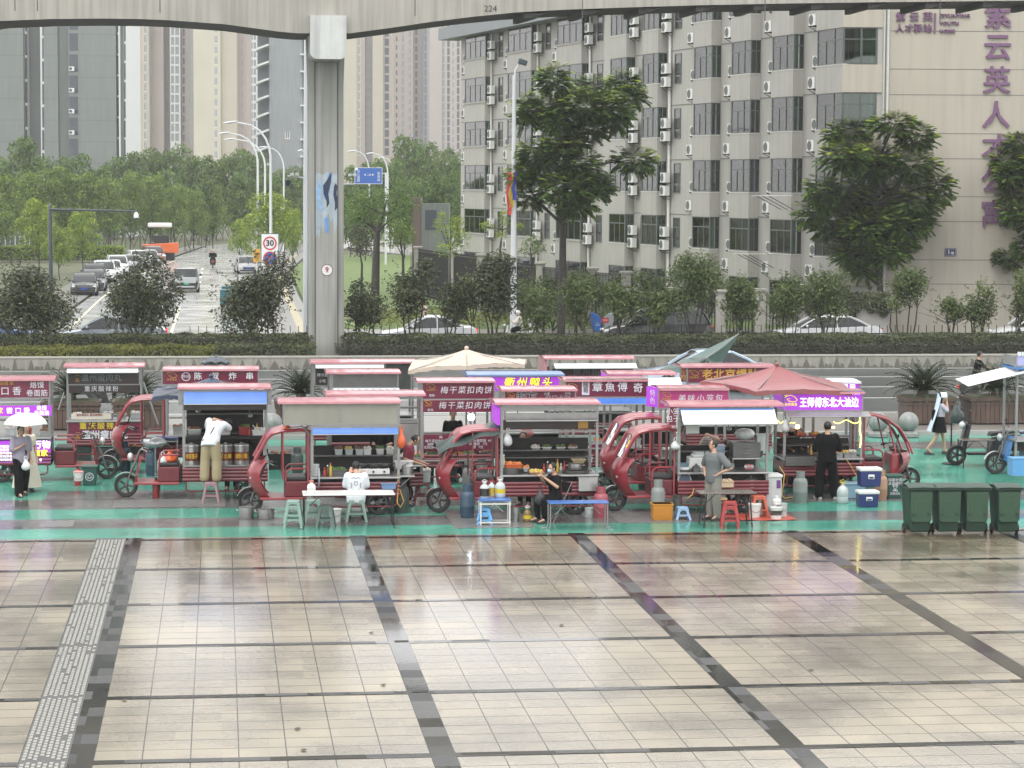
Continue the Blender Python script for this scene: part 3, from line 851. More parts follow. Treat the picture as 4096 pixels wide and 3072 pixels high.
mb=MB();mb.box(-.29,.29,-.02,.02,-.2,.2);mb.build('plate',mat('plaque_blue',(.012,.02,.09),.4,var=0),plq,bevel=.06)
mb=MB();
for x0,x1,z0,z1 in((-.25,.25,.155,.165),(-.25,.25,-.165,-.155),(-.255,-.245,-.16,.16),(.245,.255,-.16,.16)):mb.box(x0,x1,-.025,-.02,z0,z1)
mb.build('border',m_sillw,plq)
text('1',.30,m_sillw,plq,(-.09,-.024,0),name='number',bold=.02);text('幢',.17,m_sillw,plq,(.09,-.024,-.05),name='character',bold=.01)
# plants
def leaf(mb,p,n,size,asp,r,droop=0.0):
 n=n.normalized()
 t=Vector((r.gauss(0,1),r.gauss(0,1),r.gauss(0,1)-droop*1.5))
 t=t-n*t.dot(n)
 if t.length<1e-4:t=n.orthogonal()
 t.normalize();b=n.cross(t)
 L,W=size*r.uniform(.7,1.3),size*asp*r.uniform(.7,1.3)
 k=n*L*.12
 mb.add([p-t*L*.5,p+b*W*.5+k,p+t*L*.5,p-b*W*.5+k],[(0,1,2,3)])
def blob(mb,c,rad,n,size,r,asp=.5,droop=.3,young=0.0,shell=.55):
 c=Vector(c)
 for _ in range(n):
  d=Vector((r.gauss(0,1),r.gauss(0,1),r.gauss(0,1))).normalized()
  if d.z<-.5 and r.random()<.6:d.z=-d.z
  q=shell+(1.08-shell)*r.random()**.7
  p=c+Vector((d.x*rad[0],d.y*rad[1],d.z*rad[2]))*q
  nn=d*.6+Vector((0,0,.7))+Vector((r.gauss(0,.5),r.gauss(0,.5),r.gauss(0,.5)))
  mb.use(1 if(young and d.z>.35 and r.random()<young)else 0)
  leaf(mb,p,nn,size,asp,r,droop)
def spray(mb,p,dirv,r,length=.6,pairs=6,lw=.125,ll=.27):
 """one drooping compound leaf"""
 d=dirv.normalized();p=Vector(p)
 for i in range(pairs):
  f=(i+.6)/pairs
  q=p+d*length*f+Vector((0,0,-.28*length*f*f))
  dd=(d+Vector((0,0,-.6*f))).normalized()
  s=dd.cross(Vector((0,0,1)))
  s=s.normalized()if s.length>1e-3 else Vector((1,0,0))
  for sg in(-1,1):
   t=(s*sg+dd*.45+Vector((0,0,-.35))).normalized()
   w=t.cross(Vector((0,0,1))+s*.2).normalized()*lw*.5*r.uniform(.8,1.2)
   L=ll*r.uniform(.8,1.2)*(1.1-.4*f)
   mb.add([q,q+t*L*.5+w,q+t*L,q+t*L*.5-w],[(0,1,2,3)])
def limb(mb,a,b,r0,r1,r,bend=.12,n=6,seg=4):
 a,b=Vector(a),Vector(b);L=(b-a).length
 o1=Vector((r.gauss(0,1),r.gauss(0,1),r.gauss(0,.4)))*L*bend
 pts=[a.lerp(b,i/seg)+o1*math.sin(math.pi*i/seg)for i in range(seg+1)]
 mb.tube(pts,[r0+(r1-r0)*i/seg for i in range(seg+1)],n)
 return pts
m_bark=mat('bark',(0.085,0.07,0.055),0.8,vs=6,var=0.4,bump=0.5,bs=14)
m_bark_d=mat('dark_bark',(0.035,0.03,0.026),0.8,vs=6,var=0.4,bump=0.5,bs=14)
m_lf_d=leaf_mat('leaf_deep',(0.026,0.060,0.014),(0.16,0.26,0.055),.38)
m_lf_m=leaf_mat('leaf_mid',(0.04,0.085,0.015),(0.18,0.27,0.05),.38)
m_lf_l=leaf_mat('leaf_lime',(0.08,0.15,0.015),(0.30,0.40,0.07),.4)
m_lf_y=leaf_mat('leaf_young',(0.17,0.25,0.02),(0.42,0.50,0.07),.4)
m_lf_b=leaf_mat('leaf_bush',(0.014,0.022,0.010),(0.115,0.135,0.06),.25,.28)
m_lf_h=leaf_mat('leaf_hedge',(0.022,0.030,0.012),(0.10,0.12,0.045),.22,.33)
m_lf_hy=leaf_mat('leaf_hedge_yellow',(0.06,0.075,0.012),(0.22,0.23,0.04),.28)
m_lf_s=leaf_mat('leaf_sapling',(0.035,0.065,0.018),(0.17,0.22,0.07),.32)
def make_tree(seed,h,trunk_h,cw,nblob,nleaf,size,mats,bark,young=.0,tr=.14):
 r=random.Random(seed)
 tm,cm=MB(),MB()
 top=Vector((r.gauss(0,.2),r.gauss(0,.2),h*.78))
 limb(tm,(0,0,-.3),top,tr,tr*.3,r,.04,7,6)
 for i in range(nblob):
  a=2.4*i+r.random()*.8
  zf=(i+.5)/nblob
  z=trunk_h+(h-trunk_h)*(.12+.80*zf)
  prof=math.sin(math.pi*(.18+.72*zf))**.8
  rr_=cw*prof*r.uniform(.30,.80)
  c=Vector((rr_*math.cos(a),rr_*math.sin(a),z))
  rad=cw*r.uniform(.30,.46)
  limb(tm,(0,0,max(trunk_h*.8,z-cw*.7)),c,tr*.4,tr*.1,r,.1,5,3)
  blob(cm,c,(rad*1.1,rad*1.1,rad*.75),nleaf,size,r,.55,.3,young,.5)
 return tm.mesh('trunk',[bark],40),cm.mesh('crown',mats)
TREES={}
def tkind(kind,v):
 key=(kind,v)
 if key not in TREES:
  s=hash((kind=='dark',kind=='mid',v))%1000+v*31
  if kind=='far':TREES[key]=make_tree(100+v,10,1.3,4.2,16,200,.55,[m_lf_d,m_lf_m],m_bark_d,.35)
  if kind=='mid':TREES[key]=make_tree(200+v,8,1.3,3.3,15,230,.38,[m_lf_m,m_lf_l],m_bark_d,.5,.11)
  if kind=='lime':TREES[key]=make_tree(300+v,6.5,1.8,2.7,13,220,.32,[m_lf_l,m_lf_y],m_bark_d,.45,.09)
  if kind=='street':TREES[key]=make_tree(400+v,6.5,2.9,2.0,9,120,.28,[m_lf_m,m_lf_l],m_bark_d,.4,.10)
 return TREES[key]
def tree(kind,v,px,ytop,zc,label,group=None,wpx=None,base=-.2,h0=None):
 p=PZ(px,740,zc)
 ht=PZ(px,ytop,zc).z-base
 H0={'far':10,'mid':8,'lime':6.5,'street':6.5}[kind]
 W0={'far':4.6,'mid':3.7,'lime':3.0,'street':2.3}[kind]
 sz=ht/H0
 sx=(wpx*zc/F_PX)/W0 if wpx else sz
 t=thing({'far':'tree','mid':'tree','lime':'young_tree','street':'street_tree'}[kind],label,'tree',(p.x,p.y,base),(px*13%628)/100,group,(sx,sx,sz))
 tm,cm=tkind(kind,v%3)
 inst(tm,'trunk',t,(0,0,0));inst(cm,'crown',t,(0,0,0))
 return t
gL='dark trees massed in front of the far towers'
for i,(px,yt,zc,w)in enumerate(((-30,640,300,120),(95,552,285,110),(-60,600,330,120),(190,640,310,110),(300,620,320,110),(395,668,300,95),(455,640,330,100),(530,612,330,100),(600,598,345,110),(690,592,345,110),(770,628,330,100),(850,628,335,100),(930,612,330,100),(1000,604,340,100),(1080,700,300,90),(1150,690,310,90),(1210,660,320,90),(250,700,290,100),(640,690,300,90),(820,720,290,80),(960,700,300,90))):
 tree('far',i,px,yt,zc,'dark green tree massed with others before the towers beyond the street',gL,w)
gR='hazy trees behind the pier and the lawn'
for i,(px,yt,zc,w)in enumerate(((1430,668,270,90),(1500,640,290,95),(1560,650,290,80),(1630,548,330,110),(1700,575,340,100),(1760,620,330,90),(1815,598,340,80),(1870,640,320,80),(1460,760,240,90),(1700,700,260,100),(1800,690,260,90),(1620,720,250,90),(1860,740,255,70),(1400,740,250,60))):
 tree('far',i+1,px,yt,zc,'hazy dark tree massed behind the lawn between pier and dormitory',gR,w)
gM='bright green trees along the left of the side street'
for i,(px,yt,zc,w)in enumerate(((20,700,250,115),(110,690,260,105),(215,672,262,100),(320,690,262,95),(430,712,262,95),(520,690,270,85),(610,700,275,80),(700,745,270,75),(775,760,280,70),(850,740,290,70),(-40,760,230,110))):
 tree('mid',i,px,yt,zc,'bright green bushy tree in the belt left of the side street',gM,w)
for i,(px,yt,zc,w,lb)in enumerate(((150,800,200,100,'low lime tree beside the dark camera mast'),(330,838,206,85,'thin lime tree under the tip of the camera arm'),(235,905,190,80,'sparse lime sapling by the first parked cars'),(1075,775,205,130,'broad lime tree around the speed limit sign'),(965,880,215,60,'small lime tree left of the speed limit sign'),(1170,840,215,60,'lime tree close to the white camera pole'))):
 tree('lime',i,px,yt,zc,lb,None,w)
gS='staked street trees along the curve of the side street'
m_stake=mat('stake_wood',(0.06,0.05,0.04),.8)
st=MB()
for a in(0,2.1,4.2):st.tube([(1.0*math.cos(a),1.0*math.sin(a),0),(.06*math.cos(a),.06*math.sin(a),2.0)],.045,5)
st_me=st.mesh('stake_frame',[m_stake])
for i,(px,yb,yt)in enumerate(((735,1003,800),(772,990,795),(806,980,800),(838,968,800),(866,958,805),(890,950,800),(912,942,810),(600,985,800),(640,992,790),(560,1000,830),(500,985,820),(440,1010,830),(1140,1040,860),(1165,1020,850),(1192,1000,840))):
 q=G(px,yb,-.1);zc=(q-CAM).dot(FWD)
 t=tree('street',i,px,yt,zc,'slim staked street tree with bare dark stem along the bend',gS,32,-.13)
 o=inst(st_me,'stake_frame',t,(0,0,0));o.scale=(1/t.scale.x,1/t.scale.y,1/t.scale.z)
def photo_tree(name,label,trunk,blobs,Y,seed,mats,bark,kind='spray',dens=26,tr=.16,depth=1.6,size=.16,young=.25,root_z=-.1):
 """a tree laid out limb by limb: trunk is a list of points, blobs (px, py, rx, rz in px)"""
 r=random.Random(seed)
 b0=AT(trunk[0][0],trunk[0][1],Y)
 t=thing(name,label,'tree' if tr>.05 else 'shrub',(b0.x,Y,root_z))
 tp=[AT(a,b,Y)-t.location for a,b in trunk]
 tp[0].z=-.1
 tm,cm=MB(),MB()
 tm.tube(tp,[tr*(1-.65*i/max(1,len(tp)-1))for i in range(len(tp))],8)
 s=Y/F_PX
 for(px,py,rx,rz)in blobs:
  c=AT(px,py,Y)-t.location
  c.y+=r.uniform(-depth,depth)
  k=min(range(len(tp)),key=lambda i:(tp[i]-c).length+(3 if tp[i].z>c.z else 0))
  limb(tm,tp[k],c,tr*.38,tr*.10,r,.10,5,4)
  R_=(rx*s,(rx+rz)*.5*s,rz*s)
  if kind=='spray':
   nn=int(dens*R_[0]*(R_[2]+.4)*7.0)
   for _ in range(nn):
    d=Vector((r.gauss(0,1),r.gauss(0,1),r.gauss(0,1)+.25)).normalized()
    q=.25+.75*r.random()**.6
    p=c+Vector((d.x*R_[0],d.y*R_[1],d.z*R_[2]))*q
    cm.use(1 if(d.z>.25 and q>.72 and r.random()<young)else 0)
    spray(cm,p,Vector((d.x,d.y,d.z*.8+.2+r.gauss(0,.25))),r,length=r.uniform(.28,.48))
  else:
   blob(cm,c,R_,int(dens*(R_[0]*R_[2]+R_[0])*22),size,r,.42,.35,young,.35)
 tm.build('trunk',bark,t,smooth=50);cm.build('crown',mats,t)
 return t
photo_tree('tree','tall irregular tree with drooping compound leaves beside the street lamp',[(2243,1330),(2250,1080),(2252,900),(2262,700),(2270,520),(2250,380)],[(2200,320,62,58),(2185,420,85,50),(2110,445,55,65),(2380,350,85,42),(2500,330,62,38),(2520,385,55,42),(2330,430,120,60),(2440,440,70,45),(2240,470,90,60),(2470,475,50,40),(2370,520,60,40),(2140,610,80,50),(2230,590,70,50),(2180,680,110,60),(2320,660,70,60),(2080,700,55,40),(2260,750,100,60),(2530,640,85,48),(2370,740,80,60),(2420,720,50,40),(2300,820,70,40),(2120,780,60,40),(2290,560,60,60)],118.6,21,[m_lf_d,m_lf_y],m_bark_d,dens=30,tr=.21,young=.55)
photo_tree('tree','broad dark tree standing before the corner of dormitory and sign wall',[(3522,1335),(3520,1150),(3505,1000),(3500,820),(3510,640)],[(3420,530,95,50),(3560,500,95,45),(3660,545,80,50),(3340,630,95,55),(3480,640,110,70),(3620,660,110,60),(3730,740,65,70),(3280,760,70,60),(3390,780,110,70),(3530,790,110,70),(3660,800,100,60),(3250,850,60,45),(3340,890,90,60),(3460,910,100,70),(3590,900,100,60),(3700,880,60,50),(3420,1010,80,55),(3540,1000,70,60),(3620,980,50,40),(3460,1080,40,40)],117.8,22,[m_lf_d,m_lf_y],m_bark_d,dens=30,tr=.20,young=.5)
photo_tree('tree','large dark tree partly covering the purple characters',[(4150,1335),(4140,1100),(4125,900),(4110,700)],[(4122,570,72,40),(4062,640,68,50),(4152,680,76,60),(4032,700,42,35),(4102,770,80,55),(4027,850,59,35),(4122,880,68,55),(4102,980,63,40),(4062,1035,46,28),(4202,800,76,200),(4212,980,59,70)],117.4,23,[m_lf_d,m_lf_y],m_bark_d,dens=28,tr=.20,young=.5)
photo_tree('tree','dark tree with sturdy forked trunk standing on the lawn beside the pier',[(1500,1150),(1505,1010),(1510,930),(1530,860)],[(1440,815,60,45),(1545,800,85,50),(1620,820,70,50),(1480,860,80,55),(1570,870,70,50),(1430,870,50,50)],163,24,[m_lf_d,m_lf_m],m_bark_d,kind='leaf',dens=5.5,tr=.30,size=.26,young=.25)
photo_tree('tree','bushy bright tree right of the forked trunk on the lawn',[(1615,1110),(1612,1030),(1600,960)],[(1600,920,60,45),(1570,960,45,35),(1635,950,40,40)],158,25,[m_lf_m,m_lf_l],m_bark_d,kind='leaf',dens=6,tr=.12,size=.24,young=.4)
photo_tree('tree','small reddish dark tree with several upright stems near the pier',[(1445,1120),(1448,1060),(1440,1010)],[(1440,940,50,40),(1460,1000,48,45),(1420,990,35,40)],156,26,[leaf_mat('leaf_russet',(.02,.02,.014),(.075,.06,.045),.2),m_lf_m],m_bark_d,kind='leaf',dens=6,tr=.10,size=.22,young=.1)
for i,(lb,tr_,bl)in enumerate((('clipped tree with bright lime top beside the stone fence post',[(1800,1130),(1800,1000)],[(1755,900,28,28),(1770,865,20,22),(1830,890,38,28),(1800,930,60,40),(1850,960,45,45),(1790,1000,60,40)]),('tree pruned into lime pompons in front of the street lamp',[(2005,1120),(2000,1000),(2010,920)],[(1945,905,32,20),(2015,865,24,26),(2020,900,26,26),(2005,945,30,22),(2082,908,16,16)]))):
 photo_tree('topiary_tree',lb,tr_,bl,140-8*i,30+i,[m_lf_l,m_lf_y],m_bark_d,kind='leaf',dens=9,tr=.09,size=.15,young=.9,depth=.4)
photo_tree('tree','light feathery tree between the lamp post and the clothes rails',[(2130,1250),(2128,1100),(2125,1020)],[(2130,970,45,30),(2150,1000,40,28),(2100,1010,30,24)],126,33,[m_lf_m,m_lf_l],m_bark_d,kind='leaf',dens=6,tr=.1,size=.18,young=.4,depth=.5)
def bush(label,px,yt,hw,seed,dense=1.0,mats=None,stems=4,yb=1330,Y=101.8,name='bush',crown=.62):
 r=random.Random(seed)
 b=AT(px,yb,Y);s=Y/F_PX
 t=thing(name,label,'bush',(b.x,Y,.05))
 H=AT(px,yt,Y).z-.05;W=hw*s
 cz0=H*(1-crown)
 tm,cm=MB(),MB()
 c=Vector((0,0,(H+cz0)/2))
 rz=(H-cz0)/2
 nb=9
 for i in range(stems):
  a=2*math.pi*i/stems+r.random()
  e=Vector((math.cos(a)*W*.5,math.sin(a)*W*.4,cz0+rz*.8))
  pts=limb(tm,(r.gauss(0,.04),r.gauss(0,.04),-.1),e,.05,.018,r,.07,5,4)
  for _ in range(3):
   limb(tm,pts[3],pts[3]+Vector((r.gauss(0,.5),r.gauss(0,.5),r.uniform(.3,.9))),.018,.006,r,.1,4,2)
 for i in range(nb):
  a=2.4*i;q=.62*math.sqrt((i+.5)/nb)
  zf=r.uniform(-.6,.62)
  cc=c+Vector((W*q*math.cos(a),W*.8*q*math.sin(a),rz*zf))
  blob(cm,cc,(W*.50,W*.46,rz*.56),int(300*dense*(W*rz)**.6),.18,r,.45,.25,.0,.3)
 for _ in range(int(26*dense)):
  d=Vector((r.gauss(0,1),r.gauss(0,.7),r.gauss(.3,1))).normalized()
  p=c+Vector((d.x*W*.95,d.y*W*.8,d.z*rz*.95));
  for q in range(7):leaf(cm,p+d*q*.055+Vector((r.gauss(0,.04),r.gauss(0,.04),r.gauss(0,.04))),Vector((r.gauss(0,1),r.gauss(0,1),1)),.15,.42,r,.2)
 tm.build('stems',m_bark_d,t,smooth=50);cm.build('foliage',mats or[m_lf_b],t)
 return t
bush('big round dark bush at the far end of the left hedge',115,1030,190,41,1.3,crown=.86)
bush('round dark bush in front of the grey blue sedan',562,1028,165,42,1.3,crown=.84)
bush('large round dark bush left of the pier',1018,1022,165,43,1.3,crown=.84)
for i,(lb,px,yt,hw,dn)in enumerate((('small forked dark tree beside the wooden bench',1455,1135,92,.9),('dark bushy tree in front of the white sedan bonnet',1645,1040,105,.8),('open dark shrub behind the tail of the white sedan',1820,1120,85,.7),('dense brown green bush in front of the lamp post',1970,1010,118,1.0),('wiry half bare shrub right of the scooter rider',2150,1150,80,.45),('brownish shrub left of the blue recycling bin',2310,1110,85,.6),('brownish shrub over the bonnet of the black car',2490,1110,95,.6),('low shrub between the black car and the red tail lamp',2640,1140,85,.7),('tall airy green shrub in front of the stone pillars',2770,1010,120,.9),('green shrub by the barred fence beside the pillar',2960,1120,85,.8),('green shrub with forked stems before the white sedan',3150,1100,100,.8),('light green shrub over the roof of the white sedan',3300,1075,105,.7),('upright green shrub in front of the beige wall',3625,1075,92,.75),('little bare limbed bonsai shrub under the house number',3805,1180,62,.5),('yellowish shrub partly hiding two women',3915,1125,78,.6),('slender shrub near the white car at the edge',4085,1090,58,.6))):
 bush(lb,px,yt,hw,50+i,dn,[m_lf_b if i<4 else m_lf_s],stems=4,name='shrub',crown=.62 if i not in(12,13)else .5)
for i,(px,yt,hw,lb)in enumerate(((2100,1090,90,'dark garden shrub behind the street lamp base'),(2215,1110,80,'dark garden shrub left of the big tree trunk'),(2330,1085,95,'dark garden shrub right of the big tree trunk'),(2450,1095,90,'dark garden shrub behind the recycling bin'),(2570,1080,95,'dark garden shrub above the black car bonnet'),(2690,1075,95,'dark garden shrub above the black car roof'),(2830,1090,95,'dark garden shrub behind the red tail lamp'),(2960,1105,85,'dark garden shrub left of the barred fence'),(1890,1100,90,'dark garden shrub behind the dense brown green bush'))):
 bush(lb,px,yt,hw,120+i,.5,[m_lf_s],stems=4,yb=1340,Y=122.6 if px>2000 else 126,crown=.8)
def hedge(name,label,x0,x1,y0,y1,h,m,size,dens,seed,top_m=None,lump=.12):
 r=random.Random(seed)
 t=thing(name,label,'hedge',((x0+x1)/2,(y0+y1)/2,0))
 hx,hy=(x1-x0)/2,(y1-y0)/2
 core=MB();core.box(-hx+.15,hx-.15,-hy+.15,hy-.15,-.1,h-.18);core.build('branch_core',m_bark_d,t)
 mb=MB()
 n=int(dens*(x1-x0)*((y1-y0)+h))
 for _ in range(n):
  x=r.uniform(-hx,hx)
  q=mnoise.noise(Vector((x*.8+seed,0,0)))*lump
  if r.random()<(y1-y0)/((y1-y0)+h):
   y=r.uniform(-hy,hy)
   q2=mnoise.noise(Vector((x*1.3+seed,y*1.3,3)))*lump
   p=Vector((x,y,h+q+q2-abs(r.gauss(0,.07))));nn=Vector((r.gauss(0,.6),r.gauss(0,.6),1))
  else:
   z=r.uniform(0,h);q2=mnoise.noise(Vector((x*1.3+seed,z*1.6,9)))*lump*1.3
   p=Vector((x,-hy+q+q2+abs(r.gauss(0,.06)),z));nn=Vector((r.gauss(0,.6),-1,.5+r.gauss(0,.5)))
  mb.use(1 if top_m and p.z>h-.25 and r.random()<.6 else 0)
  leaf(mb,p,nn,size,.5,r,.1)
 mb.build('foliage',[m,top_m]if top_m else[m],t)
 return t
hx=lambda px,Y:AT(px,1380,Y).x
hedge('hedge','dark trimmed hedge with ragged top left of the pier',hx(-160,100),hx(1252,100),99.6,101.2,1.12,m_lf_h,.12,330,61)
hedge('hedge','low yellow green hedge along the wall left of the pier',hx(-160,98),hx(860,98),97.25,99.4,.78,m_lf_hy,.12,330,62,m_lf_hy)
hedge('hedge','low dark hedge between the yellow hedge and the pier',hx(862,98),hx(1262,98),97.3,99.4,.85,m_lf_h,.12,330,66)
hedge('hedge','long dark trimmed hedge on the median right of the pier',hx(1362,100),hx(4400,100),98.6,101.0,1.10,m_lf_h,.12,330,63,m_lf_h)
hedge('hedge','narrow hedge skirt with leaves darkened as shadow along the long hedge foot',hx(1342,97.8),hx(4400,98),97.2,98.55,.85,leaf_mat('leaf_hedge_shadow',(.014,.018,.010),(.045,.052,.026),.2,.35),.11,330,64)  # front shadow of the long hedge is put into the darker leaf colour
r=random.Random(77);mb=MB()
for _ in range(9000):
 x,y=r.uniform(7.2,24),r.uniform(124.5,150)
 if y>130+6*mnoise.noise(Vector((x*.25,y*.1,0)))+8*(x<13):continue
 mb.use(0 if r.random()<.75 else 1)
 leaf(mb,Vector((x,y,r.uniform(0,.45))),Vector((r.gauss(0,.7),-.5+r.gauss(0,.7),.8)),.26,.3,r,-.4)
o=mb.build('ground_cover',[m_lf_hy,m_lf_s]);tag(o,'yellow green ground cover on the bank before the dormitory',None,kind='stuff')
gw=thing('garden_wall','grey garden wall at the dormitory corner under hanging creeper','wall',(PC(3400,117.5).x,PC(3400,117.5).y,-.2),-YAW)
mb=MB();mb.box(-2.1,2.0,0,.3,0,2.35);mb.build('wall_body',m_dw,gw)
mb=MB();r=random.Random(78)
for _ in range(4200):
 x=r.uniform(-2.1,2.0);hang=1.0+.5*mnoise.noise(Vector((x*2,0,0)));z=2.45-hang*r.random()**.8
 leaf(mb,Vector((x,-.06-abs(r.gauss(0,.08)),z)),Vector((r.gauss(0,.5),-1,r.gauss(.3,.5))),.15,.6,r,.5)
vn=mb.build('creeper',[m_lf_b],None,loc=tuple(gw.location));vn.rotation_euler=(0,0,-YAW);tag(vn,'dark creeper hanging over the garden wall by the corner','creeper')
def cycad(label,px,py,Y,scale=1.0,seed=1):
 r=random.Random(seed);q=AT(px,py,Y)
 t=thing('cycad',label,'palm',(q.x,Y,.10+q.z-.35 if False else max(.3,q.z-.25)),r.random()*6,None,scale)
 mb=MB();mb.lathe([(.14,-.45),(.18,-.2),(.13,.1)],(0,0,0),10);mb.build('stump',m_bark,t,smooth=40)
 mb=MB()
 for i in range(54):
  a=2.399*i;el=R(78-72*(i/54));L=r.uniform(.85,1.1)
  d=Vector((math.cos(a),math.sin(a),0));pts=[]
  for k in range(8):
   f=k/7;e=el-R(55)*f*f
   pts.append((pts[-1]+(d*math.cos(e)+Vector((0,0,math.sin(e))))*L/7)if pts else Vector((0,0,.08)))
  s=d.cross(Vector((0,0,1)))
  mb.tube(pts,.011,3)
  for k in range(1,8):
   for sub in(0,.5):
    b=pts[k-1].lerp(pts[k],sub+.25);tt=(pts[k]-pts[k-1]).normalized()
    w=.20*math.sin(math.pi*min(1,.25+.8*k/8))
    for sg in(-1,1):
     e=b+(s*sg+tt*.7+Vector((0,0,.25))).normalized()*w
     mb.add([b-tt*.03,b+tt*.03,e],[(0,1,2)])
 mb.build('fronds',[leaf_mat('leaf_cycad',(.02,.03,.016),(.07,.085,.05),.2,.35)],t)
 return t
m_plank=mat('planter_planks',(0.085,0.055,0.042),0.55,vs=3,var=0.35,streak=.3)
def planter(label,x,Y,w,d=1.1,h=.82):
 t=thing('planter',label,'planter',(x,Y,.10))
 mb=MB();n=int(w/.14)
 for i in range(n):mb.box(-w/2+i*w/n+.006,-w/2+(i+1)*w/n-.006,-d/2,d/2,.04,h-.1)
 mb.build('planks',m_plank,t)
 mb=MB();mb.box(-w/2-.05,w/2+.05,-d/2-.05,d/2+.05,h-.1,h);mb.box(-w/2-.03,w/2+.03,-d/2-.03,d/2+.03,h-.22,h-.17);mb.build('rim',m_plank,t)
 mb=MB();mb.box(-w/2+.05,w/2-.05,-d/2+.05,d/2-.05,h,h+.03);mb.build('soil',m_ground,t)
 return t
for i,(lb,px,py,sc)in enumerate((('cycad palm behind the hot soup noodle cart',285,1625,1.05),('cycad palm beside the dark blue awning',560,1615,1.0),('cycad palm left of the tall grey stall frame',1205,1605,1.05),('big cycad palm in a planter behind the walking woman',3690,1610,1.25),('cycad palm in a planter beside the blue cart awning',3985,1620,1.2))):
 Y=72.0
 c=cycad(lb,px,py,Y,sc,90+i)
 c.location.z=.98
 planter(('brown plank planter under the cycad behind the noodle cart','brown plank planter under the cycad by the blue awning','brown plank planter under the cycad beside the grey stall','brown plank planter just behind the walking woman','wide brown plank planter beside the blue cart')[i],c.location.x+(.15 if i==3 else 0.0),Y,(1.6,1.5,1.5,1.5,1.9)[i])
# people
m_skin=mat('skin',(0.42,0.25,0.17),0.55,var=0.06)
m_hair=mat('hair_black',(0.005,0.0045,0.004),0.5,vs=20,var=0.3)
m_shoe=mat('shoe_black',(0.015,0.015,0.016),0.5)
def cloth(name,c,r=.8):return mat('cloth_'+name,c,r,vs=5,var=.12,bump=.25,bs=9)
c_white,c_black=cloth('white',(.62,.64,.68)),cloth('black',(.004,.004,.005))
c_black.node_tree.nodes['Principled BSDF'].inputs['Specular IOR Level'].default_value=.15
c_khaki,c_grey=cloth('khaki',(.30,.25,.15)),cloth('grey',(.19,.20,.20))
def voxel(mb,name,mats,size,smooth=80):
 """fuse overlapping shapes into one continuous skin"""
 me=mb.mesh('tmp',mats if isinstance(mats,list)else[mats])
 o=bpy.data.objects.new('tmp',me);COL.objects.link(o)
 m=o.modifiers.new('r','REMESH');m.mode='VOXEL';m.voxel_size=size
 s=o.modifiers.new('s','SMOOTH');s.factor=.5;s.iterations=3
 dg=bpy.context.evaluated_depsgraph_get()
 out=bpy.data.meshes.new_from_object(o.evaluated_get(dg))
 bpy.data.objects.remove(o);bpy.data.meshes.remove(me)
 out.name=name
 out.materials.clear()
 for q in(mats if isinstance(mats,list)else[mats]):out.materials.append(q)
 out.polygons.foreach_set('material_index',[0]*len(out.polygons))
 out.polygons.foreach_set('use_smooth',[True]*len(out.polygons))
 return out
def capsule(mb,a,b,r0,r1,n=10):
 a,b=Vector(a),Vector(b)
 mb.tube([a,a.lerp(b,.5),b],[r0,(r0+r1)/2*1.03,r1],n);mb.sphere(a,r0,10,6);mb.sphere(b,r1,10,6)
def torso(mb,J,ex=0.0,wide=1.0,low=0.0):
 pel,wa,ch,nk=J['pel'],J['wa'],J['ch'],J['nk']
 lat=(J['shb']-J['sha']).normalized();latp=(J['hpb']-J['hpa']).normalized()
 rings=[]
 up=(nk-pel).normalized()
 for p,rx,ry,l in((pel-up*(.10+low),.150,.105,latp),(pel,.165,.115,latp),(wa,.140,.100,latp.lerp(lat,.5)),(ch,.168,.115,lat),(ch.lerp(nk,.6),.150,.095,lat),(nk,.062,.06,lat)):
  d=(nk-pel).normalized();f=l.cross(d).normalized();rr_=[]
  for j in range(14):
   a=2*math.pi*j/14
   rr_.append(p+l*((rx*wide+ex)*math.cos(a))+f*((ry+ex)*math.sin(a)))
  rings.append(rr_)
 mb.loft(rings)
BASE=dict(pel=(0,0,.92),wa=(0,0,1.08),ch=(0,0,1.27),nk=(0,.01,1.42),hd=(0,-.015,1.565),sha=(-.175,.01,1.36),ela=(-.22,.03,1.09),wra=(-.23,-.05,.86),shb=(.175,.01,1.36),elb=(.22,.03,1.09),wrb=(.23,-.05,.86),hpa=(-.09,0,.90),kna=(-.10,-.015,.49),ana=(-.10,.02,.09),toa=(-.12,-.14,.035),hpb=(.09,0,.90),knb=(.10,-.015,.49),anb=(.10,.02,.09),tob=(.12,-.14,.035))
UPPER=('wa','ch','nk','hd','sha','ela','wra','shb','elb','wrb')
def pose(bend=0,twist=0,side=0,**kw):
 J={k:Vector(v)for k,v in BASE.items()}
 for k,v in kw.items():J[k]=Vector(v)
 Rm=Matrix.Rotation(R(twist),3,'Z')@Matrix.Rotation(R(bend),3,'X')@Matrix.Rotation(R(side),3,'Y')
 for k in UPPER:
  if k in kw and k not in('hd',):continue
  J[k]=J['pel']+Rm@(J[k]-J['pel'])
 return J
SIT=dict(pel=(0,0,.52),wa=(0,-.02,.68),ch=(0,-.04,.87),nk=(0,-.04,1.02),hd=(0,-.07,1.165),sha=(-.175,-.03,.96),shb=(.175,-.03,.96),ela=(-.23,-.10,.72),elb=(.23,-.10,.72),wra=(-.10,-.36,.78),wrb=(.10,-.36,.78),hpa=(-.09,0,.50),kna=(-.14,-.40,.50),ana=(-.15,-.36,.09),toa=(-.16,-.52,.035),hpb=(.09,0,.50),knb=(.14,-.40,.50),anb=(.15,-.36,.09),tob=(.16,-.52,.035))
def sit(**kw):
 d=dict(SIT);d.update(kw);return{k:Vector(v)for k,v in{**BASE,**d}.items()}
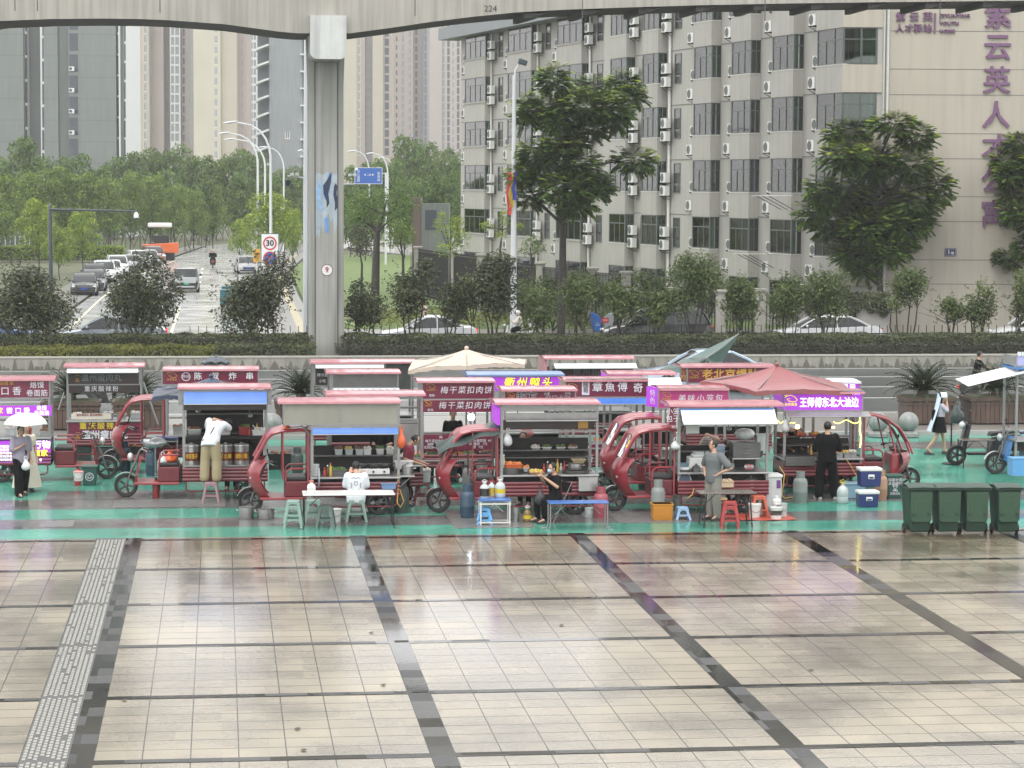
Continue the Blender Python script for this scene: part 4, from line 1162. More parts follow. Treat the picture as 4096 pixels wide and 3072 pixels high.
def figure(label,loc,rz,J,shirt=None,sleeve=.55,pants=None,leg=1.0,hair='short',shoes=m_shoe,scale=1.0,skirt=None,cat='person',hat=None,loose=.0,face=None,skin=m_skin,fine=True,apron=None,flare=0.0,group=None):
 t=thing('person',label,cat,loc,rz,group,scale)
 hd=J['hd'];fdir=(face if face else Vector((0,-1,0)));fdir=Vector(fdir).normalized()
 hl=Vector((0,0,1)).cross(fdir).normalized()*-1;hu=(hd-J['nk']).normalized()*.5+Vector((0,0,.5));hu.normalize()
 B=MB()
 torso(B,J)
 capsule(B,J['nk']-(J['hd']-J['nk'])*.3,J['nk'].lerp(hd,.5),.055,.052)
 def H(f,s,u):return hd+fdir*f+hl*s+hu*u
 B.sphere(H(-.015,0,.03),(.078,.085,.095),14,10);B.sphere(H(.025,0,-.035),(.058,.06,.072),12,8)
 B.sphere(H(.085,0,-.01),(.016,.016,.024),8,6)
 for s in(-1,1):B.sphere(H(-.005,s*.079,0),(.018,.018,.03),8,6)
 for q in 'ab':
  capsule(B,J['sh'+q],J['el'+q],.050,.040);capsule(B,J['el'+q],J['wr'+q],.040,.027)
  w=J['wr'+q];d=(w-J['el'+q]).normalized()
  s=d.orthogonal().normalized();
  lat=Vector((1 if q=='b' else-1,0,0));s=(lat-d*lat.dot(d));s=s.normalized()if s.length>.2 else d.orthogonal().normalized()
  n_=d.cross(s)
  B.loft([[w+d*k+s*(cx*wd)+n_*(cy*.016)for cx,cy in((-1,-1),(1,-1),(1,1),(-1,1))]for k,wd in((-.01,.026),(.04,.040),(.085,.040))])
  if fine:
   for i_,(off,L)in enumerate(((-.030,.058),(-.010,.072),(.010,.068),(.030,.052))):
    a0=w+d*.075+s*off;a1=a0+d*L*.55+n_*.012;a2=a1+d*L*.4+n_*.03
    B.tube([a0,a1,a2],[.0105,.010,.008],6)
   B.tube([w+d*.025-s*.034,w+d*.055-s*.062+n_*.012,w+d*.085-s*.066+n_*.025],[.013,.011,.009],6)
  capsule(B,J['hp'+q],J['kn'+q],.082,.055);capsule(B,J['kn'+q],J['an'+q],.054,.036)
  capsule(B,J['an'+q],J['to'+q],.040,.030)
 o=bpy.data.objects.new('body',voxel(B,'body',m_skin,.013));COL.objects.link(o);o.parent=t
 for s in(-1,1):
  mb=MB();mb.sphere(H(.074,s*.030,.012),(.012,.012,.009),8,5);mb.build('eye',m_hair,t)
 if shirt:
  S=MB();torso(S,J,.018+loose,1.03,.03)
  for q in 'ab':
   e=J['el'+q];sh=J['sh'+q]
   if sleeve>0:
    capsule(S,sh,sh.lerp(e,min(1,sleeve)),.066+loose,.060+loose)
    if sleeve>1:capsule(S,e,e.lerp(J['wr'+q],min(1,sleeve-1)),.056+loose,.042)
  o=bpy.data.objects.new('shirt',voxel(S,'shirt',shirt,.016));COL.objects.link(o);o.parent=t
 if pants:
  S=MB()
  pel=J['pel'];S.sphere(pel+Vector((0,0,-.02)),(.178,.128,.125),14,8)
  for q in 'ab':
   h,k_,a=J['hp'+q],J['kn'+q],J['an'+q]
   capsule(S,h,h.lerp(k_,min(1,leg*2)),.098+loose,.078+loose+flare*.4)
   if leg>.5:capsule(S,k_,k_.lerp(a,min(1,(leg-.5)*2)),.076+loose+flare*.4,.058+loose+flare)
  o=bpy.data.objects.new('trousers',voxel(S,'trousers',pants,.016));COL.objects.link(o);o.parent=t
 if skirt:
  m_,z1,r1=skirt
  S=MB();p=J['pel']+Vector((0,0,.14));n=18;rings=[]
  for k in range(7):
   f=k/6;rr_=.15+(r1-.15)*f**.8
   rings.append([(p.x+rr_*1.12*math.cos(a)*(1+.05*f*math.sin(6*a)),p.y+rr_*.85*math.sin(a),p.z+(z1-p.z)*f)for a in[2*math.pi*j/n for j in range(n)]])
  S.loft(rings);S.build('skirt',m_,t,smooth=60)
 if apron:
  S=MB();f=Vector((0,-1,0))
  S.grid(lambda u,v:tuple((J['pel']+(J['ch']-J['pel'])*(v*1.35-.9*(1-v)*.6))+Vector(((u-.5)*.34,-.155-.02*math.cos((u-.5)*3),(-.25)*(1-v)))),6,6);S.build('apron',apron,t,smooth=60)
 if hair:
  S=MB()
  S.sphere(H(-.022,0,.042),(.088,.094,.098),14,9)
  if hair in('long','bob'):
   L=.30 if hair=='long' else .12
   S.loft([[H(-.02-.05*abs(math.sin(a)),.088*math.cos(a),.03-k*L)if False else hd+hl*(.088*math.cos(a)*(1-.25*k))-fdir*(.02+.075*abs(math.sin(a)))+Vector((0,0,.03-L*k))for a in[math.pi*j/8 for j in range(9)]]+[hd-fdir*.0+hl*0+Vector((0,0,.03-L*k))]for k in(0,.5,1)])
  if hair=='bun':S.sphere(H(-.11,0,.06),.045,10,8)
  if hair=='tail':S.tube([H(-.10,0,.04),H(-.14,0,-.03),H(-.13,0,-.16)],[.03,.032,.012],8)
  cut=[p for p in S.v]
  S.v=[tuple(Vector(p)-fdir*max(0,(Vector(p)-hd).dot(fdir)-.035)*1.0+(hu*.02 if(Vector(p)-hd).dot(fdir)>.035 else Vector()))for p in cut]
  S.build('hair',m_hair if hat is None else m_hair,t,smooth=70)
 if hat:
  S=MB();S.sphere(H(-.01,0,.035),(.118,.128,.12),16,10);S.build('helmet',hat,t,smooth=70)
  S=MB();S.sphere(H(.055,0,.0),(.075,.085,.06),12,8);S.build('visor',mat('visor',(.02,.022,.025),.1),t,smooth=70)
 if shoes:
  for q in 'ab':
   a,b=J['an'+q],J['to'+q];d=(b-a);d.z=0;d=d.normalized()if d.length>.01 else Vector((0,-1,0));s=Vector((-d.y,d.x,0))
   S=MB();z0=min(a.z-.085,b.z-.032)
   rings=[]
   for k,wd,h in((-.085,.030,.06),(-.05,.042,.085),(.03,.044,.085),(.12,.050,.055),(.175,.045,.045),(.20,.025,.035)):
    c=a+d*k;rings.append([(c.x+s.x*u*wd,c.y+s.y*u*wd,z0+v*h+(0 if v else 0))for u,v in((-1,0),(1,0),(1,.6),(.6,1),(-.6,1),(-1,.6))])
   S.loft(rings);S.build('shoe',shoes,t,smooth=50)
 return t
# food carts on cargo tricycles
m_red=mat('trike_red',(0.25,0.032,0.042),0.28,vs=3,var=.18,coat=.5)
m_reds=mat('trike_red_worn',(0.13,0.018,0.025),0.38,vs=4,var=.3,streak=.3)
m_steel=mat('stainless',(0.36,0.36,0.355),0.32,metal=.85,vs=4,var=.2)
m_steel_d=mat('dull_steel',(0.13,0.13,0.127),0.45,metal=.6,vs=5,var=.3)
m_alu=mat('aluminium_post',(0.25,0.25,0.245),0.42,metal=.4,vs=6,var=.2)
m_pink=mat('pink_roof_sheet',(0.50,0.22,0.25),0.16,vs=2.5,var=.25,bump=.1,bs=5)
m_mar=mat('maroon_board',(0.135,0.014,0.038),0.35,vs=2,var=.15)
m_mag=mat('magenta_board',(0.30,0.03,0.13),0.35,vs=2,var=.1,emit=(.35,.03,.16),es=.25)
m_dk=mat('dark_board',(0.030,0.018,0.018),0.35,vs=4,var=.4)
m_lit=mat('lit_purple_panel',(0.25,0.03,0.40),0.4,var=.1,emit=(.42,.05,.62),es=.55)
m_lit_w=mat('lit_white_letter',(.8,.8,.9),.4,var=0,emit=(.85,.92,1.0),es=1.2)
m_lit_y=mat('lit_yellow_letter',(.7,.6,.05),.4,var=0,emit=(.9,.8,.05),es=.9)
m_let=mat('white_letter',(0.62,0.60,0.64),.5,var=0)
m_gold=mat('gold_letter',(0.52,0.27,0.05),.45,var=0)
m_letk=mat('black_letter',(0.015,0.012,0.012),.5,var=0)
m_blue=mat('blue_awning',(0.05,0.16,0.52),.35,vs=2,var=.15,streak=.2)
m_wawn=mat('white_awning',(0.62,0.66,0.68),.35,vs=2,var=.12,streak=.2)
m_plexi=mat('cloudy_plexiglass',(0.24,0.235,0.20),.18,vs=1.3,var=.25,streak=.15)
m_tyre=mat('tyre_rubber',(0.006,0.006,0.006),.6)
m_rim=mat('wheel_rim',(0.07,0.07,0.072),.4,metal=.6)
m_inside_shade=mat('cart_interior_shade',(0.007,0.0065,0.006),.6,vs=5,var=.5)  # near-black colour carries the shade inside the carts
m_ws=glass_mat('windshield',(.55,.62,.60),.5)
m_silver=mat('silver_paint',(.5,.5,.5),.35,metal=.5)
def wheel(par,c,r=.27,w=.11,nm='wheel'):
 t=MB();q=r-.065
 t.lathe([(q,-w*.42),(r-.02,-w*.5),(r,-w*.3),(r,w*.3),(r-.02,w*.5),(q,w*.42),(q,-w*.42)],(0,0,0),24,'y',caps=False)
 o=t.build(nm,m_tyre,par,smooth=40,loc=c)
 d=MB();d.lathe([(q,-w*.36),(q-.03,-w*.38),(q-.03,w*.38),(q,w*.36)],(0,0,0),20,'y',caps=False)
 d.lathe([(.055,-w*.45),(.055,w*.45)],(0,0,0),10,'y')
 for k in range(5):
  a=2*math.pi*k/5;ca,sa=math.cos(a),math.sin(a)
  d.tube([(.03*ca,0,.03*sa),((q-.01)*ca,0,(q-.01)*sa)],.026,5)
 d.build('rim',m_rim,o,smooth=40)
 return o
def cab(t,xb,sg,roofed=True,zs=1.0,y0=.14,y1=1.10,red=None,tarp=None,open_bag=None,shield=True):
 red=red or m_red;yc=(y0+y1)/2
 P=lambda u,y,z:(xb+sg*u,y,z*zs)
 wheel(t,P(1.30,yc,.27/zs),.27,nm='front_wheel')
 mb=MB()
 for s in(-.085,.085):mb.tube([P(1.30,yc+s,.27),P(1.14,yc+s,.72)],.024,6)
 mb.tube([P(1.14,yc,.68),P(.98,yc,1.08)],.03,6);mb.build('fork',m_steel_d,t,smooth=40)
 mb=MB();mb.grid(lambda u,v:P(1.30+.31*math.cos(R(20+130*u)),yc-.07+.14*v,.27+.31*math.sin(R(20+130*u))),8,2);mb.build('mudguard',m_silver,t,smooth=50)
 mb=MB();mb.tube([P(.80,yc-.34,1.08),P(.92,yc-.2,1.13),P(.98,yc,1.08),P(.92,yc+.2,1.13),P(.80,yc+.34,1.08)],.018,6)
 mb.build('handlebar',m_steel,t,smooth=40)
 for s in(-1,1):
  mb=MB();mb.tube([P(.80,yc+s*.34,1.08),P(.70,yc+s*.38,1.06)],.024,6);mb.build('grip',m_blk,t)
  mb=MB();mb.tube([P(.88,yc+s*.26,1.12),P(.92,yc+s*.34,1.30)],.008,4);mb.sphere(P(.92,yc+s*.36,1.34),(.02,.065,.045),8,6);mb.build('mirror',m_blk,t,smooth=50)
 mb=MB();mb.box(*sorted((P(.08,0,0)[0],P(1.10,0,0)[0])),y0+.02,y1-.02,.33*zs,.39*zs);mb.build('floor_pan',red,t,bevel=.015)
 mb=MB();mb.box(*sorted((P(.06,0,0)[0],P(.56,0,0)[0])),y0+.06,y1-.06,.39*zs,.74*zs);mb.build('seat_base',m_reds if red is m_red else red,t,bevel=.03)
 mb=MB();mb.box(*sorted((P(.08,0,0)[0],P(.54,0,0)[0])),y0+.1,y1-.1,.74*zs,.83*zs);mb.build('seat',m_blk,t,bevel=.03)
 for s in(y0+.04,y1-.04):
  mb=MB();mb.tube([P(.54,s,.74),P(.52,s,.95),P(.44,s,1.02),P(.08,s,1.02)],.022,6);mb.build('arm_rail',red,t,smooth=50)
 if roofed:
  side=[(0,1.84),(.22,1.87),(.62,1.85),(.84,1.79),(.96,1.68),(1.22,1.20),(1.34,.98),(1.30,.62),(1.10,.36)]
  for s in(y0,y1):
   mb=MB();mb.tube([P(a,s,b)for a,b in side[:6]],[.032,.034,.038,.045,.045,.04],7);mb.tube([P(.05,s,.40),P(.05,s,1.84)],.028,6);mb.tube([P(.60,s,.78),P(.60,s,1.84)],.018,5)
   mb.build('side_frame',red,t,smooth=50)
  mb=MB();roofp=[(-.02,1.86),(.2,1.90),(.62,1.88),(.84,1.81),(.97,1.68)]
  def rf(u,v):
   k=u*4;i=min(3,int(k));f=k-i
   a=roofp[i][0]*(1-f)+roofp[i+1][0]*f;b=roofp[i][1]*(1-f)+roofp[i+1][1]*f
   return P(a,y0-.03+(y1-y0+.06)*v,b+.05*math.sin(math.pi*v)+.012*math.sin(v*math.pi*10))
  mb.grid(rf,12,20);mb.build('cab_roof',red,t,smooth=50)
  mb=MB();mb.grid(lambda u,v:P(.97+.25*u,y0+.03+(y1-y0-.06)*v,1.68-.48*u+.03*math.sin(math.pi*v)),2,4);mb.build('windshield',m_ws,t,smooth=60)
  fp=[(1.20,1.22),(1.33,1.05),(1.38,.90),(1.34,.66),(1.22,.46),(1.08,.34)]
  def ff(u,v):
   k=u*5;i=min(4,int(k));f=k-i
   a=fp[i][0]*(1-f)+fp[i+1][0]*f;b=fp[i][1]*(1-f)+fp[i+1][1]*f
   wd=(y1-y0)/2+.02-.16*max(0,u-.35);ph=(v-.5)*2
   return P(a-.22*ph*ph*ph*ph-.05*ph*ph,yc+wd*ph,b)
  mb=MB();mb.grid(ff,12,14);mb.build('front_fairing',red,t,smooth=60)
  for s in(-.28,.28):
   mb=MB();mb.sphere(P(1.30,yc+s,.80),(.03,.05,.04),10,6);mb.build('headlight',mat('lamp_lens',(.3,.3,.29),.1),t,smooth=60)
  mb=MB();mb.tube([P(.98,yc-.05,1.58),P(1.12,yc+.18,1.36)],.012,4);mb.build('wiper',m_blk,t)
 elif shield:
  mb=MB();mb.grid(lambda u,v:P(1.12-.14*u-.06*(2*v-1)**2,yc+(v-.5)*.62,.36+.62*u),4,8);mb.build('leg_shield',red,t,smooth=60)
  mb=MB();mb.sphere(P(1.20,yc,.93),(.07,.09,.10),10,8);mb.build('headlight',m_silver,t,smooth=60)
 if tarp:
  def tf(u,v):
   return P(-.05+1.42*u,y0-.14+(y1-y0+.28)*v,1.94-.25*u-.22*u*u+.06*math.sin(v*math.pi)-.12*(abs(v-.5)*2)**4-.03*math.sin(u*13+v*5))
  mb=MB();mb.grid(tf,14,10);mb.build('rain_cover',tarp,t,smooth=70)
class Cart:
 pass
def logo(c,px,py,h,m):
 """outline emblem: a rounded bird-like hand over a line of script"""
 k=h/100*c.s
 pts=[(-62,20),(-30,34),(0,38),(34,24),(58,-4),(44,-22),(8,-24),(-22,-14),(-40,2),(-10,8)]
 x,z=c.X(px),c.Z(py)
 mb=MB();mb.tube([(x+a*k,-.018,z+b*k+8*k)for a,b in pts],.008,4)
 mb.tube([(x-64*k,-.018,z+46*k),(x-40*k,-.018,z+34*k)],.008,4);mb.tube([(x-46*k,-.018,z+56*k),(x-34*k,-.018,z+40*k)],.008,4)
 mb.build('emblem',m,c.t)
 text('世界美食',.30*h*c.s,m,c.t,(x,-.018,z-42*k),name='emblem_script')
def cart(label,x0,x1,yg,roof,roof_ext=(8,8),hdr=None,hdr_mat=None,counter=None,bed=True,awn=None,cabspec=None,signs=(),depth=1.05,lower=None,shelf=None,posts=True,ends=None,back=False,roof_mat=None,tilt=0,sides=True):
 c=Cart();xm=(x0+x1)/2
 g=G(xm,yg);Y=g.y;c.Y=Y;c.s=Y/F_PX
 t=thing('food_cart',label,'food cart',(g.x,Y,0));c.t=t;c.label=label
 c.X=lambda px:AT(px,yg,Y).x-g.x
 c.Z=lambda py:AT(xm,py,Y).z
 X,Z=c.X,c.Z;a,b=X(x0),X(x1);c.a,c.b=a,b
 zr=Z(roof);c.zr=zr
 ra,rb=X(x0-roof_ext[0]),X(x1+roof_ext[1])
 mb=MB();mb.grid(lambda u,v:(ra+(rb-ra)*u,-.07+(depth+.14)*v,zr-.05+.035*math.sin(math.pi*v)+.01*math.sin(u*31)*(1-v)),16,6)
 mb.box(ra,rb,-.085,-.07,zr-.09,zr-.045);mb.box(ra,rb,depth+.07,depth+.085,zr-.09,zr-.045)
 mb.box(ra-.012,ra,-.07,depth+.07,zr-.09,zr-.045);mb.box(rb,rb+.012,-.07,depth+.07,zr-.09,zr-.045)
 mb.build('roof',roof_mat or m_pink,t,smooth=30)
 if posts:
  for sx in(a,b):
   for y in(.03,depth-.03):
    mb=MB();mb.box(sx-.028,sx+.028,y-.028,y+.028,.50,zr-.06);mb.build('post',m_alu,t)
 if hdr:
  z1,z0=Z(hdr[0]),Z(hdr[1]);ha,hb=(X(hdr[2]),X(hdr[3]))if len(hdr)>2 else(ra+.03,rb-.03)
  mb=MB();mb.box(ha,hb,-.012,.03,z0,z1);mb.build('sign_board',hdr_mat or m_mar,t)
  mb=MB();
  for z in(z0-.03,z1):mb.box(ha-.02,hb+.02,-.02,.03,z,z+.03)
  mb.box(ha-.03,ha,-.02,.03,z0,z1);mb.box(hb,hb+.03,-.02,.03,z0,z1);mb.build('board_frame',m_alu,t)
  if sides:
   for nm,sx in(('side_board',ha-.03),('side_board',hb+.005)):
    mb=MB();mb.box(sx,sx+.025,.035,depth-.03,z0,z1);mb.build(nm,(ends[0]if ends and sx<0 else(hdr_mat if hdr_mat in(m_mar,m_mag,m_lit)else m_alu)),t)
 else:
  mb=MB()
  for y in(0,depth):mb.box(a,b,y-.02,y+.02,zr-.16,zr-.11)
  mb.build('top_rail',m_alu,t)
 if awn:
  ya,yb_,xa,xb_,m,out=awn
  za,zb=Z(ya),Z(yb_);e0,e1=X(xa),X(xb_)
  mb=MB();mb.grid(lambda u,v:(e0+(e1-e0)*u,-.04-out*v,za+(zb-za)*v*1.0-.03*math.sin(v*3.1)+.008*math.sin(u*23)*v),12,4)
  mb.build('awning',m,t,smooth=60)
  mb=MB();mb.tube([(e0,-.04-out,zb),(e1,-.04-out,zb)],.014,5);mb.build('awning_bar',m_alu,t)
  if out>.25:
   for x in(e0+.04,e1-.04):
    mb=MB();mb.tube([(x,-.02,zb-.28),(x,-.04-out,zb)],.010,4);mb.build('awning_strut',m_alu,t)
 if counter:
  zc=Z(counter)
  mb=MB();mb.box(a-.04,b+.04,-.08,depth-.05,zc-.04,zc);mb.build('counter',m_steel,t,bevel=.008)
  c.zc=zc
  mb=MB();mb.box(a+.03,b-.03,depth-.10,depth-.06,.62,zc-.04);mb.box(a+.03,a+.06,.1,depth-.1,.62,zc-.04);mb.box(b-.06,b-.03,.1,depth-.1,.62,zc-.04);mb.box(a+.06,b-.06,.22,.25,.62,zc-.05);mb.build('cabinet_shell_shade',m_inside_shade,t)  # shell and added front sheet near-black: deep shade under the counter put into colour
 if shelf:
  for py,y in shelf:
   zs_=Z(py);mb=MB();mb.box(a+.05,b-.05,y,y+.32,zs_-.025,zs_);mb.build('shelf',m_steel_d,t)
 if lower:
  l0,l1,z1,z0,m=lower
  mb=MB();mb.box(X(l0),X(l1),-.05,-.02,Z(z0),Z(z1));mb.build('lower_panel',m,t)
 if bed:
  zb0,zb1=.42,.74
  def bf(u,v):return(a-.03+(b-a+.06)*u,-.045-.018*abs(math.sin(v*math.pi*4)),zb0+(zb1-zb0)*v)
  mb=MB();mb.grid(bf,1,24);mb.build('bed_side',m_reds,t,smooth=30)
  mb=MB();mb.box(a-.03,b+.03,-.03,depth,.42,.50);mb.box(a-.03,b+.03,depth-.02,depth+.02,.42,.74);mb.box(a-.03,a,-.03,depth,.42,.74);mb.box(b,b+.03,-.03,depth,.42,.74);mb.build('bed',m_reds,t)
  mb=MB();mb.tube([(a+.05,-.05,.42),(a+.05,-.05,.24),(a+.14,-.05,.20),(b-.14,-.05,.20),(b-.05,-.05,.24),(b-.05,-.05,.42)],.02,6);mb.build('guard_rail',m_reds,t,smooth=40)
  sg_=cabspec[0]if cabspec else-1
  wx=(b-.45)if sg_<0 else(a+.45)
  for y in(.06,depth-.1):wheel(t,(wx,y,.27),nm='rear_wheel')
  mb=MB();mb.tube([(wx,.06,.27),(wx,depth-.1,.27)],.04,8);mb.build('axle',m_steel_d,t)
 if cabspec:
  sg_,kw=cabspec;cab(t,a-.03 if sg_<0 else b+.03,sg_,**kw)
 for sgn_ in signs:
  s,px,py,hpx,m=sgn_[:5];kw=sgn_[5]if len(sgn_)>5 else{}
  d_=dict(name='lettering',depth=.006);d_.update(kw)
  text(s,hpx*c.s,m,t,(X(px),d_.pop('y',-.022),Z(py)),**d_)
 return c
A=cart('red cart with blue awning and steel soup barrels, a man leaning in',736,1066,1998,1540,(22,18),awn=(1566,1614,737,1068,m_blue,.16),cabspec=(-1,dict(roofed=False)),shelf=((1745,.8),(1668,.85)))
mb=MB();mb.box(A.a,A.b,-.0,.03,A.Z(1640),A.Z(1614));mb.build('valance',m_dk,A.t)
mb=MB();mb.box(A.a-.12,A.a-.03,.0,1.2,A.Z(1620),A.zr-.1);mb.build('side_board',m_alu,A.t);mb=MB();mb.box(A.b+.03,A.b+.12,.0,1.2,A.Z(1620),A.zr-.1);mb.build('side_board',m_alu,A.t)
mb=MB();mb.box(A.a,A.b,-.02,.02,A.Z(1866),A.Z(1860));
for px in(895,900,990):mb.box(A.X(px)-.012,A.X(px)+.012,-.02,.02,.74,A.Z(1862))
mb.build('bed_rail',m_alu,A.t)
mb=MB();mb.box(A.a+.03,A.b-.03,.02,1.2,A.Z(1868),A.Z(1862));mb.build('deck',m_steel_d,A.t)
mb=MB();mb.box(A.a+.05,A.b-.05,.45,.80,A.Z(1765),A.Z(1752));mb.box(A.a+.05,A.b-.05,1.15,1.2,A.Z(1862),A.Z(1770));mb.build('work_table',m_inside_shade,A.t)
B=cart('noodle cart with cloudy plexiglass header, blue awning and a seated man in white',1249,1594,2062,1597,(135,8),hdr=(1618,1694,1140,1586),hdr_mat=m_plexi,counter=1907,awn=(1711,1735,1250,1590,m_blue,.10),cabspec=(-1,dict(roofed=True)),shelf=((1836,.75),))
mb=MB();mb.box(B.X(1359)-.012,B.X(1359)+.012,-.03,-.012,B.Z(1694),B.Z(1618));mb.box(B.a,B.b,-.01,.02,B.Z(1711),B.Z(1697));mb.build('header_mullion',m_alu,B.t)
mb=MB();mb.tube([(B.X(1200),.1,B.Z(1694)),(B.X(1245),.1,B.Z(1745))],.015,5);mb.build('header_brace',m_alu,B.t)
mb=MB();mb.box(B.b,B.X(1660),.1,.7,B.Z(1912),B.Z(1906));mb.build('side_table',m_steel,B.t);mb=MB();mb.tube([(B.b,.15,B.Z(1960)),(B.X(1645),.15,B.Z(1912))],.012,4);mb.build('side_table_strut',m_alu,B.t)
C_=cart('stainless framed cart with a green rain cover over its cab, served by a seated man',2006,2386,2060,1601,(28,10),counter=1898,awn=(1650,1680,2018,2380,m_steel_d,.18),cabspec=(-1,dict(roofed=True,tarp=mat('green_rain_cover',(.03,.05,.045),.35,vs=3,var=.3,bump=.3,bs=6))),shelf=((1815,.8),(1842,.7)))
mb=MB();mb.box(C_.a,C_.b,-.01,.02,C_.Z(1642),C_.Z(1628));mb.box(C_.a,C_.b,-.01,.02,C_.Z(1728),C_.Z(1722));mb.build('header_rail',m_alu,C_.t)
mb=MB();mb.box(C_.a+.03,C_.b-.03,.25,.28,C_.Z(1722),C_.Z(1684));mb.build('opening_shade',m_dk,C_.t)  # dark sheet stands for the shaded opening below the header
mb=MB();mb.box(C_.X(2315),C_.X(2355),.2,.24,C_.Z(1718),C_.Z(1688));mb.build('pictured_card',mat('card_yellow',(.45,.26,.05),.5),C_.t)
mb=MB();mb.box(C_.a-.10,C_.a-.04,.0,1.2,C_.Z(1700),C_.Z(1630));mb.build('side_board',m_lit,C_.t)
D=cart('cart with white and blue awning where a man in grey stands with hands on hips',2714,3066,2054,1609,(40,62),awn=(1636,1690,2716,3090,m_wawn,.42),counter=1888,cabspec=(-1,dict(roofed=True)),shelf=((1820,.8),))
mb=MB();mb.box(D.a,D.X(3084),-.06,-.03,D.Z(1654),D.Z(1634));mb.build('awning_roll',m_blue,D.t)
mb=MB();mb.grid(lambda u,v:(D.X(2712)-.26+.26*u**.6,.1+.9*v,1.84+.40*u**2.2),8,4);mb.build('roof_link',m_pink,D.t,smooth=60)
mb=MB();mb.box(D.X(2672),D.X(2700),-.02,.03,D.Z(1700),D.Z(1622));mb.build('end_sign',m_mar,D.t);text('小笼\n包子',.16,m_let,D.t,(D.X(2686),-.03,D.Z(1660)),name='lettering')
mb=MB();mb.box(D.X(2975),D.X(3005),-.1,-.08,D.Z(1876),D.Z(1856));mb.build('notice',m_red,D.t);text('概不赊',.075,m_let,D.t,(D.X(2990),-.105,D.Z(1866)))
mb=MB();mb.box(D.a+.02,D.b-.02,.02,.05,D.Z(1700),D.Z(1692));mb.build('rail',m_alu,D.t)
E_=cart('cart under a glowing purple sign with strings of yellow lights and a man in black',3136,3442,1976,1560,(4,8),hdr=(1566,1640,3133,3441),hdr_mat=m_lit,counter=1833,cabspec=None,awn=(1646,1662,3140,3468,m_alu,.30),shelf=((1760,.85),(1790,.6)),signs=(('王师傅东北大油边',3310,1612,43,m_lit_w,dict(bold=.02,width=2.45*.575)),('一根油边，咬出东北味，越吃越香',3362,1574,10,m_lit_w)))
logo(E_,3158,1600,44,m_lit_y)
for o in E_.t.children:
 if o.name.startswith('bed_side'):pass
cab_t=E_.t
def curved_cab(t,xb,sg=1,red=m_red):
 """open cab with a long bowed windscreen frame"""
 P=lambda u,y,z:(xb+sg*u,y,z)
 cab(t,xb,sg,roofed=False,shield=False)
 arc=[(0,1.83),(.30,1.84),(.62,1.74),(.92,1.52),(1.14,1.18),(1.24,.92)]
 for y in(.14,.40,1.10):
  mb=MB();mb.tube([P(a,y,b)for a,b in arc],.026,6);
  if y!=.40:mb.tube([P(.04,y,.4),P(.04,y,1.83)],.035,6);mb.tube([P(.62,y,1.74),P(.82,y,.95)],.02,6)
  mb.build('bow_frame',red,t,smooth=50)
 mb=MB();mb.grid(lambda u,v:P(arc[2][0]+(arc[4][0]-arc[2][0])*u+.05*math.sin(math.pi*u),.16+.92*v,arc[2][1]+(arc[4][1]-arc[2][1])*u+.04*math.sin(math.pi*u)),5,4);mb.build('windshield',m_ws,t,smooth=60)
 mb=MB();mb.grid(lambda u,v:P(1.24-.30*(2*v-1)**2+.10*math.sin(math.pi*u)-.18*u*u,.12+1.0*v,.95-.55*u),6,10);mb.build('front_fairing',red,t,smooth=60)
 mb=MB();mb.box(*sorted((P(.75,0,0)[0],P(.98,0,0)[0])),.3,.95,.38,.92);mb.build('dash_column',red,t,bevel=.05)
 mb=MB();mb.grid(lambda u,v:P(.70*u,.14+.96*v,1.87-.12*u*u+.03*math.sin(math.pi*v)),5,4);mb.build('cab_roof',red,t,smooth=60)
curved_cab(E_.t,E_.b+.05)
m_warm=mat('warm_light',(1,.8,.4),.4,var=0,emit=(1,.62,.16),es=9)
m_yel=mat('yellow_light_string',(1,.9,.3),.4,var=0,emit=(1,.82,.18),es=3.2)
m_led=mat('white_led',(1,1,1),.4,var=0,emit=(.8,.95,1),es=14)
mb=MB();mb.sphere((E_.X(3200),.35,E_.Z(1712)),.055,10,8);mb.build('bulb',m_warm,E_.t)
mb=MB();mb.box(E_.X(3318),E_.X(3356),.5,.54,E_.Z(1721),E_.Z(1715));mb.build('tube_lamp',m_warm,E_.t)
rr=random.Random(4)
mb=MB();mb.tube([(E_.X(3330+i*12),.02,E_.Z(1688+7*math.sin(i*1.1)))for i in range(10)],.010,5);mb.tube([(E_.X(3437+rr.uniform(-3,3)),-.01,E_.Z(1665+i*14))for i in range(10)],.016,5);mb.build('light_string',m_yel,E_.t)
mb=MB();mb.tube([(E_.X(3108),.05,E_.Z(1680)),(E_.X(3120),.05,E_.Z(1694)),(E_.X(3132),.05,E_.Z(1684))],.008,4);mb.tube([(E_.X(3158+i*8),.1,E_.Z(1694-3*(i%2)))for i in range(4)],.008,4);mb.build('light_string',m_yel,E_.t)
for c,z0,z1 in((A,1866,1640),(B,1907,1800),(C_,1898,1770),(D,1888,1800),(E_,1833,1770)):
 mb=MB();mb.box(c.a+.05,c.b-.05,1.0,1.03,c.Z(z0),c.Z(z1));mb.build('shade_backing',m_inside_shade,c.t)  # added near-black sheet, darkens the view through each stall
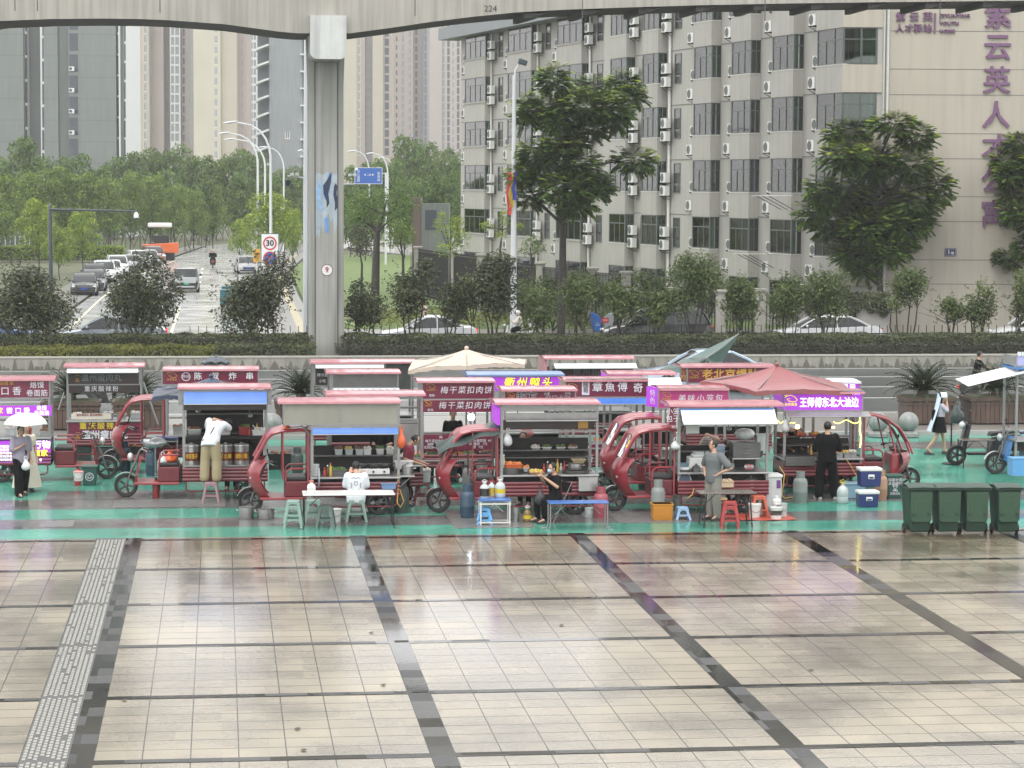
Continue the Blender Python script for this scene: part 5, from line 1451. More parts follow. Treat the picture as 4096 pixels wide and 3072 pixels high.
Fc=cart('cart at the picture edge with lit purple menu panels and a maroon name board',-70,200,1930,1508,(10,24),hdr=(1522,1590,-70,200),counter=1750,lower=(-70,204,1762,1850,m_lit),cabspec=(1,dict(roofed=False)),shelf=((1690,.7),),signs=(('湖首家',30,1532,20,m_gold),('口 香',48,1566,36,m_let),('烙馍',152,1542,28,m_let),('卷面筋',152,1574,28,m_let),('卷万物',152,1780,34,m_lit_w,dict(y=-.06,bold=.03)),('湖首家',150,1813,28,m_lit_y,dict(y=-.06,bold=.03)),('烙馍 卷',150,1840,12,m_lit_w,dict(y=-.06)),('招牌面筋卷\n香辣里脊卷\n烤肠鸡蛋卷\n五花肉饼卷\n原味鸡柳卷',20,1812,12,m_lit_w,dict(y=-.06,line=1.1))))
mb=MB();mb.box(Fc.X(-70),Fc.X(214),-.45,-.42,Fc.Z(1657),Fc.Z(1616));mb.build('lit_name_strip',m_lit,Fc.t)
for s,px,h,m in(('家',10,26,m_lit_y),('尝 口 香',82,26,m_lit_w),):text(s,h*Fc.s,m,Fc.t,(Fc.X(px),-.46,Fc.Z(1637)))
text('烙馍\n卷面筋',20*Fc.s,m_lit_w,Fc.t,(Fc.X(175),-.46,Fc.Z(1637)))
Gc=cart('noodle cart with two dark name boards above and a maroon board below the counter',273,566,1847,1455,(14,14),hdr=(1490,1536,276,558),hdr_mat=m_dk,counter=1682,lower=(275,562,1688,1764,m_mar),awn=(1472,1488,272,556,m_wawn,.25),cabspec=None,sides=False,signs=(('温州瘦肉丸',408,1512,32,mat('grey_letter',(.16,.19,.19),.5),dict(bold=.01)),('一\n品',312,1512,18,m_gold),('重庆酸辣粉',408,1556,24,m_let,dict(spacing=1.3)),('重庆酸辣粉',406,1704,30,mat('yellow_letter',(.55,.42,.04),.5),dict(y=-.06,spacing=1.35,bold=.02)),('一\n品',312,1740,18,m_gold,dict(y=-.06)),('温州瘦肉丸',420,1740,36,m_let,dict(y=-.06,bold=.03))))
mb=MB();mb.box(Gc.X(278),Gc.X(556),-.012,.02,Gc.Z(1571),Gc.Z(1540));mb.build('sign_board',m_dk,Gc.t)
mb=MB();mb.box(Gc.X(287),Gc.X(447),-.06,-.04,Gc.Z(1676),Gc.Z(1653));mb.build('price_strip',mat('cream_strip',(.55,.48,.42),.5),Gc.t);text('温州瘦肉丸 重庆酸辣粉',10*Gc.s,m_red,Gc.t,(Gc.X(360),-.065,Gc.Z(1659)))
mb=MB();mb.tube([(Gc.X(574),.1,Gc.Z(1530)),(Gc.X(632),.1,Gc.Z(1700))],.03,6);mb.tube([(Gc.X(258),.1,Gc.Z(1570)),(Gc.X(235),.1,Gc.Z(1640))],.02,6);mb.build('roof_brace',m_alu,Gc.t)
Hc=cart('cart with a maroon fried skewer name board and a red roofed cab',668,1024,1896,1469,(14,12),hdr=(1482,1536,653,1032),counter=1740,cabspec=(-1,dict(roofed=True)),shelf=((1680,.7),),signs=(('陈',794,1506,32,m_let,dict(bold=.02)),('叔',862,1506,32,m_let,dict(bold=.02)),('炸',932,1506,32,m_let,dict(bold=.02)),('串',1000,1506,32,m_let,dict(bold=.02))))
logo(Hc,690,1504,34,m_gold)
mb=MB();mb.tube([(Hc.X(746)+.10*math.cos(a),-.02,Hc.Z(1506)+.10*math.sin(a))for a in[2*math.pi*i/20 for i in range(20)]],.012,4,closed=True);mb.build('round_emblem',m_let,Hc.t);text('陈叔',.085,m_let,Hc.t,(Hc.X(746),-.02,Hc.Z(1506)))
Ic=cart('tall grey framed stall with pink roof edge behind the plexiglass cart',1252,1650,1823,1440,(8,14),hdr=(1470,1540,1262,1316),hdr_mat=m_dk,awn=(1455,1470,1262,1534,m_wawn,.22),counter=1660,sides=False,signs=(('烤冷面',1290,1500,15,m_let),('小吃',1290,1524,14,m_let)))
mb=MB();mb.box(Ic.X(1545),Ic.X(1640),.2,.24,Ic.Z(1560),Ic.Z(1450));mb.build('back_sheet',m_steel_d,Ic.t)
Jc=cart('small pink roofed cart with plain grey header over a striped awning',1322,1590,1885,1481,(16,12),hdr=(1498,1548,1332,1588),hdr_mat=m_steel_d,awn=(1552,1572,1334,1596,m_wawn,.35),counter=1730,cabspec=None)
mb=MB()
for k in range(9):
 for j in range(2):
  x=Jc.X(1345+k*28);mb.add([(x,-.16-j*.14,Jc.Z(1556+8*j)+.012),(x+.03,-.16-j*.14,Jc.Z(1556+8*j)+.012),(x+.13,-.24-j*.14,Jc.Z(1560+8*j)+.006),(x+.10,-.24-j*.14,Jc.Z(1560+8*j)+.006)],[(0,1,2,3)])
mb.build('awning_stripe',m_blk,Jc.t)
Kc=cart('cart with a long pale pink roof sheet right behind the plexiglass header',1320,1686,2021,1568,(16,14),counter=1860,shelf=((1700,.5),(1640,.6)),cabspec=None)
mb=MB();mb.box(Kc.X(1560),Kc.b,.9,.94,Kc.Z(1800),Kc.Z(1690));mb.build('back_sheet',m_steel,Kc.t)
Lc=cart('cart with two maroon boards of white brush lettering for meat pancakes',1690,1966,1939,1516,(22,12),hdr=(1530,1594,1690,1972),counter=1838,lower=(1694,1984,1736,1800,m_mar),cabspec=None,shelf=((1735,.2),),signs=(('梅干菜扣肉饼',1862,1562,32,m_let,dict(spacing=1.22,shear=.15)),('老杨',1726,1582,12,m_let),('梅干菜扣肉饼',1856,1623,32,m_let,dict(spacing=1.24,shear=.15,y=-.03)),('老杨',1720,1640,12,m_let,dict(y=-.03)),('梅',1762,1748,13,m_let,dict(y=-.06)),('梅干菜扣肉饼\n油酥鲜肉饼\n扣肉饼+至尊肉',1738,1776,13,m_let,dict(y=-.06,line=1.0)),('+至尊肉+蔬菜蛋  9元\n+肉蛋饼   7元\n饼   7元',1910,1776,13,m_let,dict(y=-.06))))
mb=MB();mb.box(Lc.X(1676),Lc.X(1976),-.016,.02,Lc.Z(1648),Lc.Z(1600));mb.build('sign_board',m_mar,Lc.t)
logo(Lc,1722,1548,30,m_gold);logo(Lc,1712,1612,24,m_gold)
mb=MB();mb.sphere((Lc.X(1883),-.05,Lc.Z(1668)),.085,10,8);mb.build('led_lamp',m_led,Lc.t)
Mc=cart('cart with a glowing purple board of yellow brush characters',1898,2240,1898,1490,(30,14),hdr=(1508,1562,1896,2243),hdr_mat=m_lit,counter=1730,cabspec=None,roof_mat=mat('blue_roof_sheet',(.16,.24,.42),.3,vs=3),signs=(('衢州鸭头',2108,1533,44,m_lit_y,dict(spacing=1.35,shear=.2,bold=.01)),))
text('衢州鸭头',45*Mc.s,m_letk,Mc.t,(Mc.X(2110),-.016,Mc.Z(1534)),spacing=1.35,shear=.2,bold=.035,depth=.002)
mb=MB();mb.box(Mc.X(1895),Mc.X(1936),-.025,-.014,Mc.Z(1517),Mc.Z(1509));mb.build('yellow_tab',m_lit_y,Mc.t)
Nc=cart('maroon cart with thick outlined lettering just behind the stainless frame',2018,2292,1990,1549,(14,12),hdr=(1562,1604,2018,2296),counter=1840,cabspec=None,signs=(('超友',2105,1589,44,m_let,dict(bold=.05)),('里脊小吃',2228,1596,26,m_let,dict(bold=.05)),('火爆',2184,1575,12,m_let),('好吃',2268,1574,12,m_let)))
for s,px,py,h in(('超友',2105,1589,44),('里脊小吃',2228,1596,26)):text(s,h*Nc.s,m_letk,Nc.t,(Nc.X(px),-.03,Nc.Z(py)),bold=.01)
logo(Nc,2042,1580,26,m_gold)
Oc=cart('rearmost cart with pink roof and a dim maroon board behind a white flap',2200,2522,1799,1424,(26,12),hdr=(1474,1510,2206,2526),hdr_mat=mat('dim_maroon',(.05,.012,.022),.4),awn=(1452,1470,2212,2540,m_wawn,.35),counter=1640,cabspec=None,signs=(('徐州烙馍',2362,1488,34,mat('dim_letter',(.16,.13,.15),.5),dict(spacing=1.3)),))
mb=MB();mb.box(Oc.X(2174),Oc.X(2186),.0,1.25,Oc.Z(1490),Oc.zr-.1);mb.build('side_board',m_pink,Oc.t)
Pc=cart('octopus cart with maroon board, white oval name plate and blue awning',2262,2572,1936,1511,(8,14),hdr=(1518,1586,2262,2584),awn=(1592,1614,2262,2582,m_blue,.22),counter=1790,cabspec=None,shelf=((1665,.75),(1720,.8)),lower=(2262,2404,1776,1856,m_mar),signs=(('章',2386,1550,44,m_let,dict(bold=.015)),('魚',2436,1550,42,m_let,dict(bold=.015)),('傅',2486,1550,42,m_let,dict(bold=.015)),('奇',2548,1554,42,m_let,dict(bold=.015)),('魚傅',2330,1800,34,m_let,dict(y=-.06)),('章  奇',2330,1836,34,m_let,dict(y=-.06))))
mb=MB();mb.box(Pc.X(2324),Pc.X(2354),-.03,-.014,Pc.Z(1580),Pc.Z(1520));mb.build('name_plate',m_let,Pc.t,bevel=.04);text('龍\n哥',25*Pc.s,m_letk,Pc.t,(Pc.X(2339),-.035,Pc.Z(1549)),line=.95)
logo(Pc,2288,1548,32,m_gold)
Qc=cart('pink roofed cart with a lit purple end and a raised white flap',2440,2690,1893,1486,(12,12),hdr=(1500,1514,2430,2560),hdr_mat=m_lit,awn=(1508,1538,2552,2714,m_wawn,.5),counter=1720,cabspec=None)
Rc=cart('magenta bun cart with gold emblem, a purple lit end and a red cab',2640,2896,1988,1546,(6,12),hdr=(1556,1630,2632,2907),hdr_mat=m_mag,counter=1830,cabspec=None,ends=(m_lit,),signs=(('美味小笼包',2796,1595,33,m_let,dict(spacing=1.32,shear=.12)),('精',2660,1618,15,m_let)))
logo(Rc,2662,1582,32,m_gold)
mb=MB();mb.grid(lambda u,v:(Rc.X(2596)+(Rc.X(2630)-Rc.X(2596))*u,.5*(1-u)-.01,Rc.Z(1630)+(Rc.Z(1552)-Rc.Z(1630))*v),1,1);mb.build('angled_end',m_lit,Rc.t);text('特\n色',.17,m_let,Rc.t,(Rc.X(2612),.2,Rc.Z(1592)),rot=(R(90),0,-.9))
cab(Rc.t,Rc.X(2640),-1,roofed=True,y0=-.1,y1=.86)
Sc=cart('maroon cart with gold block lettering under the edge of the red umbrella',2748,3080,1848,1457,(26,14),hdr=(1470,1530,2748,3090),cabspec=None,counter=1700,signs=(('老北京爆肚',2916,1499,46,m_gold,dict(bold=.03,spacing=1.05)),('正宗',2799,1482,9,m_gold)))
logo(Sc,2772,1496,34,m_gold)
mb=MB();mb.box(Sc.X(2722),Sc.X(2740),-.01,.02,Sc.Z(1526),Sc.Z(1470));mb.build('end_sign',m_mar,Sc.t);text('小\n吃',.16,m_gold,Sc.t,(Sc.X(2731),-.02,Sc.Z(1498)))
Tc=cart('cart with a glowing purple board and pale roof behind the main purple sign',3250,3424,1943,1519,(10,10),hdr=(1532,1566,3270,3430),hdr_mat=m_lit,cabspec=None,counter=1760,roof_mat=m_wawn,signs=(('小锅巴',3372,1551,28,m_lit_w,dict(bold=.02,spacing=1.3)),))
m_tblue=mat('trike_blue',(.04,.17,.42),.3,vs=3,coat=.4)
Uc=cart('blue food tricycle with a white drop awning and striped flags at the picture edge',4062,4300,1905,1462,(10,10),counter=1760,cabspec=None,hdr=(1424,1462,4058,4300),hdr_mat=mat('pale_violet_board',(.35,.36,.62),.4),roof_mat=m_tblue,bed=False)
cab(Uc.t,Uc.X(4212),-1,roofed=False,red=m_tblue)
mb=MB();mb.grid(lambda u,v:(Uc.X(3851)+(Uc.X(4100)-Uc.X(3851))*u,-.30+1.1*v+.0*u,Uc.Z(1540)+(Uc.Z(1482)-Uc.Z(1540))*u+.10*v),6,4);mb.build('awning',m_wawn,Uc.t)
for px,py in((4010,1590),(4062,1680)):
 mb=MB();mb.tube([(Uc.X(px-20),.1,Uc.Z(1502)),(Uc.X(px+30),.1,Uc.Z(py))],.012,4);mb.build('awning_strut',m_blk,Uc.t)
for k in range(4):
 mb=MB();mb.tube([(Uc.X(4066+k*14),0,Uc.Z(1424)),(Uc.X(4066+k*14),0,Uc.Z(1408))],.045,8);mb.build('picket',m_wawn,Uc.t)
# cars and scooters
m_cg=mat('car_glass',(0.012,0.015,0.018),.06,var=.3,vs=1)
m_lens=mat('headlight_lens',(.55,.57,.58),.08,var=0)
m_tail=mat('tail_lamp',(.45,.012,.012),.2,var=0,emit=(1,.02,.02),es=.6)
m_trim=mat('black_trim',(.018,.018,.02),.4)
CARP={}
def paint(nm,c):return mat('car_paint_'+nm,c,.22,vs=1.5,var=.05,coat=.7)
def car_meshes(kind,L,W,H):
 k=(kind,L,W,H)
 if k in CARP:return CARP[k]
 w=W/2
 suv=kind=='suv'
 hb=.98 if suv else .86;belt=1.06 if suv else .93;tr=belt+.02 if suv else .98
 st=[(0,.38,.60,.66),(.06,.26,.72,.82),(.45,.20,hb-.10,.93),(1.15,.18,hb+.02,.97),(1.6,.17,belt,1),(L*.55,.17,belt+.02,1),(L-1.0,.18,tr+.02,.99),(L-.30,.20,tr if not suv else belt,.94),(L-.06,.28,tr-.12,.88),(L,.40,.74,.72)]
 rings=[]
 for x,zl,zt,q in st:
  a=w*q;h=zt-zl
  rings.append([(x,-a*.94,zl),(x,-a,zl+h*.22),(x,-a,zl+h*.62),(x,-a*.96,zt-.05),(x,-a*.80,zt),(x,0,zt+.03),(x,a*.80,zt),(x,a*.96,zt-.05),(x,a,zl+h*.62),(x,a,zl+h*.22),(x,a*.94,zl)])
 B=MB();B.loft(rings)
 out={'body':B}
 x0,x1=(1.05,L-.12)if suv else(1.15,L-.55)
 t0,t1=(1.85,L-.55)if suv else(2.05,L-1.55)
 g=MB();zb=belt-.02
 def ring(f,inset,z):
  a,b=x0+(t0-x0)*f,x1+(t1-x1)*f;q=w*(.90-.16*f)-inset
  return[(a,-q*.82,z),(a+.12,-q,z),((a+b)/2,-q*1.02,z),(b-.12,-q,z),(b,-q*.82,z),(b,q*.82,z),(b-.12,q,z),((a+b)/2,q*1.02,z),(a+.12,q,z),(a,q*.82,z)]
 g.loft([ring(0,0,zb),ring(.5,-.01,(zb+H)/2),ring(.93,0,H-.06)]);out['window']=g
 r_=MB();r_.loft([ring(.90,-.012,H-.085),ring(1.0,.02,H-.03),ring(1.12,.14,H)]);out['roof']=r_
 p=MB()
 for s in(-1,1):
  q0,q1=w*.90*s,w*.755*s
  p.tube([(x0+.02,q0*.9,zb),((x0+t0)/2+.02,(q0+q1)/2*.98,(zb+H)/2),(t0+.03,q1*.96,H-.06)],.04,5)
  p.tube([(x1-.02,q0*.9,zb),((x1+t1)/2-.02,(q0+q1)/2*.98,(zb+H)/2),(t1-.03,q1*.96,H-.06)],.05,5)
  xm=(t0+t1)/2+.1
  p.tube([(xm,q0*1.01,zb),(xm,q1*1.03,H-.06)],.03,5)
 out['pillars']=p
 CARP[k]=(out,x0,belt,st,tr)
 return CARP[k]
def car(label,loc,heading,col,kind='sedan',L=4.7,W=1.82,H=1.46,plate=None,group=None,name='car',brake=False):
 """heading: direction the bonnet points, degrees anticlockwise from +x"""
 o_,x0,belt,st,tr=car_meshes(kind,L,W,H)
 t=thing(name,label,'car',loc,R(heading+180),group)
 off=Vector((-L/2,0,0));w=W/2
 for nm,mb in o_.items():
  m=MB();m.v=[tuple(Vector(v)+off)for v in mb.v];m.f=list(mb.f);m.mi=list(mb.mi)
  m.build(nm,{'body':col,'roof':col,'window':m_cg,'pillars':col}[nm],t,smooth=38)
 hz_=st[2][2]-.12
 for s in(-1,1):
  mb=MB();mb.sphere((.14-L/2,s*w*.66,hz_-.02),(.12,.20,.085),12,8);mb.build('headlight',m_lens,t,smooth=60)
  mb=MB();mb.box(L/2-.10,L/2-.005,s*w*.60-.17,s*w*.60+.17,tr-.28,tr-.10);mb.build('tail_light',m_tail if brake else mat('tail_red',(.30,.015,.015),.25,var=0),t,bevel=.02)
  mb=MB();mb.sphere((x0+.30-L/2,s*(w+.07),belt+.06),(.07,.11,.07),8,6);mb.tube([(x0+.3-L/2,s*w*.9,belt),(x0+.3-L/2,s*(w+.06),belt+.04)],.02,4);mb.build('mirror',m_trim if col.name.endswith('black')else col,t,smooth=60)
  for x in(.86,L-.92):wheel(t,(x-L/2,s*(w-.10),.32),.32,.2)
 mb=MB();mb.box(-.035-L/2,.05-L/2,-w*.52,w*.52,.40,.58);mb.build('grille',m_trim,t,bevel=.02)
 for x,sgn_ in((-L/2-.02,-1),(L/2-.02,1)):
  mb=MB();mb.box(x,x+.04,-w*.8,w*.8,.24,.36);mb.build('bumper',m_trim,t,bevel=.02)
 pm=plate or mat('plate_blue',(.02,.06,.30),.4,var=0)
 mb=MB();mb.box(-.065-L/2,-.03-L/2,-.22,.22,.43,.56);mb.build('number_plate',pm,t)
 mb=MB();mb.box(L/2-.0,L/2+.03,-.22,.22,.56,.70);mb.build('number_plate',pm,t)
 return t
P_w,P_b,P_s=paint('white',(.62,.63,.64)),paint('black',(.012,.013,.015)),paint('silver',(.34,.36,.37))
P_n,P_bg,P_r,P_lb=paint('navy',(.02,.026,.04)),paint('bluegrey',(.24,.28,.31)),paint('copper',(.22,.07,.05)),paint('skyblue',(.38,.47,.58))
gP='cars parked nose to tail along the side street'
for lb,px,zc,col,kd,hd in(('black sedan at the near end of the parked row',335,164,P_b,'sedan',-88),('dark sedan second in the parked row',372,171.5,P_n,'sedan',-88),('navy sport utility third in the parked row',376,179,P_n,'suv',-87),('white sport utility parked behind the navy one',414,186,P_w,'suv',-86),('white sedan in the middle of the parked row',441,193,P_w,'sedan',-85),('tall white car parked in the middle of the row',466,200,P_w,'suv',-84),('silver sedan parked after the tall white car',522,208,P_s,'sedan',-82),('white car near the far end of the parked row',552,216,P_w,'suv',-80),('silver car just before the copper one',590,224,P_s,'sedan',-79),('copper coloured car parked beside the orange machine',612,231,P_r,'suv',-78)):
 p=PC(px,zc);car(lb,(p.x,p.y,-.2),hd,col,kd,4.6,1.8,1.62 if kd=='suv' else 1.46,group=gP)
p=PC(742,170);BL=car('white and black sport utility driving away up the side street',(p.x,p.y,-.2),90,P_b,'suv',4.5,1.86,1.68,mat('plate_green',(.05,.35,.16),.4,var=0))
for o in BL.children:
 if o.name.startswith('roof'):o.data.materials[0]=P_s
mb=MB();mb.prism([(-.72,.66),(.72,.66),(.78,1.06),(-.78,1.06)],2.23,2.285,'yz');mb.build('tailgate',P_s,BL,bevel=.03)
mb=MB();mb.box(2.22,2.29,-.62,.62,.36,.46);mb.build('bumper_trim',P_s,BL)
p=PC(985,206);car('silver car half hidden behind the speed limit sign tree',(p.x,p.y,-.2),-86,P_s,'sedan')
p=AT(446,1300,110.4);car('grey blue sedan behind the round bushes on the far carriageway',(p.x,110.4,-.10),180,P_bg,'sedan',4.95,1.85,1.47,brake=True)
p=AT(1712,1300,110.6);car('white sedan passing behind the small forked trees',(p.x,110.6,-.10),180,P_w,'sedan',4.4,1.8,1.46,brake=True)
p=AT(2625,1300,111.0);car('large black car passing the blue recycling bin',(p.x,111,-.10),180,P_b,'suv',5.1,1.9,1.78,brake=True)
p=AT(3302,1300,110.6);car('white sedan before the garden wall with creeper',(p.x,110.6,-.10),180,P_w,'sedan',5.1,1.85,1.46)
p=AT(4160,1300,109.5);car('white car entering at the picture edge beside two women',(p.x,109.5,-.10),180,P_w,'suv',4.7,1.85,1.62)
p=AT(20,1300,111.0);car('small blue and white car behind the bush at the edge',(p.x-.6,111,-.10),0,paint('royal',(.03,.08,.32)),'sedan',4.2,1.75,1.36)
p=AT(2820,1600,86.0);car('light blue car passing on the near lanes behind the green parasol',(p.x,86,-.05),180,P_lb,'sedan',4.8,1.82,1.48)
def scooter(label,loc,heading,col,box=False,s=1.0,cat='scooter'):
 t=thing('scooter',label,cat,loc,R(heading+180),None,s)
 wheel(t,(-.62,0,.23),.23,.10,'front_wheel');wheel(t,(.58,0,.23),.23,.11,'rear_wheel')
 mb=MB();mb.tube([(-.62,0,.25),(-.50,0,.62),(-.40,0,1.0)],.035,6);mb.build('steering_column',m_steel_d,t,smooth=50)
 mb=MB();mb.grid(lambda u,v:(-.50+.10*u+.06*(2*v-1)**2,(v-.5)*.40*(.7+.3*u),.32+.62*u),4,6);mb.build('leg_shield',col,t,smooth=60)
 mb=MB();mb.prism([(-.42,.30),(.10,.30),(.20,.62),(.80,.70),(.86,.60),(.70,.34),(.30,.24),(-.38,.24)],-.14,.14);mb.build('body',col,t,bevel=.03)
 mb=MB();mb.prism([(.12,.66),(.80,.74),(.82,.80),(.16,.76)],-.14,.14);mb.build('seat',m_blk,t,bevel=.03)
 mb=MB();mb.tube([(-.34,-.32,1.02),(-.42,-.18,1.05),(-.42,.18,1.05),(-.34,.32,1.02)],.018,6);mb.build('handlebar',m_blk,t)
 mb=MB();mb.sphere((-.50,0,.92),(.07,.10,.08),10,6);mb.build('headlight',m_lens,t,smooth=60)
 mb=MB();mb.box(.84,.88,-.08,.08,.56,.64);mb.build('tail_light',m_tail,t)
 for q in(-1,1):
  mb=MB();mb.tube([(-.40,q*.22,1.05),(-.42,q*.30,1.22)],.008,4);mb.sphere((-.42,q*.32,1.26),(.02,.06,.04),8,5);mb.build('mirror',m_blk,t)
 if box:
  mb=MB();mb.box(.62,1.02,-.22,.22,.86,1.24);b=mb.build('delivery_box',mat('box_white',(.62,.62,.60),.5),t,bevel=.02)
  mb=MB();mb.box(.61,1.03,-.23,.23,1.24,1.29);mb.build('box_lid',m_blk,t)
  mb=MB();mb.lathe([(.09,-.225),(.075,-.226)],(.82,0,1.05),16,'y',caps=False);mb.build('box_ring',m_blk,t);text('V',.12,m_blk,t,(.82,-.227,1.05),name='box_mark',bold=.03);text('V',.12,m_blk,t,(.82,.227,1.05),rot=(R(90),0,R(180)),name='box_mark',bold=.03)
 return t
RIDE=dict(pel=(0,.25,.84),wa=(0,.22,1.0),ch=(0,.17,1.19),nk=(0,.15,1.34),hd=(0,.12,1.49),sha=(-.175,.17,1.28),shb=(.175,.17,1.28),ela=(-.26,.0,1.06),elb=(.26,.0,1.06),wra=(-.30,-.26,1.06),wrb=(.30,-.26,1.06),hpa=(-.10,.24,.82),hpb=(.10,.24,.82),kna=(-.15,-.10,.70),knb=(.15,-.10,.70),ana=(-.14,-.06,.36),anb=(.14,-.06,.36),toa=(-.15,-.22,.30),tob=(.15,-.22,.30))
def ride(**kw):return{k:Vector(v)for k,v in{**BASE,**RIDE,**kw}.items()}
p=PC(850,218);scooter('dark scooter ridden away up the side street',(p.x,p.y,-.2),90,m_trim)
figure('rider in dark rain clothes and pinkish helmet on the far scooter',(p.x,p.y,-.2),R(180),ride(),c_black,1.9,c_black,hat=mat('helmet_pink',(.45,.22,.20),.3),loose=.05,fine=False)
p=AT(2060,1340,113.5);scooter('white scooter with delivery box standing by the lamp post',(p.x,113.5,-.2),180,P_w,True)
figure('scooter rider in cream jacket and white helmet looking at a phone',(p.x,113.5,-.2),R(-90),ride(wra=(-.06,-.14,1.12),wrb=(.06,-.14,1.12),ana=(-.2,-.02,.1),toa=(-.2,-.16,.03)),cloth('cream',(.50,.48,.42)),1.9,c_black,hat=mat('helmet_white',(.6,.6,.6),.3),loose=.03)
p=PC(956,262);scooter('small pale scooter far up the street under an umbrella',(p.x,p.y,-.2),-85,P_w)
figure('distant scooter rider under a pale umbrella',(p.x,p.y,-.2),R(5),ride(),c_grey,1.5,c_black,fine=False)
p=AT(940,1330,107);scooter('maroon scooter crossing behind the hedge left of the pier',(p.x,107,-.2),0,paint('maroon',(.12,.02,.03)))
figure('rider in maroon bent low on the scooter behind the hedge',(p.x,107,-.55),R(90),ride(hd=(0,.0,1.40)),cloth('maroon',(.12,.02,.03)),1.8,c_black,hat=mat('helmet_grey',(.3,.3,.3),.3),fine=False)
p=AT(448,1640,79.5);scooter('dark delivery scooter passing behind the noodle cart',(p.x,79.5,-.05),0,m_trim,cat='scooter')
figure('rider in white and black passing behind the noodle cart',(p.x,79.5,-.05),R(90),ride(),c_white,1.2,c_black,fine=False)
p=AT(3930,1600,80.0);scooter('dark scooter on the road behind the white drop awning',(p.x,80.0,-.05),0,m_trim)
figure('dark haired rider in a black shirt on the road behind the cycads',(p.x,80.0,.12),R(90),ride(),c_black,.8,c_black)
p=G(3930,1860);scooter('grey electric bike parked beside the folding table',(p.x,p.y,0),180,m_trim,s=1.15,cat='electric bike')
p=PC(641,240)
t=thing('paving_machine','orange road paving machine with white canopy on the side street','machine',(p.x,p.y,-.2))
m_or=mat('machine_orange',(.50,.10,.02),.4,vs=2,var=.2)
mb=MB();mb.prism([(-1.75,.75),(1.75,.75),(1.75,1.75),(-1.75,1.55)],-1.2,.3,'xz');mb.build('hopper',m_or,t,bevel=.05)
mb=MB();mb.box(-1.2,1.2,.3,3.5,.5,1.7);mb.build('chassis',m_trim,t)
for x in(-.9,.9):
 mb=MB();mb.box(x-.45,x+.45,-.6,2.8,0,.85);mb.build('crawler_track',m_blk,t,bevel=.1)
for x in(-1.0,1.0):
 for y in(.6,2.2):
  mb=MB();mb.tube([(x,y,1.7),(x,y,3.2)],.05,6);mb.build('canopy_post',m_blk,t)
mb=MB();mb.box(-1.25,1.1,.2,2.6,3.2,3.65);mb.build('canopy',P_w,t,bevel=.12)
mb=MB();mb.box(-.7,.8,1.0,2.0,1.7,2.4);mb.build('operator_console',m_trim,t,bevel=.05)
p=PC(920,141)
t=thing('cargo_tricycle','dark teal box tricycle half hidden by the bush left of the pier','tricycle',(p.x,p.y,-.2))
m_teal=mat('teal_box',(.02,.10,.12),.4,vs=2,var=.2)
mb=MB();mb.box(-.6,.75,0,1.7,.45,1.35);mb.build('cargo_box',m_teal,t,bevel=.02)
mb=MB();mb.box(-.5,.6,1.7,2.5,.35,1.5);mb.build('cab',m_teal,t,bevel=.06)
for c_ in((-.5,.4),(.62,.4)):
 o=wheel(t,(c_[0],c_[1],.26),.26);o.rotation_euler=(0,0,R(90))
# lamps, signs, fences
m_pole=mat('pole_white',(.55,.57,.58),.4,vs=2,var=.08)
m_poled=mat('pole_dark',(.035,.05,.06),.4)
def lamp(label,px,zc,head_px,head_py,group=None,base=-.2,r=.085):
 b=PC(px,zc);h=PZ(head_px,head_py,zc);t=thing('street_lamp',label,'street lamp',(b.x,b.y,base),0,group)
 q=h-t.location;H=q.z;
 mb=MB();d=Vector((q.x,q.y,0));pts=[(0,0,0),(0,0,H*.5),(0,0,H*.80)]+[tuple(d*f+Vector((0,0,H*.80+(H*.2)*g)))for f,g in((.04,.25),(.14,.52),(.32,.76),(.58,.92),(1,1.0))]
 mb.tube(pts,[r*1.3,r,r*.9,r*.8,r*.75,r*.7,r*.6,r*.5],8);mb.build('pole',m_pole,t,smooth=50)
 u=d.normalized();mb=MB();a=math.atan2(u.y,u.x)
 mb.sphere((0,0,0),(.55,.17,.07),12,6);o=mb.build('lamp_head',m_pole,t,smooth=60,loc=q+u*.4);o.rotation_euler=(0,R(8),a)
 mb=MB();mb.sphere((0,0,-.03),(.42,.13,.055),12,6);e=mb.build('lens',mat('lamp_lens_blue',(.10,.14,.28),.1),o,smooth=60)
 return t
gl_='white street lamps along the side street'
for lb,a in(('tallest white street lamp with arm over the side street',(1083,170,945,489)),('white street lamp second in line with arm lower than the tallest',(1031,205,915,532)),('white street lamp third in line behind the second arm',(1060,229,935,556)),('white street lamp nearest the blue grey tower edge',(1135,278,1062,588)),('white street lamp mostly hidden by the camera pole',(1228,290,1208,601)),('white street lamp standing in front of the blue road sign',(1477,262,1420,604)),('white street lamp just beyond the blue road sign',(1551,280,1492,613)),('small white street lamp behind the one past the blue sign',(1572,310,1535,630)),('tiny white street lamp among the hazy trees',(1812,330,1796,656))):
 lamp(lb,*a,group=gl_,r=.10)
b=AT(2053,1330,118.2);t=thing('street_lamp','white street lamp with flat square head before the dormitory','street lamp',(b.x,118.2,-.15))
tp=AT(2057,300,118.2)-t.location;hp=AT(2082,248,118.2)-t.location
mb=MB();mb.tube([(0,0,0),(0,0,4.4),(tp.x*.6,0,8.8),tuple(tp)],[.17,.15,.12,.09],10);mb.build('pole',m_pole,t,smooth=50)
mb=MB();mb.tube([tuple(tp-Vector((0,0,.9))),tuple(tp+Vector((.05,0,.25))),tuple(hp)],.045,6);mb.build('arm',m_pole,t,smooth=50)
mb=MB();mb.box(-.22,.22,-.16,.16,-.13,.13);o=mb.build('lamp_head',m_poled,t,bevel=.04,loc=hp+Vector((.1,0,0)));o.rotation_euler=(0,R(18),0)
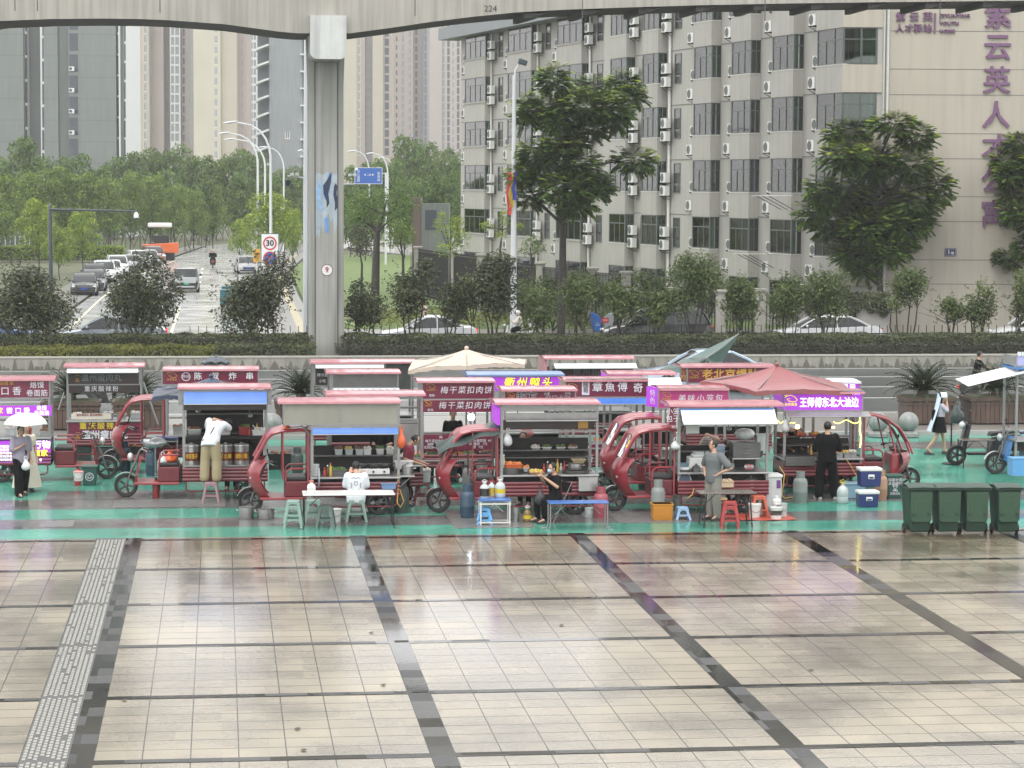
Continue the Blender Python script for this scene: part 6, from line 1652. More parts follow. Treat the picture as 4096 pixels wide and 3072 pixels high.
for j,(px,col)in enumerate(((2036,(.45,.04,.03)),(2044,(.42,.30,.04)),(2056,(.03,.05,.28)))):
 a0,a1=AT(px,690,118)-t.location,AT(px+2,860-j*30,118)-t.location
 mb=MB();mb.grid(lambda u,v:(a0.x-.10+.20*u+.04*math.sin(v*9),-.22+.03*math.sin(u*5+v*6),a0.z+(a1.z-a0.z)*v),4,10);mb.build('banner',mat(f'banner_{"red yellow blue".split()[j]}',col,.6,vs=4,var=.4),t,smooth=60)
b=AT(1224,1335,108);t=thing('camera_pole','thick white traffic camera pole close beside the pier','camera pole',(b.x,108,-.2))
mb=MB();mb.tube([(0,0,0),(0,0,7),(.02,0,14.2)],[.135,.12,.085],12);mb.build('pole',mat('pole_pale',(.66,.69,.73),.35,vs=2,var=.05),t,smooth=50)
z=AT(1215,712,108).z+.2
mb=MB();mb.tube([(0,0,z),(AT(1150,706,108).x-b.x,0,z+.08)],.035,6);mb.build('arm',m_pole,t)
mb=MB();mb.tube([(0,0,z-.3),(AT(1420,730,108).x-b.x,0,z-.25)],.035,6);mb.build('arm',m_pole,t)
for px in(1168,1188,1400,1418):
 mb=MB();x=AT(px,700,108).x-b.x;mb.box(x-.08,x+.08,-.2,.1,z+.08,z+.2);mb.build('camera',m_pole,t,bevel=.02)
mb=MB();x=AT(1152,735,108).x-b.x;mb.lathe([(.03,.2),(.11,.14),(.11,-.02),(.02,-.14)],(x,0,z-.22),10);mb.build('dome_camera',m_poled,t,smooth=50)
b=PC(200,165);t=thing('camera_mast','dark mast with long horizontal arm and white dome camera','camera mast',(b.x,b.y,-.2))
H=PZ(200,816,165).z+.2
mb=MB();mb.lathe([(.14,0),(.13,H-.2),(.11,H-.05),(.03,H)],(0,0,0),10);mb.build('pole',m_poled,t,smooth=50)
a0,a1=PZ(200,838,165)-t.location,PZ(551,845,163)-t.location
mb=MB();mb.tube([tuple(a0),tuple(a1)],[.085,.055],8);mb.tube([tuple(a0-Vector((0,0,.2))),tuple(a0.lerp(a1,.12))],.04,5);mb.build('arm',m_poled,t,smooth=50)
c_=PZ(545,870,163)-t.location
mb=MB();mb.lathe([(.03,.38),(.12,.28),(.17,.16),(.17,-.02)],tuple(c_),12);mb.build('dome_housing',P_w,t,smooth=50)
mb=MB();mb.sphere(tuple(c_-Vector((0,0,.06))),.145,12,8);mb.build('dome_camera',mat('dome_smoke',(.05,.05,.05),.1),t,smooth=60)
p=PZ(1474,703,228);t=thing('road_sign','blue direction sign with white lettering right of the pier','road sign',(p.x,p.y,-.2),-YAW)
zc_=p.z+.2;m_sb=mat('sign_blue',(.02,.09,.36),.4,var=.05);m_sw=mat('sign_white',(.62,.64,.66),.5,var=0)
mb=MB();mb.box(-1.28,1.28,0,.06,zc_-.76,zc_+.76);mb.build('panel',m_sb,t)
mb=MB()
for x0,x1,z0,z1 in((-1.28,1.28,.72,.76),(-1.28,1.28,-.76,-.72),(-1.28,-1.24,-.72,.72),(1.24,1.28,-.72,.72)):mb.box(x0,x1,-.01,0,zc_+z0,zc_+z1)
mb.build('border',m_sw,t)
text('马\n仁\n山\n西\n路',.26,m_sw,t,(-.92,-.012,zc_-.02),line=.85);text('智\n慧\n路',.28,m_sw,t,(.95,-.012,zc_-.1),line=1.1);text('◄ 二级 ►',.22,m_sw,t,(.05,-.012,zc_+.08))
mb=MB();mb.box(-1.24,-1.0,-.011,0,zc_+.5,zc_+.72);mb.build('corner_emblem',m_sw,t)
mb=MB();mb.tube([(1.6,.15,0),(1.6,.15,zc_+.3)],.10,8);mb.tube([(1.6,.15,zc_+.2),(-1.0,.15,zc_+.2)],.05,6);mb.build('sign_post',m_pole,t,smooth=50)
p=PC(1079,150);t=thing('road_sign','white board with thirty speed limit and no stopping roundels','road sign',(p.x,p.y,-.2),-YAW)
z1,z0=PZ(1079,934,150).z+.2,PZ(1079,1062,150).z+.2
mb=MB();mb.box(-.56,.56,0,.05,z0,z1);mb.build('panel',m_sw,t)
mb=MB();[mb.box(x-.02,x+.02,-.008,0,z0,z1)for x in(-.54,.54)];mb.box(-.52,.52,-.008,0,z1-.04,z1);mb.build('border',m_poled,t)
m_rr=mat('sign_red',(.45,.02,.015),.5,var=0)
zA,zB=PZ(1079,974,150).z+.2,PZ(1079,1034,150).z+.2
mb=MB();mb.lathe([(.42,-.01),(.33,-.011)],(0,0,zA),28,'y',caps=False);mb.build('limit_ring',m_rr,t);text('30',.50,m_letk,t,(0,-.014,zA),bold=.03,name='limit_number')
mb=MB();mb.lathe([(.42,-.01),(.34,-.011)],(0,0,zB),28,'y',caps=False);
for a in(45,135):mb.box(-.36,.36,-.013,-.012,-.035,.035,Matrix.Translation((0,0,zB))@Matrix.Rotation(R(a),4,'Y'))
mb.build('no_stopping_ring',m_rr,t);mb=MB();mb.lathe([(.34,-.009),(.001,-.009)],(0,0,zB),28,'y',caps=False);mb.build('no_stopping_disc',m_sb,t)
mb=MB();[mb.tube([(x,.08,0),(x,.08,z1)],.03,6)for x in(-.4,.4)];mb.box(-.4,.4,.05,.08,z0+.1,z0+.2);mb.build('sign_legs',m_pole,t)
p=PC(1026,156);t=thing('notice_board','small yellow notice board left of the speed limit sign','notice board',(p.x,p.y,-.2),-YAW)
z1,z0=PZ(1026,997,156).z+.2,PZ(1026,1050,156).z+.2
mb=MB();mb.box(-.23,.23,0,.04,z0,z1);mb.build('panel',mat('notice_yellow',(.50,.28,.03),.5),t);text('车辆\n慢行',.19,m_letk,t,(0,-.01,(z0+z1)/2),line=1.1)
mb=MB();mb.tube([(0,.06,0),(0,.06,z1)],.03,6);mb.build('sign_post',m_pole,t)
t=thing('median_fence','low black picket fence running along the back of the median','fence',(0,102.6,0))
mb=MB();mb.box(-45,60,-.02,.02,.95,1.0);mb.box(-45,60,-.02,.02,.3,.35);mb.build('rail',m_blk,t)
pk=MB();pk.box(-.014,.014,-.014,.014,0,1.34);pkm=pk.mesh('picket',[m_blk])
xa,xb_=AT(760,1310,102.6).x,AT(4110,1310,102.6).x;n_=int((xb_-xa)/.345)
for i in range(n_):inst(pkm,'picket',t,(xa+(xb_-xa)*i/n_,0,0))
m_st=mat('pillar_stone',(.33,.32,.285),.7,vs=3,var=.2,streak=.4)
PL=[(1672,985,1120,163),(1812,1000,1110,151),(1925,1015,1120,143),(2164,1048,1185,133),(2374,1070,1190,127),(2508,1085,1220,123.5),(2700,1150,1300,121.5),(2888,1160,1330,120.2),(3046,1155,1335,119.4),(3215,1138,1335,118.8)]
prev=None
for i,(px,yt,yb,zc)in enumerate(PL):
 b=PC(px,zc);h=PZ(px,yt,zc).z+.12
 t=thing('fence_pillar',['stone fence pillar farthest back by the utility hut','stone fence pillar by the lime topped tree','stone fence pillar between the clipped trees','stone fence pillar right of the street lamp','stone fence pillar under the big tree','stone fence pillar before the grey pilaster','stone fence pillar behind the black car','stone fence pillar behind the red tail lamp','broad stone fence pillar with barred panel to its right','stone fence pillar touching the green shrub by the creeper'][i],'fence pillar',(b.x,b.y,-.12),-YAW)
 mb=MB();mb.box(-.24,.24,-.24,.24,0,h-.14);mb.build('shaft',m_st,t,bevel=.02)
 mb=MB();mb.box(-.32,.32,-.32,.32,h-.14,h);mb.build('capital',m_st,t,bevel=.03)
 if prev:
  pb,ph=prev;d=b-pb;L=d.length
  f=thing('fence_panel',['barred fence panel deepest behind the lime tree','barred fence panel between lime trees','barred fence panel before the low wing','barred fence panel right of the lamp','barred fence panel by the pilaster','barred fence panel over the recycling bin','barred fence panel over the black car','barred fence panel beside the red lamp','barred fence panel left of the garden wall'][i-1],'fence',(pb.x,pb.y,-.12),math.atan2(d.y,d.x))
  hh=min(h,ph)-.25
  mb=MB();mb.box(.25,L-.25,-.025,.025,hh-.1,hh-.04);mb.box(.25,L-.25,-.025,.025,.2,.26)
  x=.35
  while x<L-.3:mb.box(x-.02,x+.02,-.02,.02,.05,hh+.08);x+=.16
  mb.build('bars',m_blk,f)
 prev=(b,h)
q0,q1=G(-60,1035,-.2),G(420,1010,-.2)
t=thing('site_fence','dark green panel fence with pale posts behind the left trees','fence',(q0.x,q0.y,-.2),math.atan2(q1.y-q0.y,q1.x-q0.x));L=(q1-q0).length
mb=MB();mb.box(0,L,0,.06,.1,2.0);mb.build('panel',mat('panel_green',(.03,.06,.055),.3,vs=1,var=.3),t)
for k in range(int(L/1.0)+1):
 mb=MB();mb.box(k*1.0-.05,k*1.0+.05,-.06,.1,0,2.1);mb.build('post',m_pole,t)
hg=hedge('hedge','light green clipped hedge under the site fence',q0.x-2,q0.x+14,q0.y-9,q0.y-7.2,1.3,m_lf_l,.3,60,71);
p=PC(1676,196);t=thing('utility_hut','grey hut with brown column behind the lawn trees','building',(p.x,p.y,-.1),-YAW)
zt=PZ(1676,785,196).z
mb=MB();mb.box(.15,2.4,0,3,0,zt-.5);mb.build('wall',g1d,t);mb=MB();mb.box(-.55,.15,-.1,3,0,zt);mb.build('column',mat('hut_brown',(.10,.07,.06),.6,vs=1,streak=.4),t);mb=MB();mb.box(.5,1.4,-.03,.1,zt-2.6,zt-1.0);mb.build('window',m_glz,t)
mb=MB();
for k in range(16):mb.tube([(-.6+k*.22,-.6,0),(-.6+k*.22,-.6,2.0)],.03,4)
mb.build('railing',m_blk,t)
b=G(1390,1316,-.12);t=thing('park_bench','wooden slatted bench on the lawn right of the pier','bench',(b.x,b.y,-.10),R(-14))
m_wood=mat('bench_wood',(.11,.07,.05),.5,vs=6,var=.3)
mb=MB();[mb.box(-.62,.62,-.42+.1*k,-.34+.1*k,.44,.48)for k in range(4)];mb.build('seat',m_wood,t)
mb=MB();[mb.box(-.62,.62,.02+.03*k,.05+.03*k,.58+.1*k,.66+.1*k)for k in range(4)];mb.build('backrest',m_wood,t)
for x in(-.55,.55):
 mb=MB();mb.tube([(x,-.40,0),(x,-.40,.44),(x,0,.44),(x,.13,.98)],.025,6);mb.tube([(x,0,0),(x,0,.44)],.025,6);mb.build('leg',m_blk,t)
b=AT(2408,1340,121.2);t=thing('recycling_bin','blue and grey recycling bin with red centre beside the black car','bin',(b.x,121.2,-.06))
mb=MB();mb.prism([(-.56,1.0),(-.30,.92),(-.06,.70),(-.06,.05),(-.40,.05),(-.56,.55)],-.2,.2);mb.build('blue_side',mat('bin_blue',(.02,.10,.38),.4),t,bevel=.04)
mb=MB();mb.prism([(.56,1.0),(.30,.92),(.06,.70),(.06,.05),(.40,.05),(.56,.55)],-.2,.2);mb.build('grey_side',mat('bin_grey',(.25,.28,.30),.4),t,bevel=.04)
mb=MB();mb.box(-.06,.30,-.22,-.20,.48,.74);mb.build('red_plate',m_rr,t);text('垃圾',.12,m_sw,t,(.12,-.225,.61));text('♺',.22,m_sw,t,(-.26,-.215,.42),name='recycling_mark')
for i,(px,py,lb)in enumerate(((1142,1066,'short grey bollard nearest on the yellow lined pavement'),(1127,1082,'short grey bollard by the curve of the lawn'),(1198,1010,'short grey bollard far along the pavement'))):
 q=G(px,py,-.13);t=thing('bollard',lb,'bollard',(q.x,q.y,-.13));mb=MB();mb.box(-.14,.14,-.14,.14,0,.62);mb.build('post',m_st,t,bevel=.03);mb=MB();mb.box(-.16,.16,-.16,.16,.62,.68);mb.build('cap',m_kerb,t)
# things standing about the carts
def plastic(nm,c,r=.38):return mat('plastic_'+nm,c,r,vs=6,var=.08)
p_sage,p_sage_d,p_rose,p_red,p_oran=plastic('sage',(.20,.30,.26)),plastic('sage_dark',(.085,.12,.105)),plastic('rose',(.26,.16,.18)),plastic('red',(.30,.035,.035)),plastic('orange_red',(.42,.09,.05))
p_mar,p_sky,p_blue,p_white,p_navy=plastic('maroon',(.17,.022,.035)),plastic('sky',(.10,.30,.56)),plastic('blue',(.04,.12,.40)),plastic('white',(.60,.61,.60)),plastic('navy',(.018,.03,.12))
p_clear=plastic('clear',(.42,.46,.46),.12);p_dgreen=plastic('bin_green',(.007,.034,.019),.5);p_black=m_blk
m_cyl=mat('cylinder_grey',(.20,.22,.21),.45,vs=3,var=.2,streak=.2);m_cylb=mat('cylinder_blue',(.035,.07,.11),.45,vs=3,var=.25,streak=.2)
def stool(label,px,py,col,h=.47,w=.36,low=False,stack=0,inner=None,z=0):
 q=G(px,py);t=thing('stool',label,'stool',(q.x,q.y+w*.5,z),rnd.uniform(-.15,.15))
 def one(zb,c,first):
  a,b=w*.36,w*.54
  mb=MB();mb.loft([[(sx*k,sy*k,zz)for sx,sy in((-1,-.8),(-.8,-1),(.8,-1),(1,-.8),(1,.8),(.8,1),(-.8,1),(-1,.8))]for k,zz in((a*1.06,zb+h-.035),(a*1.06,zb+h-.012),(a,zb+h))]);mb.build('seat',c,t,smooth=30)
  for sx in(-1,1):
   for sy in(-1,1):
    mb=MB();mb.loft([[(sx*(p_+dx),sy*(p_+dy),zz)for dx,dy in((-.035*g,-.035*g),(.012,-.035*g),(.012,.012),(-.035*g,.012))]for p_,zz,g in((a*1.0,zb+h-.03,2.2),(a*1.04,zb+h-.10,1.3),(b,zb+.0,1.0))]);mb.build('leg',c,t)
  mb=MB();k=(a+b)/2*1.02;zz=zb+h*.36
  for s in(-1,1):mb.box(-k,k,s*k-.012,s*k+.012,zz-.02,zz+.02);mb.box(s*k-.012,s*k+.012,-k,k,zz-.02,zz+.02)
  mb.build('leg_rail',c,t)
  mb=MB()
  for s in(-1,1):
   P_=[(-a*.98,zb+h-.03),(-a*.98,zb+h-.15),(-a*.6,zb+h-.085),(0,zb+h-.065),(a*.6,zb+h-.085),(a*.98,zb+h-.15),(a*.98,zb+h-.03)]
   mb.prism(P_,s*a*1.0-.008,s*a*1.0+.008,'xz');mb.prism(P_,s*a*1.0-.008,s*a*1.0+.008,'yz')
  mb.build('apron',c,t)
 one(0,col,True)
 for k in range(stack):one(.10*(k+1),inner if(inner and k%2==0)else col,False)
 return t
stool('dull pink stool the leaning man stands on',844,2014,p_rose)
stool('stack of sage green stools left of the white table',1175,2113,p_sage,stack=1)
stool('sage green stool behind the left legs of the white table',1253,2090,p_sage)
stool('dark grey green stool under the white table',1305,2113,p_sage_d)
stool('wide sage green stool the man in white sits on',1426,2088,p_sage,w=.42)
stool('maroon stool carrying a clear food tub',1694,2014,p_mar,w=.38)
stool('low sky blue stool beside the small blue table',1942,2099,p_sky,h=.26,w=.30,stack=1)
stool('low pale blue stool with dark top by the yellow crate',2734,2080,plastic('pale_blue',(.26,.40,.58)),h=.27,w=.30)
stool('tall red stool stack at the front of the dark table',2925,2115,p_red,stack=1)
stool('orange red stool behind the white bucket',3041,2072,p_oran)
q=G(2880,2078);t=thing('stool','round wooden stool behind the dark folding table','stool',(q.x,q.y,0))
m_pine=mat('pine',(.36,.22,.11),.5,vs=7,var=.25)
mb=MB();mb.lathe([(.15,.43),(.16,.45),(.155,.47)],(0,0,0),18);mb.build('seat',m_pine,t)
for a in range(4):
 c_,s_=math.cos(a*1.571+.785),math.sin(a*1.571+.785);mb=MB();mb.tube([(c_*.17,s_*.17,0),(c_*.11,s_*.11,.43)],.018,6);mb.build('leg',m_pine,t)
def table(label,px0,px1,py,w,h,top,legm,style='x',thick=.035,rail=False,under=None):
 a,b=G(px0,py),G(px1,py);L=b.x-a.x;t=thing('table',label,'table',((a.x+b.x)/2,a.y+w/2,0))
 mb=MB();mb.box(-L/2,L/2,-w/2,w/2,h-thick,h);mb.build('tabletop',top,t,bevel=.01)
 for sx in(-1,1):
  for sy in(-1,1):
   x=sx*(L/2-(.14 if style=='x' else .03));mb=MB()
   if style=='x':mb.tube([(x,sy*(w/2-.04),h-thick),(x+sx*.05,sy*(w/2-.02),0)],.016,6)
   elif style=='fold':mb.tube([(x,sy*(w/2-.05),h-thick),(x,sy*(w/2-.05),.10),(x+sx*.03,sy*(w/2-.05),0),(x+sx*.12,sy*(w/2-.05),0)],.014,6)
   else:mb.box(x-.014,x+.014,sy*(w/2-.03)-.014,sy*(w/2-.03)+.014,0,h-thick)
   mb.build('leg',legm,t)
 if rail:
  mb=MB()
  for z in(.05,h-.09):mb.box(-L/2,L/2,-w/2+.02,-w/2+.045,z-.015,z+.015);mb.box(-L/2,L/2,w/2-.045,w/2-.02,z-.015,z+.015)
  mb.build('frame_rail',legm,t)
 mb=MB();mb.tube([(-L/2+.15,0,h-thick-.02),(-L/2+.45,0,h-thick-.03)],.012,5);mb.tube([(L/2-.15,0,h-thick-.25),(L/2-.42,0,h-thick)],.010,5);mb.tube([(-L/2+.15,0,h-thick-.25),(-L/2+.42,0,h-thick)],.010,5)
 mb.build('brace',legm,t)
 return t
W_T=table('long white folding table in front of the plexiglass cart',1212,1582,2118,.66,.74,mat('table_white',(.66,.67,.66),.18,vs=3,var=.08),p_black,'fold')
S_T=table('small blue topped table with white frame holding oil jugs',1918,2046,2101,.42,.54,mat('table_blue',(.05,.14,.40),.25,vs=6,var=.3),mat('frame_white',(.58,.58,.56),.4),'sq',.03,True)
L_T=table('long low blue folding table with silver legs',2197,2440,2122,.46,.58,MATS['table_blue'],m_alu,'fold',.025)
D_T=table('dark wood folding table with black legs before the awning cart',2800,3030,2112,.58,.74,mat('table_dark',(.13,.115,.10),.22,vs=4,var=.2),p_black,'x',.025)
table('small navy table with silver cover on it behind the open tricycle',616,714,1905,.5,.95,p_navy,m_alu,'sq',.03,True)
R_T=table('dark folding table near the far grey electric bike',3850,3982,1872,.55,.72,MATS['table_dark'],p_black,'sq',.025)
def gas(label,px,py,m,r=.155,h=.62,z=0,collar=True):
 q=G(px,py,z);t=thing('gas_cylinder',label,'gas cylinder',(q.x,q.y+r,z))
 mb=MB();mb.lathe([(r*.86,0),(r*.88,.04),(r,.09),(r,h*.42),(r*1.012,h*.43),(r*1.012,h*.45),(r,h*.46),(r,h*.80),(r*.86,h*.92),(r*.45,h)],(0,0,0),18);mb.build('tank',m,t,smooth=40)
 mb=MB();mb.lathe([(r*.62,h*.95),(r*.62,h*1.22),(r*.56,h*1.22),(r*.56,h*.95)],(0,0,0),16,caps=False);mb.build('collar',m,t,smooth=40)
 mb=MB();mb.lathe([(.02,h),(.02,h*1.15),(.045,h*1.16),(.045,h*1.2)],(0,0,0),8);mb.build('valve',m_steel_d,t)
 return t
gas('dark green gas cylinder at the end of the plexiglass cart',1608,2054,mat('cylinder_dark',(.05,.06,.055),.5,vs=3,var=.3),.17,.60)
gas('tall dark blue gas cylinder in front of the green covered cab',1872,2075,m_cylb,.16,.60)
gas('pale grey gas cylinder behind the dark blue one',1874,2010,m_cyl,.13,.80)
gas('rose painted gas cylinder beside the low blue table',2408,2076,mat('cylinder_rose',(.27,.06,.08),.4,vs=4,var=.3),.165,.56)
gas('grey green gas cylinder behind the yellow crate',2637,2068,m_cyl,.16,.66)
gas('large grey gas cylinder under the glowing purple sign cart',3207,2016,m_cyl,.165,.60)
gas('brown gas cylinder behind the two navy coolers',3530,2000,mat('cylinder_tan',(.33,.19,.12),.5,vs=3,var=.2),.15,.56)
gas('blue gas cylinder under the red cab beside the fried skewer cart',500,1888,m_cylb,.14,.62)
gas('blue gas cylinder behind the orange bags',604,1905,m_cylb,.14,.62)
def bucket(label,px,py,m,r=.135,h=.28,z=0,band=None,lid=None):
 q=G(px,py,z);t=thing('bucket',label,'bucket',(q.x,q.y+r,z))
 mb=MB();mb.lathe([(r*.86,0),(r*.99,h*.93),(r*1.05,h*.94),(r*1.05,h),(r*.95,h),(r*.95,h*.9)],(0,0,0),18);mb.build('shell',m,t,smooth=40)
 mb=MB();mb.tube([(r*1.05*math.cos(a),-r*.2-.10*math.sin(a),h*.9-.13*math.sin(a))for a in[math.pi*i/8 for i in range(9)]],.006,4);mb.build('bail',m_steel_d,t)
 if lid:mb=MB();mb.lathe([(r*1.07,h),(r*1.07,h+.02),(r*.9,h+.03)],(0,0,0),18);mb.build('lid',lid,t,smooth=40)
 if band:mb=MB();mb.lathe([(r*.925,h*.35),(r*.985,h*.75)],(0,0,0),18,caps=False);mb.build('label',band,t,smooth=40)
 return t
m_lbl=mat('dark_label',(.05,.04,.03),.4,vs=14,var=.9)
bucket('white bucket under the white table',1342,2090,p_white)
bucket('white bucket behind the small blue table',2058,2010,p_white,.12,.22)
bucket('plain white bucket with wire handle on the red mat',3024,2074,p_white,.135,.29,lid=p_white)
bucket('white bucket with a dark printed label and a jug on top',3110,2079,p_white,.135,.26,band=m_lbl)
bucket('translucent white bucket behind the labelled one',3132,2070,p_clear,.12,.30)
bucket('steel bucket beside the brown glass jar',2064,2088,m_steel,.09,.30)
bucket('tall steel drum beside the yellow crate',2712,2036,m_steel,.115,.42)
bucket('white pail with pink lid behind the fire extinguisher',313,1925,p_white,.12,.20,z=.22,lid=plastic('pink',(.55,.22,.20)))
bucket('translucent pail by the pink cylinder',2362,2070,p_clear,.11,.20)
bucket('small white pail at the plexiglass cart end',1642,1990,p_white,.11,.24)
def jug(label,px,py,m,z=0,r=.10,h=.33,cap=None,fill=None,band=None):
 q=G(px,py,z);t=thing('jug',label,'jug',(q.x,q.y+r,z))
 mb=MB();mb.lathe([(r*.9,0),(r,.02),(r,h*.3),(r*.96,h*.33),(r,h*.36),(r,h*.62),(r*.8,h*.78),(r*.32,h*.9),(r*.3,h)],(0,0,0),14);mb.build('bottle',m,t,smooth=40)
 mb=MB();mb.lathe([(r*.36,h),(r*.36,h+.03)],(0,0,0),10);mb.build('cap',cap or p_white,t)
 mb=MB();mb.tube([(r*.25,0,h*.95),(r*.55,0,h*1.12),(0,0,h*1.2),(-r*.55,0,h*1.12),(-r*.25,0,h*.95)],.008,5);mb.build('handle',cap or p_white,t)
 if fill:mb=MB();mb.lathe([(r*1.006,.03),(r*1.006,h*fill[1])],(0,0,0),14,caps=False);mb.build('contents',fill[0],t,smooth=40)
 if band:mb=MB();mb.lathe([(r*1.012,h*.25),(r*1.012,h*.5)],(0,0,0),14,caps=False);mb.build('label',band,t,smooth=40)
 return t
m_soy,m_oil,m_ylab=plastic('soy',(.02,.016,.014),.15),plastic('oil',(.42,.30,.06),.15),plastic('yellow_label',(.55,.42,.02))
zt_=.54
jug('jug of dark soy sauce on the small blue table',1940,1992,p_clear,zt_,.105,.32,p_white,(m_soy,.62))
jug('jug of golden oil on the small blue table',1968,1988,p_clear,zt_,.085,.32,p_red,(m_oil,.62))
jug('clear jug with yellow label on the small blue table',2003,1990,p_clear,zt_,.115,.36,p_white,None,m_ylab)
jug('brown glass jar of oil standing on the ground',2112,2090,plastic('amber',(.17,.11,.04),.12),0,.10,.30,p_white,None,m_ylab)
jug('large clear water jug with yellow cap beside the man in black',3376,2015,p_clear,0,.135,.45,m_ylab)
jug('white jug sitting on the labelled bucket',3110,2022,p_white,.27,.10,.17,p_white)
def cooler(label,px,py,z,w=.46,d=.34,h=.30):
 q=G(px,py,z);t=thing('cooler',label,'cooler',(q.x,q.y+d/2,z))
 mb=MB();mb.taper(-w/2,w/2,-d/2,d/2,0,h,.93);mb.build('box',p_navy,t,bevel=.02)
 mb=MB();mb.box(-w/2-.015,w/2+.015,-d/2-.015,d/2+.015,h,h+.075);mb.build('lid',p_white,t,bevel=.02)
 mb=MB();mb.box(-.075,.075,-d/2-.03,-d/2-.0,h*.50,h*.80);mb.build('latch',p_white,t,bevel=.02);mb=MB();mb.box(-.05,.05,-d/2-.036,-d/2-.028,h*.55,h*.66);mb.build('latch_slot',p_navy,t)
 return t
cooler('upper navy cooler with white lid stacked on another',3484,1948,.385,.50,.36,.36)
cooler('lower navy cooler with white lid on the green paint',3476,2030,0)
q=G(2653,2083);t=thing('crate','yellow orange plastic crate in front of the grey green cylinder','crate',(q.x,q.y+.2,0))
m_cr=plastic('crate',(.50,.21,.025));mb=MB();mb.taper(-.22,.22,-.18,.18,0,.36,.94);mb.build('crate_body',m_cr,t,bevel=.015)
mb=MB();[mb.box(-.222,.222,-.186,-.178,z,z+.012)for z in(.05,.10,.15,.20,.25)];mb.box(-.235,.235,-.195,.195,.335,.36);mb.build('ribs',m_cr,t)
q=G(3420,1995);t=thing('tub','translucent blue tub behind the clear water jug','tub',(q.x,q.y+.2,0));mb=MB();mb.taper(-.26,.26,-.2,.2,0,.34,.88);mb.build('basin',plastic('blue_clear',(.22,.36,.46),.2),t,bevel=.02);mb=MB();mb.box(-.28,.28,-.22,.22,.33,.36);mb.build('rim',plastic('blue_clear',(.22,.36,.46)),t,bevel=.01)
def pot(label,px,py,z=0,r=.165,h=.22,m=None,lid=False,y_at=None):
 q=G(px,py,z)if y_at is None else AT(px,py,y_at);t=thing('pot',label,'pot',(q.x,q.y+(r if y_at is None else 0),z))
 mb=MB();mb.lathe([(r*.94,0),(r,.03),(r,h),(r*1.06,h+.005),(r*1.06,h+.015),(r*.94,h+.01),(r*.92,.03)],(0,0,0),18,caps=not True);mb.lathe([(r*.93,.004),(.001,.004)],(0,0,0),18,caps=False);mb.build('pan',m or m_steel,t,smooth=40)
 for s in(-1,1):mb=MB();mb.tube([(s*r,-.05,h*.75),(s*(r+.05),-.04,h*.78),(s*(r+.05),.04,h*.78),(s*r,.05,h*.75)],.010,5);mb.build('handle',m or m_steel,t)
 if lid:mb=MB();mb.lathe([(r*1.04,h+.015),(r*.6,h+.05),(.02,h+.06),(.03,h+.09),(.001,h+.095)],(0,0,0),16,caps=False);mb.build('lid',m or m_steel,t,smooth=40)
 return t
pot('steel stock pot beside the front wheel of the plexiglass cart',986,2078,r=.16,h=.24)
pot('wide steel pot right of the stock pot',1064,2081,r=.185,h=.21)
zb_=A.Z(1862)
for k,(px,s,lb)in enumerate(((767,'银耳莲子','steel soup barrel with orange label at the left end of the deck'),(838,'绿豆沙','steel soup barrel mostly hidden behind the khaki trousers'),(903,'豆血番','steel soup barrel right of the khaki trousers'),(966,'酒酿小圆','steel soup barrel at the right end of the deck'))):
 t=thing('soup_barrel',lb,'barrel',(A.t.location.x+A.X(px),A.Y+.24,zb_));r=.175
 mb=MB();mb.lathe([(r,0),(r,.40),(r*1.05,.405),(r*1.05,.42),(r*.96,.43)],(0,0,0),20);mb.build('body',m_steel,t,smooth=40)
 mb=MB();mb.lathe([(r*1.03,.43),(r*1.0,.46),(r*.5,.48),(.02,.485)],(0,0,0),20);mb.lathe([(.03,.485),(.03,.51)],(0,0,0),8);mb.build('lid',m_steel,t,smooth=40)
 mb=MB();mb.lathe([(r*1.01,.10),(r*1.01,.30)],(0,0,0),20,caps=False);mb.build('label_band',mat('barrel_label',(.14,.035,.012),.4,vs=12,var=.5),t,smooth=40)
 text(s,.115,mat('label_gold',(.60,.36,.03),.4,var=0),t,(0,-r*1.03,.20),width=.27,bold=.02)
m_bag=mat('orange_bag',(.55,.10,.03),.3,vs=8,var=.3,bump=.5,bs=14);m_bagw=mat('white_bag',(.55,.57,.57),.3,vs=8,var=.15,bump=.5,bs=14);m_foil=mat('silver_foil',(.42,.43,.44),.28,metal=.6,vs=8,var=.3,bump=.8,bs=12)
def sack(label,loc,rad,m,seed=1,name='bag',cat='bag',handles=True):
 t=thing(name,label,cat,loc);r=random.Random(seed)
 mb=MB();mb.sphere((0,0,rad[2]),rad,16,10)
 if handles:mb.v=[(x*(1.15-.85*max(0,z/(2*rad[2]))**1.5),y*(1.15-.85*max(0,z/(2*rad[2]))**1.5),z)for x,y,z in mb.v]
 mb.v=[tuple(Vector(v)*(1+(.45 if m is m_foil else .16)*mnoise.noise(Vector(v)*(5 if m is m_foil else 6)+Vector((seed,0,0)))))for v in mb.v];mb.build('sack',m,t,smooth=70)
 if handles:mb=MB();mb.tube([(-.03,0,rad[2]*1.9),(-.02,0,rad[2]*2.5),(.03,0,rad[2]*2.5),(.04,0,rad[2]*1.9)],.012,5);mb.build('handle',m,t)
 return t
ax=A.t.location.x
sack('orange plastic bag bulging on the first tricycle seat',(ax+A.X(678),A.Y+.5,.80),(.20,.2,.12),m_bag,1)
sack('crumpled white bag left of the orange one',(ax+A.X(650),A.Y+.42,.76),(.13,.13,.12),m_bagw,2)
sack('silver insulated cover heaped on the red cab tricycle',(AT(612,1750,58.5).x,58.5,.97),(.34,.25,.11),m_foil,3,'insulated_cover','cover',False)
sack('orange pumpkins bag hanging at the plexiglass header',(B.t.location.x+B.X(1150),B.Y+.3,B.Z(1735)),(.14,.1,.09),m_bag,4)
